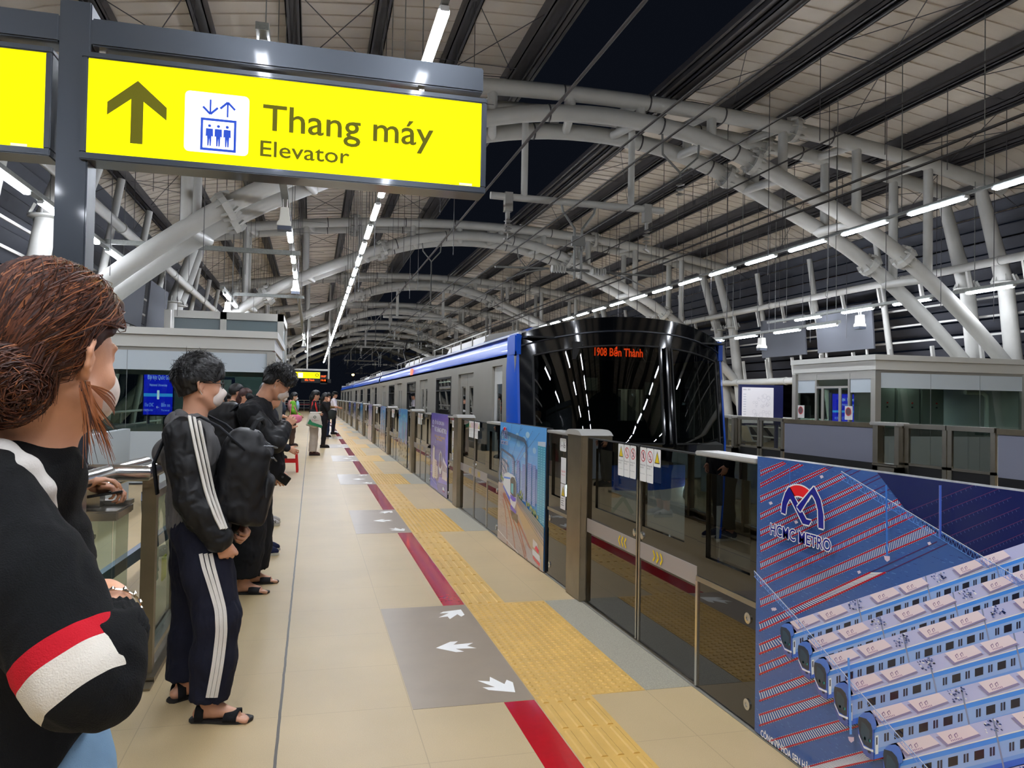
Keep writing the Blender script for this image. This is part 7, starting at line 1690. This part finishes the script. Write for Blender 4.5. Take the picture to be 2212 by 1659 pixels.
fd = Field(); torso(fd, J); legs(fd, J); H.build(fd, ()); fd.chain([J['neck'] - [0, 0, .04], J['neck'] + [0.0, 0, .03], H(-.03, 0, -.035)], [.058, .054, .056], .03)
for s in 'lr': arm(fd, J, s, -.004)
hand(fd, J['wr_r'], wd(165, 1245, 1.40) - wd(252, 1325, 1.16), (.5, -.7, .5), 1, .3, 1.0, thumb=.25); hand(fd, J['wr_l'], (.3, -.6, .1), (0, .2, 1), -1, .5, .9)
for s in 'lr': foot(fd, J['ank_' + s], J['yaw'], bare=False)
skin(fd, 'body', SKW, p, .0042, it=2)
for s in 'lr': shoe(p, J['ank_' + s], J['yaw'], cloth('shoe_2', (200, 196, 190)), WSOLE)
trousers('jeans', J, JEAN, p, .022, .12, .009, .03, seed=4)
# sweater: body, near sleeve with bands, far sleeve
f2 = Field(.03); torso(f2, J, .016); f2.ell(J['pel'] + [0, 0, .0], (.13, .165, .16), .05, np.array(Matrix.Rotation(J['yaw'], 3, 'Z'))); f2.cut(J['neck'] + [0, 0, .035], nrm((.0, .0, 1))); f2.cap(J['neck'] - [0, 0, .03], J['sh_l'] + [0, 0, .01], .075, .075, .03); f2.cut(wd(200, 1555, 1.32), (.78, 0, -.62)); skin(f2, 'sweater', KNIT, p, .006, folds(.006, 16, 2, (1, 1, .6)))
ax_ = nrm(J['el_r'] - J['sh_r'])
def band_mat():
    m = mat('striped_knit', (12, 13, 15), .92, bump=.5, bscale=420, spec=.3); nt = m.node_tree; b = nt.nodes['Principled BSDF']; L = nt.links.new
    tc = nt.nodes.new('ShaderNodeTexCoord'); dp = nt.nodes.new('ShaderNodeVectorMath'); dp.operation = 'DOT_PRODUCT'; dp.inputs[1].default_value = tuple(ax_); L(tc.outputs['Object'], dp.inputs[0])
    o0 = np.array([BW[0], BW[1], 0]); A0 = (wd(112, 1358, .98) - o0) @ ax_; A1 = (wd(128, 1410, .98) - o0) @ ax_; A2 = (wd(168, 1488, .98) - o0) @ ax_
    mr = nt.nodes.new('ShaderNodeMapRange'); mr.inputs[1].default_value = A0 - .1; mr.inputs[2].default_value = A2 + .1; L(dp.outputs['Value'], mr.inputs[0])
    cr = nt.nodes.new('ShaderNodeValToRGB'); cr.color_ramp.interpolation = 'CONSTANT'; e = cr.color_ramp.elements; w = A2 - A0 + .2
    e[0].position = 0; e[0].color = s2l((12, 13, 15)) + (1,); e[1].position = .1 / w; e[1].color = s2l((196, 24, 40)) + (1,)
    x = e.new((A1 - A0 + .1) / w); x.color = s2l((222, 214, 200)) + (1,); x = e.new((A2 - A0 + .1) / w); x.color = s2l((12, 13, 15)) + (1,)
    L(mr.outputs[0], cr.inputs[0]); L(cr.outputs[0], b.inputs['Base Color']); return m
f3 = Field(.03); a, b, c = J['sh_r'], J['el_r'], J['wr_r']; f3.chain([a, (a + b) / 2, b], [.078, .077, .070], .04)
skin(f3, 'upper_sleeve', band_mat(), p, .0045, folds(.004, 22, 5))
cu = wd(258, 1356, 1.10)
f3 = Field(.03); f3.chain([b + ax_ * .03 + (cu - b) * .12, b * .45 + cu * .55, cu], [.055, .054, .036], .03); skin(f3, 'lower_sleeve', KNIT, p, .0045, folds(.005, 26, 6))
f3 = Field(.006); cd = nrm(c - cu); f3.chain([cu - cd * .01, cu + cd * .028], [.037, .034]); f3.cut(cu + cd * .03, cd)
ux = nrm(np.cross(cd, (0, 0, 1))); uy = np.cross(cd, ux)
skin(f3, 'ribbed_cuff', KNIT, p, .002, lambda P: .0014 * np.sin(22 * np.arctan2((P - cu) @ ux, (P - cu) @ uy)), 1)
f3 = Field(.03); arm(f3, J, 'l', .028, .75); skin(f3, 'far_sleeve', KNIT, p, .008)
mb = MB(); bc = cu + cd * .052; mb.tube([bc + (ux * math.cos(a_) + uy * math.sin(a_)) * .035 + cd * .005 * math.sin(2 * a_) for a_ in np.linspace(0, 6.283, 25)], .0022, 6)
for a_ in np.linspace(0, 6.0, 14): q = bc + (ux * math.cos(a_) + uy * math.sin(a_)) * .037; mb.lathe([(.0008, -.003), (.0036, 0), (.0008, .003)], q, 8)
mb.build('bracelet', mat('silver_bracelet', (226, 214, 196), .15, 1.0), p, world=True)
ribbon([wd(-60, 945, 1.30), wd(0, 968, 1.20), wd(45, 1000, 1.175), wd(85, 1050, 1.185), wd(105, 1110, 1.20), wd(112, 1180, 1.25)], .055, (1, 0, 0.8), 'white_shoulder_band', cloth('white_band', (206, 200, 192)), p, .010) if False else None
f3 = Field(.01); S_ = [wd(-60, 962, 1.20), wd(0, 975, 1.16), wd(50, 1010, 1.14), wd(86, 1056, 1.15), wd(100, 1100, 1.17)]; f3.chain(S_, [.022, .022, .022, .020, .016], sc=(1, 1, .8)); skin(f3, 'white_shoulder_band', cloth('white_band', (206, 200, 192)), p, .005)
facemask(H, p)
HB = [mat('hair_brown_dark', (62, 36, 27), .48, spec=.35), mat('hair_brown', (98, 56, 38), .46, spec=.35), mat('hair_copper', (152, 92, 56), .45, spec=.35)]
hair_cap(H, p, HB[0], True, amp=.004, top=.030, seed=2, front=.012, low=-.080, res=.004)
f3 = Field(.03); f3.ell(H(-.100, .01, -.05), (.06, .065, .062)); f3.ell(H(-.075, -.01, -.02), (.055, .066, .062)); skin(f3, 'hair_bun', HB[0], p, .004, folds(.005, 70, 3, (1, .4, 1)))
C0 = np.array([-.014, 0, .034]); RAD = np.array([.114, .098, .122])
def onhead(d, e=0.0): return C0 + nrm(d) * (RAD + e)
def sweep(rr):
    y = rr.uniform(-1.0, .9); a = nrm((rr.uniform(.30, .72), y * .9, rr.uniform(.35, 1.0))) if rr.rand() < .55 else nrm((rr.uniform(-.5, .7), y * .6, rr.uniform(.6, 1.0)))
    b = nrm((-.95, -.10 + rr.uniform(-.35, .35), -.45 + rr.uniform(-.30, .25))); sd = -1 if a[1] < .25 else 1; mid = nrm(a * .5 + b * .5 + np.array([.22, sd * .62, .02 + rr.uniform(-.25, .25)])); e = rr.uniform(-.004, .006); o = []
    ph = rr.rand() * 6; fr = rr.rand() < .02
    for t in np.linspace(0, 1, 10):
        q = onhead(a * (1 - t) ** 2 + mid * 2 * t * (1 - t) * 1.15 + b * t * t, e + .003 * math.sin(t * 5 + ph) + (.016 * t * (1 - t) * 4 * rr.rand() if fr else 0))
        if q[0] > -.03 and q[2] < .052: q = onhead(np.array([q[0], q[1], .052]) + [0, 0, -.034], e + .004); q[2] = max(q[2], .045)
        o.append(q)
    return o
def back(rr):
    a = onhead((-.25 - rr.rand() * .75, -.9 * rr.rand() - .1 if rr.rand() < .8 else rr.rand() * .8, .10 + rr.rand() * .6), .002); e = np.array([-.045 - rr.rand() * .07, a[1] * .75, -.062 - rr.rand() * .02]); md = (a + e) / 2 * np.array([1.12, 1.12, 1]); return [a * (1 - t) ** 2 + md * 2 * t * (1 - t) + e * t * t for t in np.linspace(0, 1, 8)]
strands(H, p, None, back, 900, HB[0], 31, r=.0011); strands(H, p, None, back, 500, HB[1], 32, r=.0011)
def jaw(rr):
    s = rr.uniform(-1, 1); a = np.array([-.012, -.088, -.045]); e = np.array([.080, -.052, -.078 + .014 * s]); return [a * (1 - t) + e * t + np.array([0, -.012 * math.sin(3.1 * t), .004 * s * math.sin(3.1 * t)]) for t in np.linspace(0, 1, 7)]
strands(H, p, None, jaw, 26, HB[2], 33, 'face_lock', .0009)
def crown(rr):
    a = nrm((rr.uniform(-1, .1), rr.uniform(-.9, .5), rr.uniform(.1, 1.0))); b = nrm((-.9, -.1 + rr.uniform(-.3, .3), -.5)); e = rr.uniform(.0, .007)
    return [onhead(a * (1 - t) + b * t, e + .004 * math.sin(3 * t)) for t in np.linspace(0, 1, 8)]
for i, n in enumerate((800, 600, 160)): strands(H, p, None, crown, n, HB[i], 50 + i, r=.0011)
for i, n in enumerate((3400, 3000, 1000)): strands(H, p, None, sweep, n, HB[i], 10 + i, r=.0009)
def lock(rr):
    s = rr.uniform(-1, 1); a = np.array([-.018 + .010 * s, -.088, -.040]); o = []
    e = np.array([.020 + .026 * s + rr.uniform(-.01, .012), -.088 + rr.uniform(-.012, .006), -.150 + rr.uniform(-.03, .05)]); mid = np.array([-.012 + .014 * s, -.094, -.085])
    for t in np.linspace(0, 1, 9): o.append(a * (1 - t) ** 2 + 2 * t * (1 - t) * mid + e * t * t + np.array([.004, .002, 0]) * math.sin(t * 7 + s * 3))
    return o
strands(H, p, None, lock, 42, HB[2], 21, 'face_lock', .0010); strands(H, p, None, lock, 14, HB[0], 22, 'face_lock', .0010)
def nape(rr):
    y = rr.uniform(-.07, .05); a = np.array([-.075 + rr.uniform(0, .05), y, -.02]); e = np.array([-.08 + rr.uniform(-.02, .03), y * .8 - .005, -.088 - rr.rand() * .02]); return [a * (1 - t) + e * t + np.array([-.012, -.004, 0]) * math.sin(t * 3) for t in np.linspace(0, 1, 6)]
BC = np.array([-.094, .002, -.045])
def bun(rr):
    w = nrm(np.array([.25, 1, .35]) + rr.randn(3) * .22); u = nrm(np.cross(w, rr.randn(3))); v = nrm(np.cross(w, u)); t0 = rr.rand() * 6; la = rr.uniform(-1.35, 1.35); return [BC + (w * math.sin(la) + (u * math.cos(t0 + t) + v * math.sin(t0 + t)) * math.cos(la)) * np.array([.074, .082, .074]) * rr.uniform(.98, 1.05) for t in np.linspace(0, 2.2, 9)]
for i, n in enumerate((700, 420, 120)): strands(H, p, None, bun, n, HB[i], 40 + i, r=.0011)
strands(H, p, None, nape, 260, HB[0], 23, 'nape_hair', .0009)
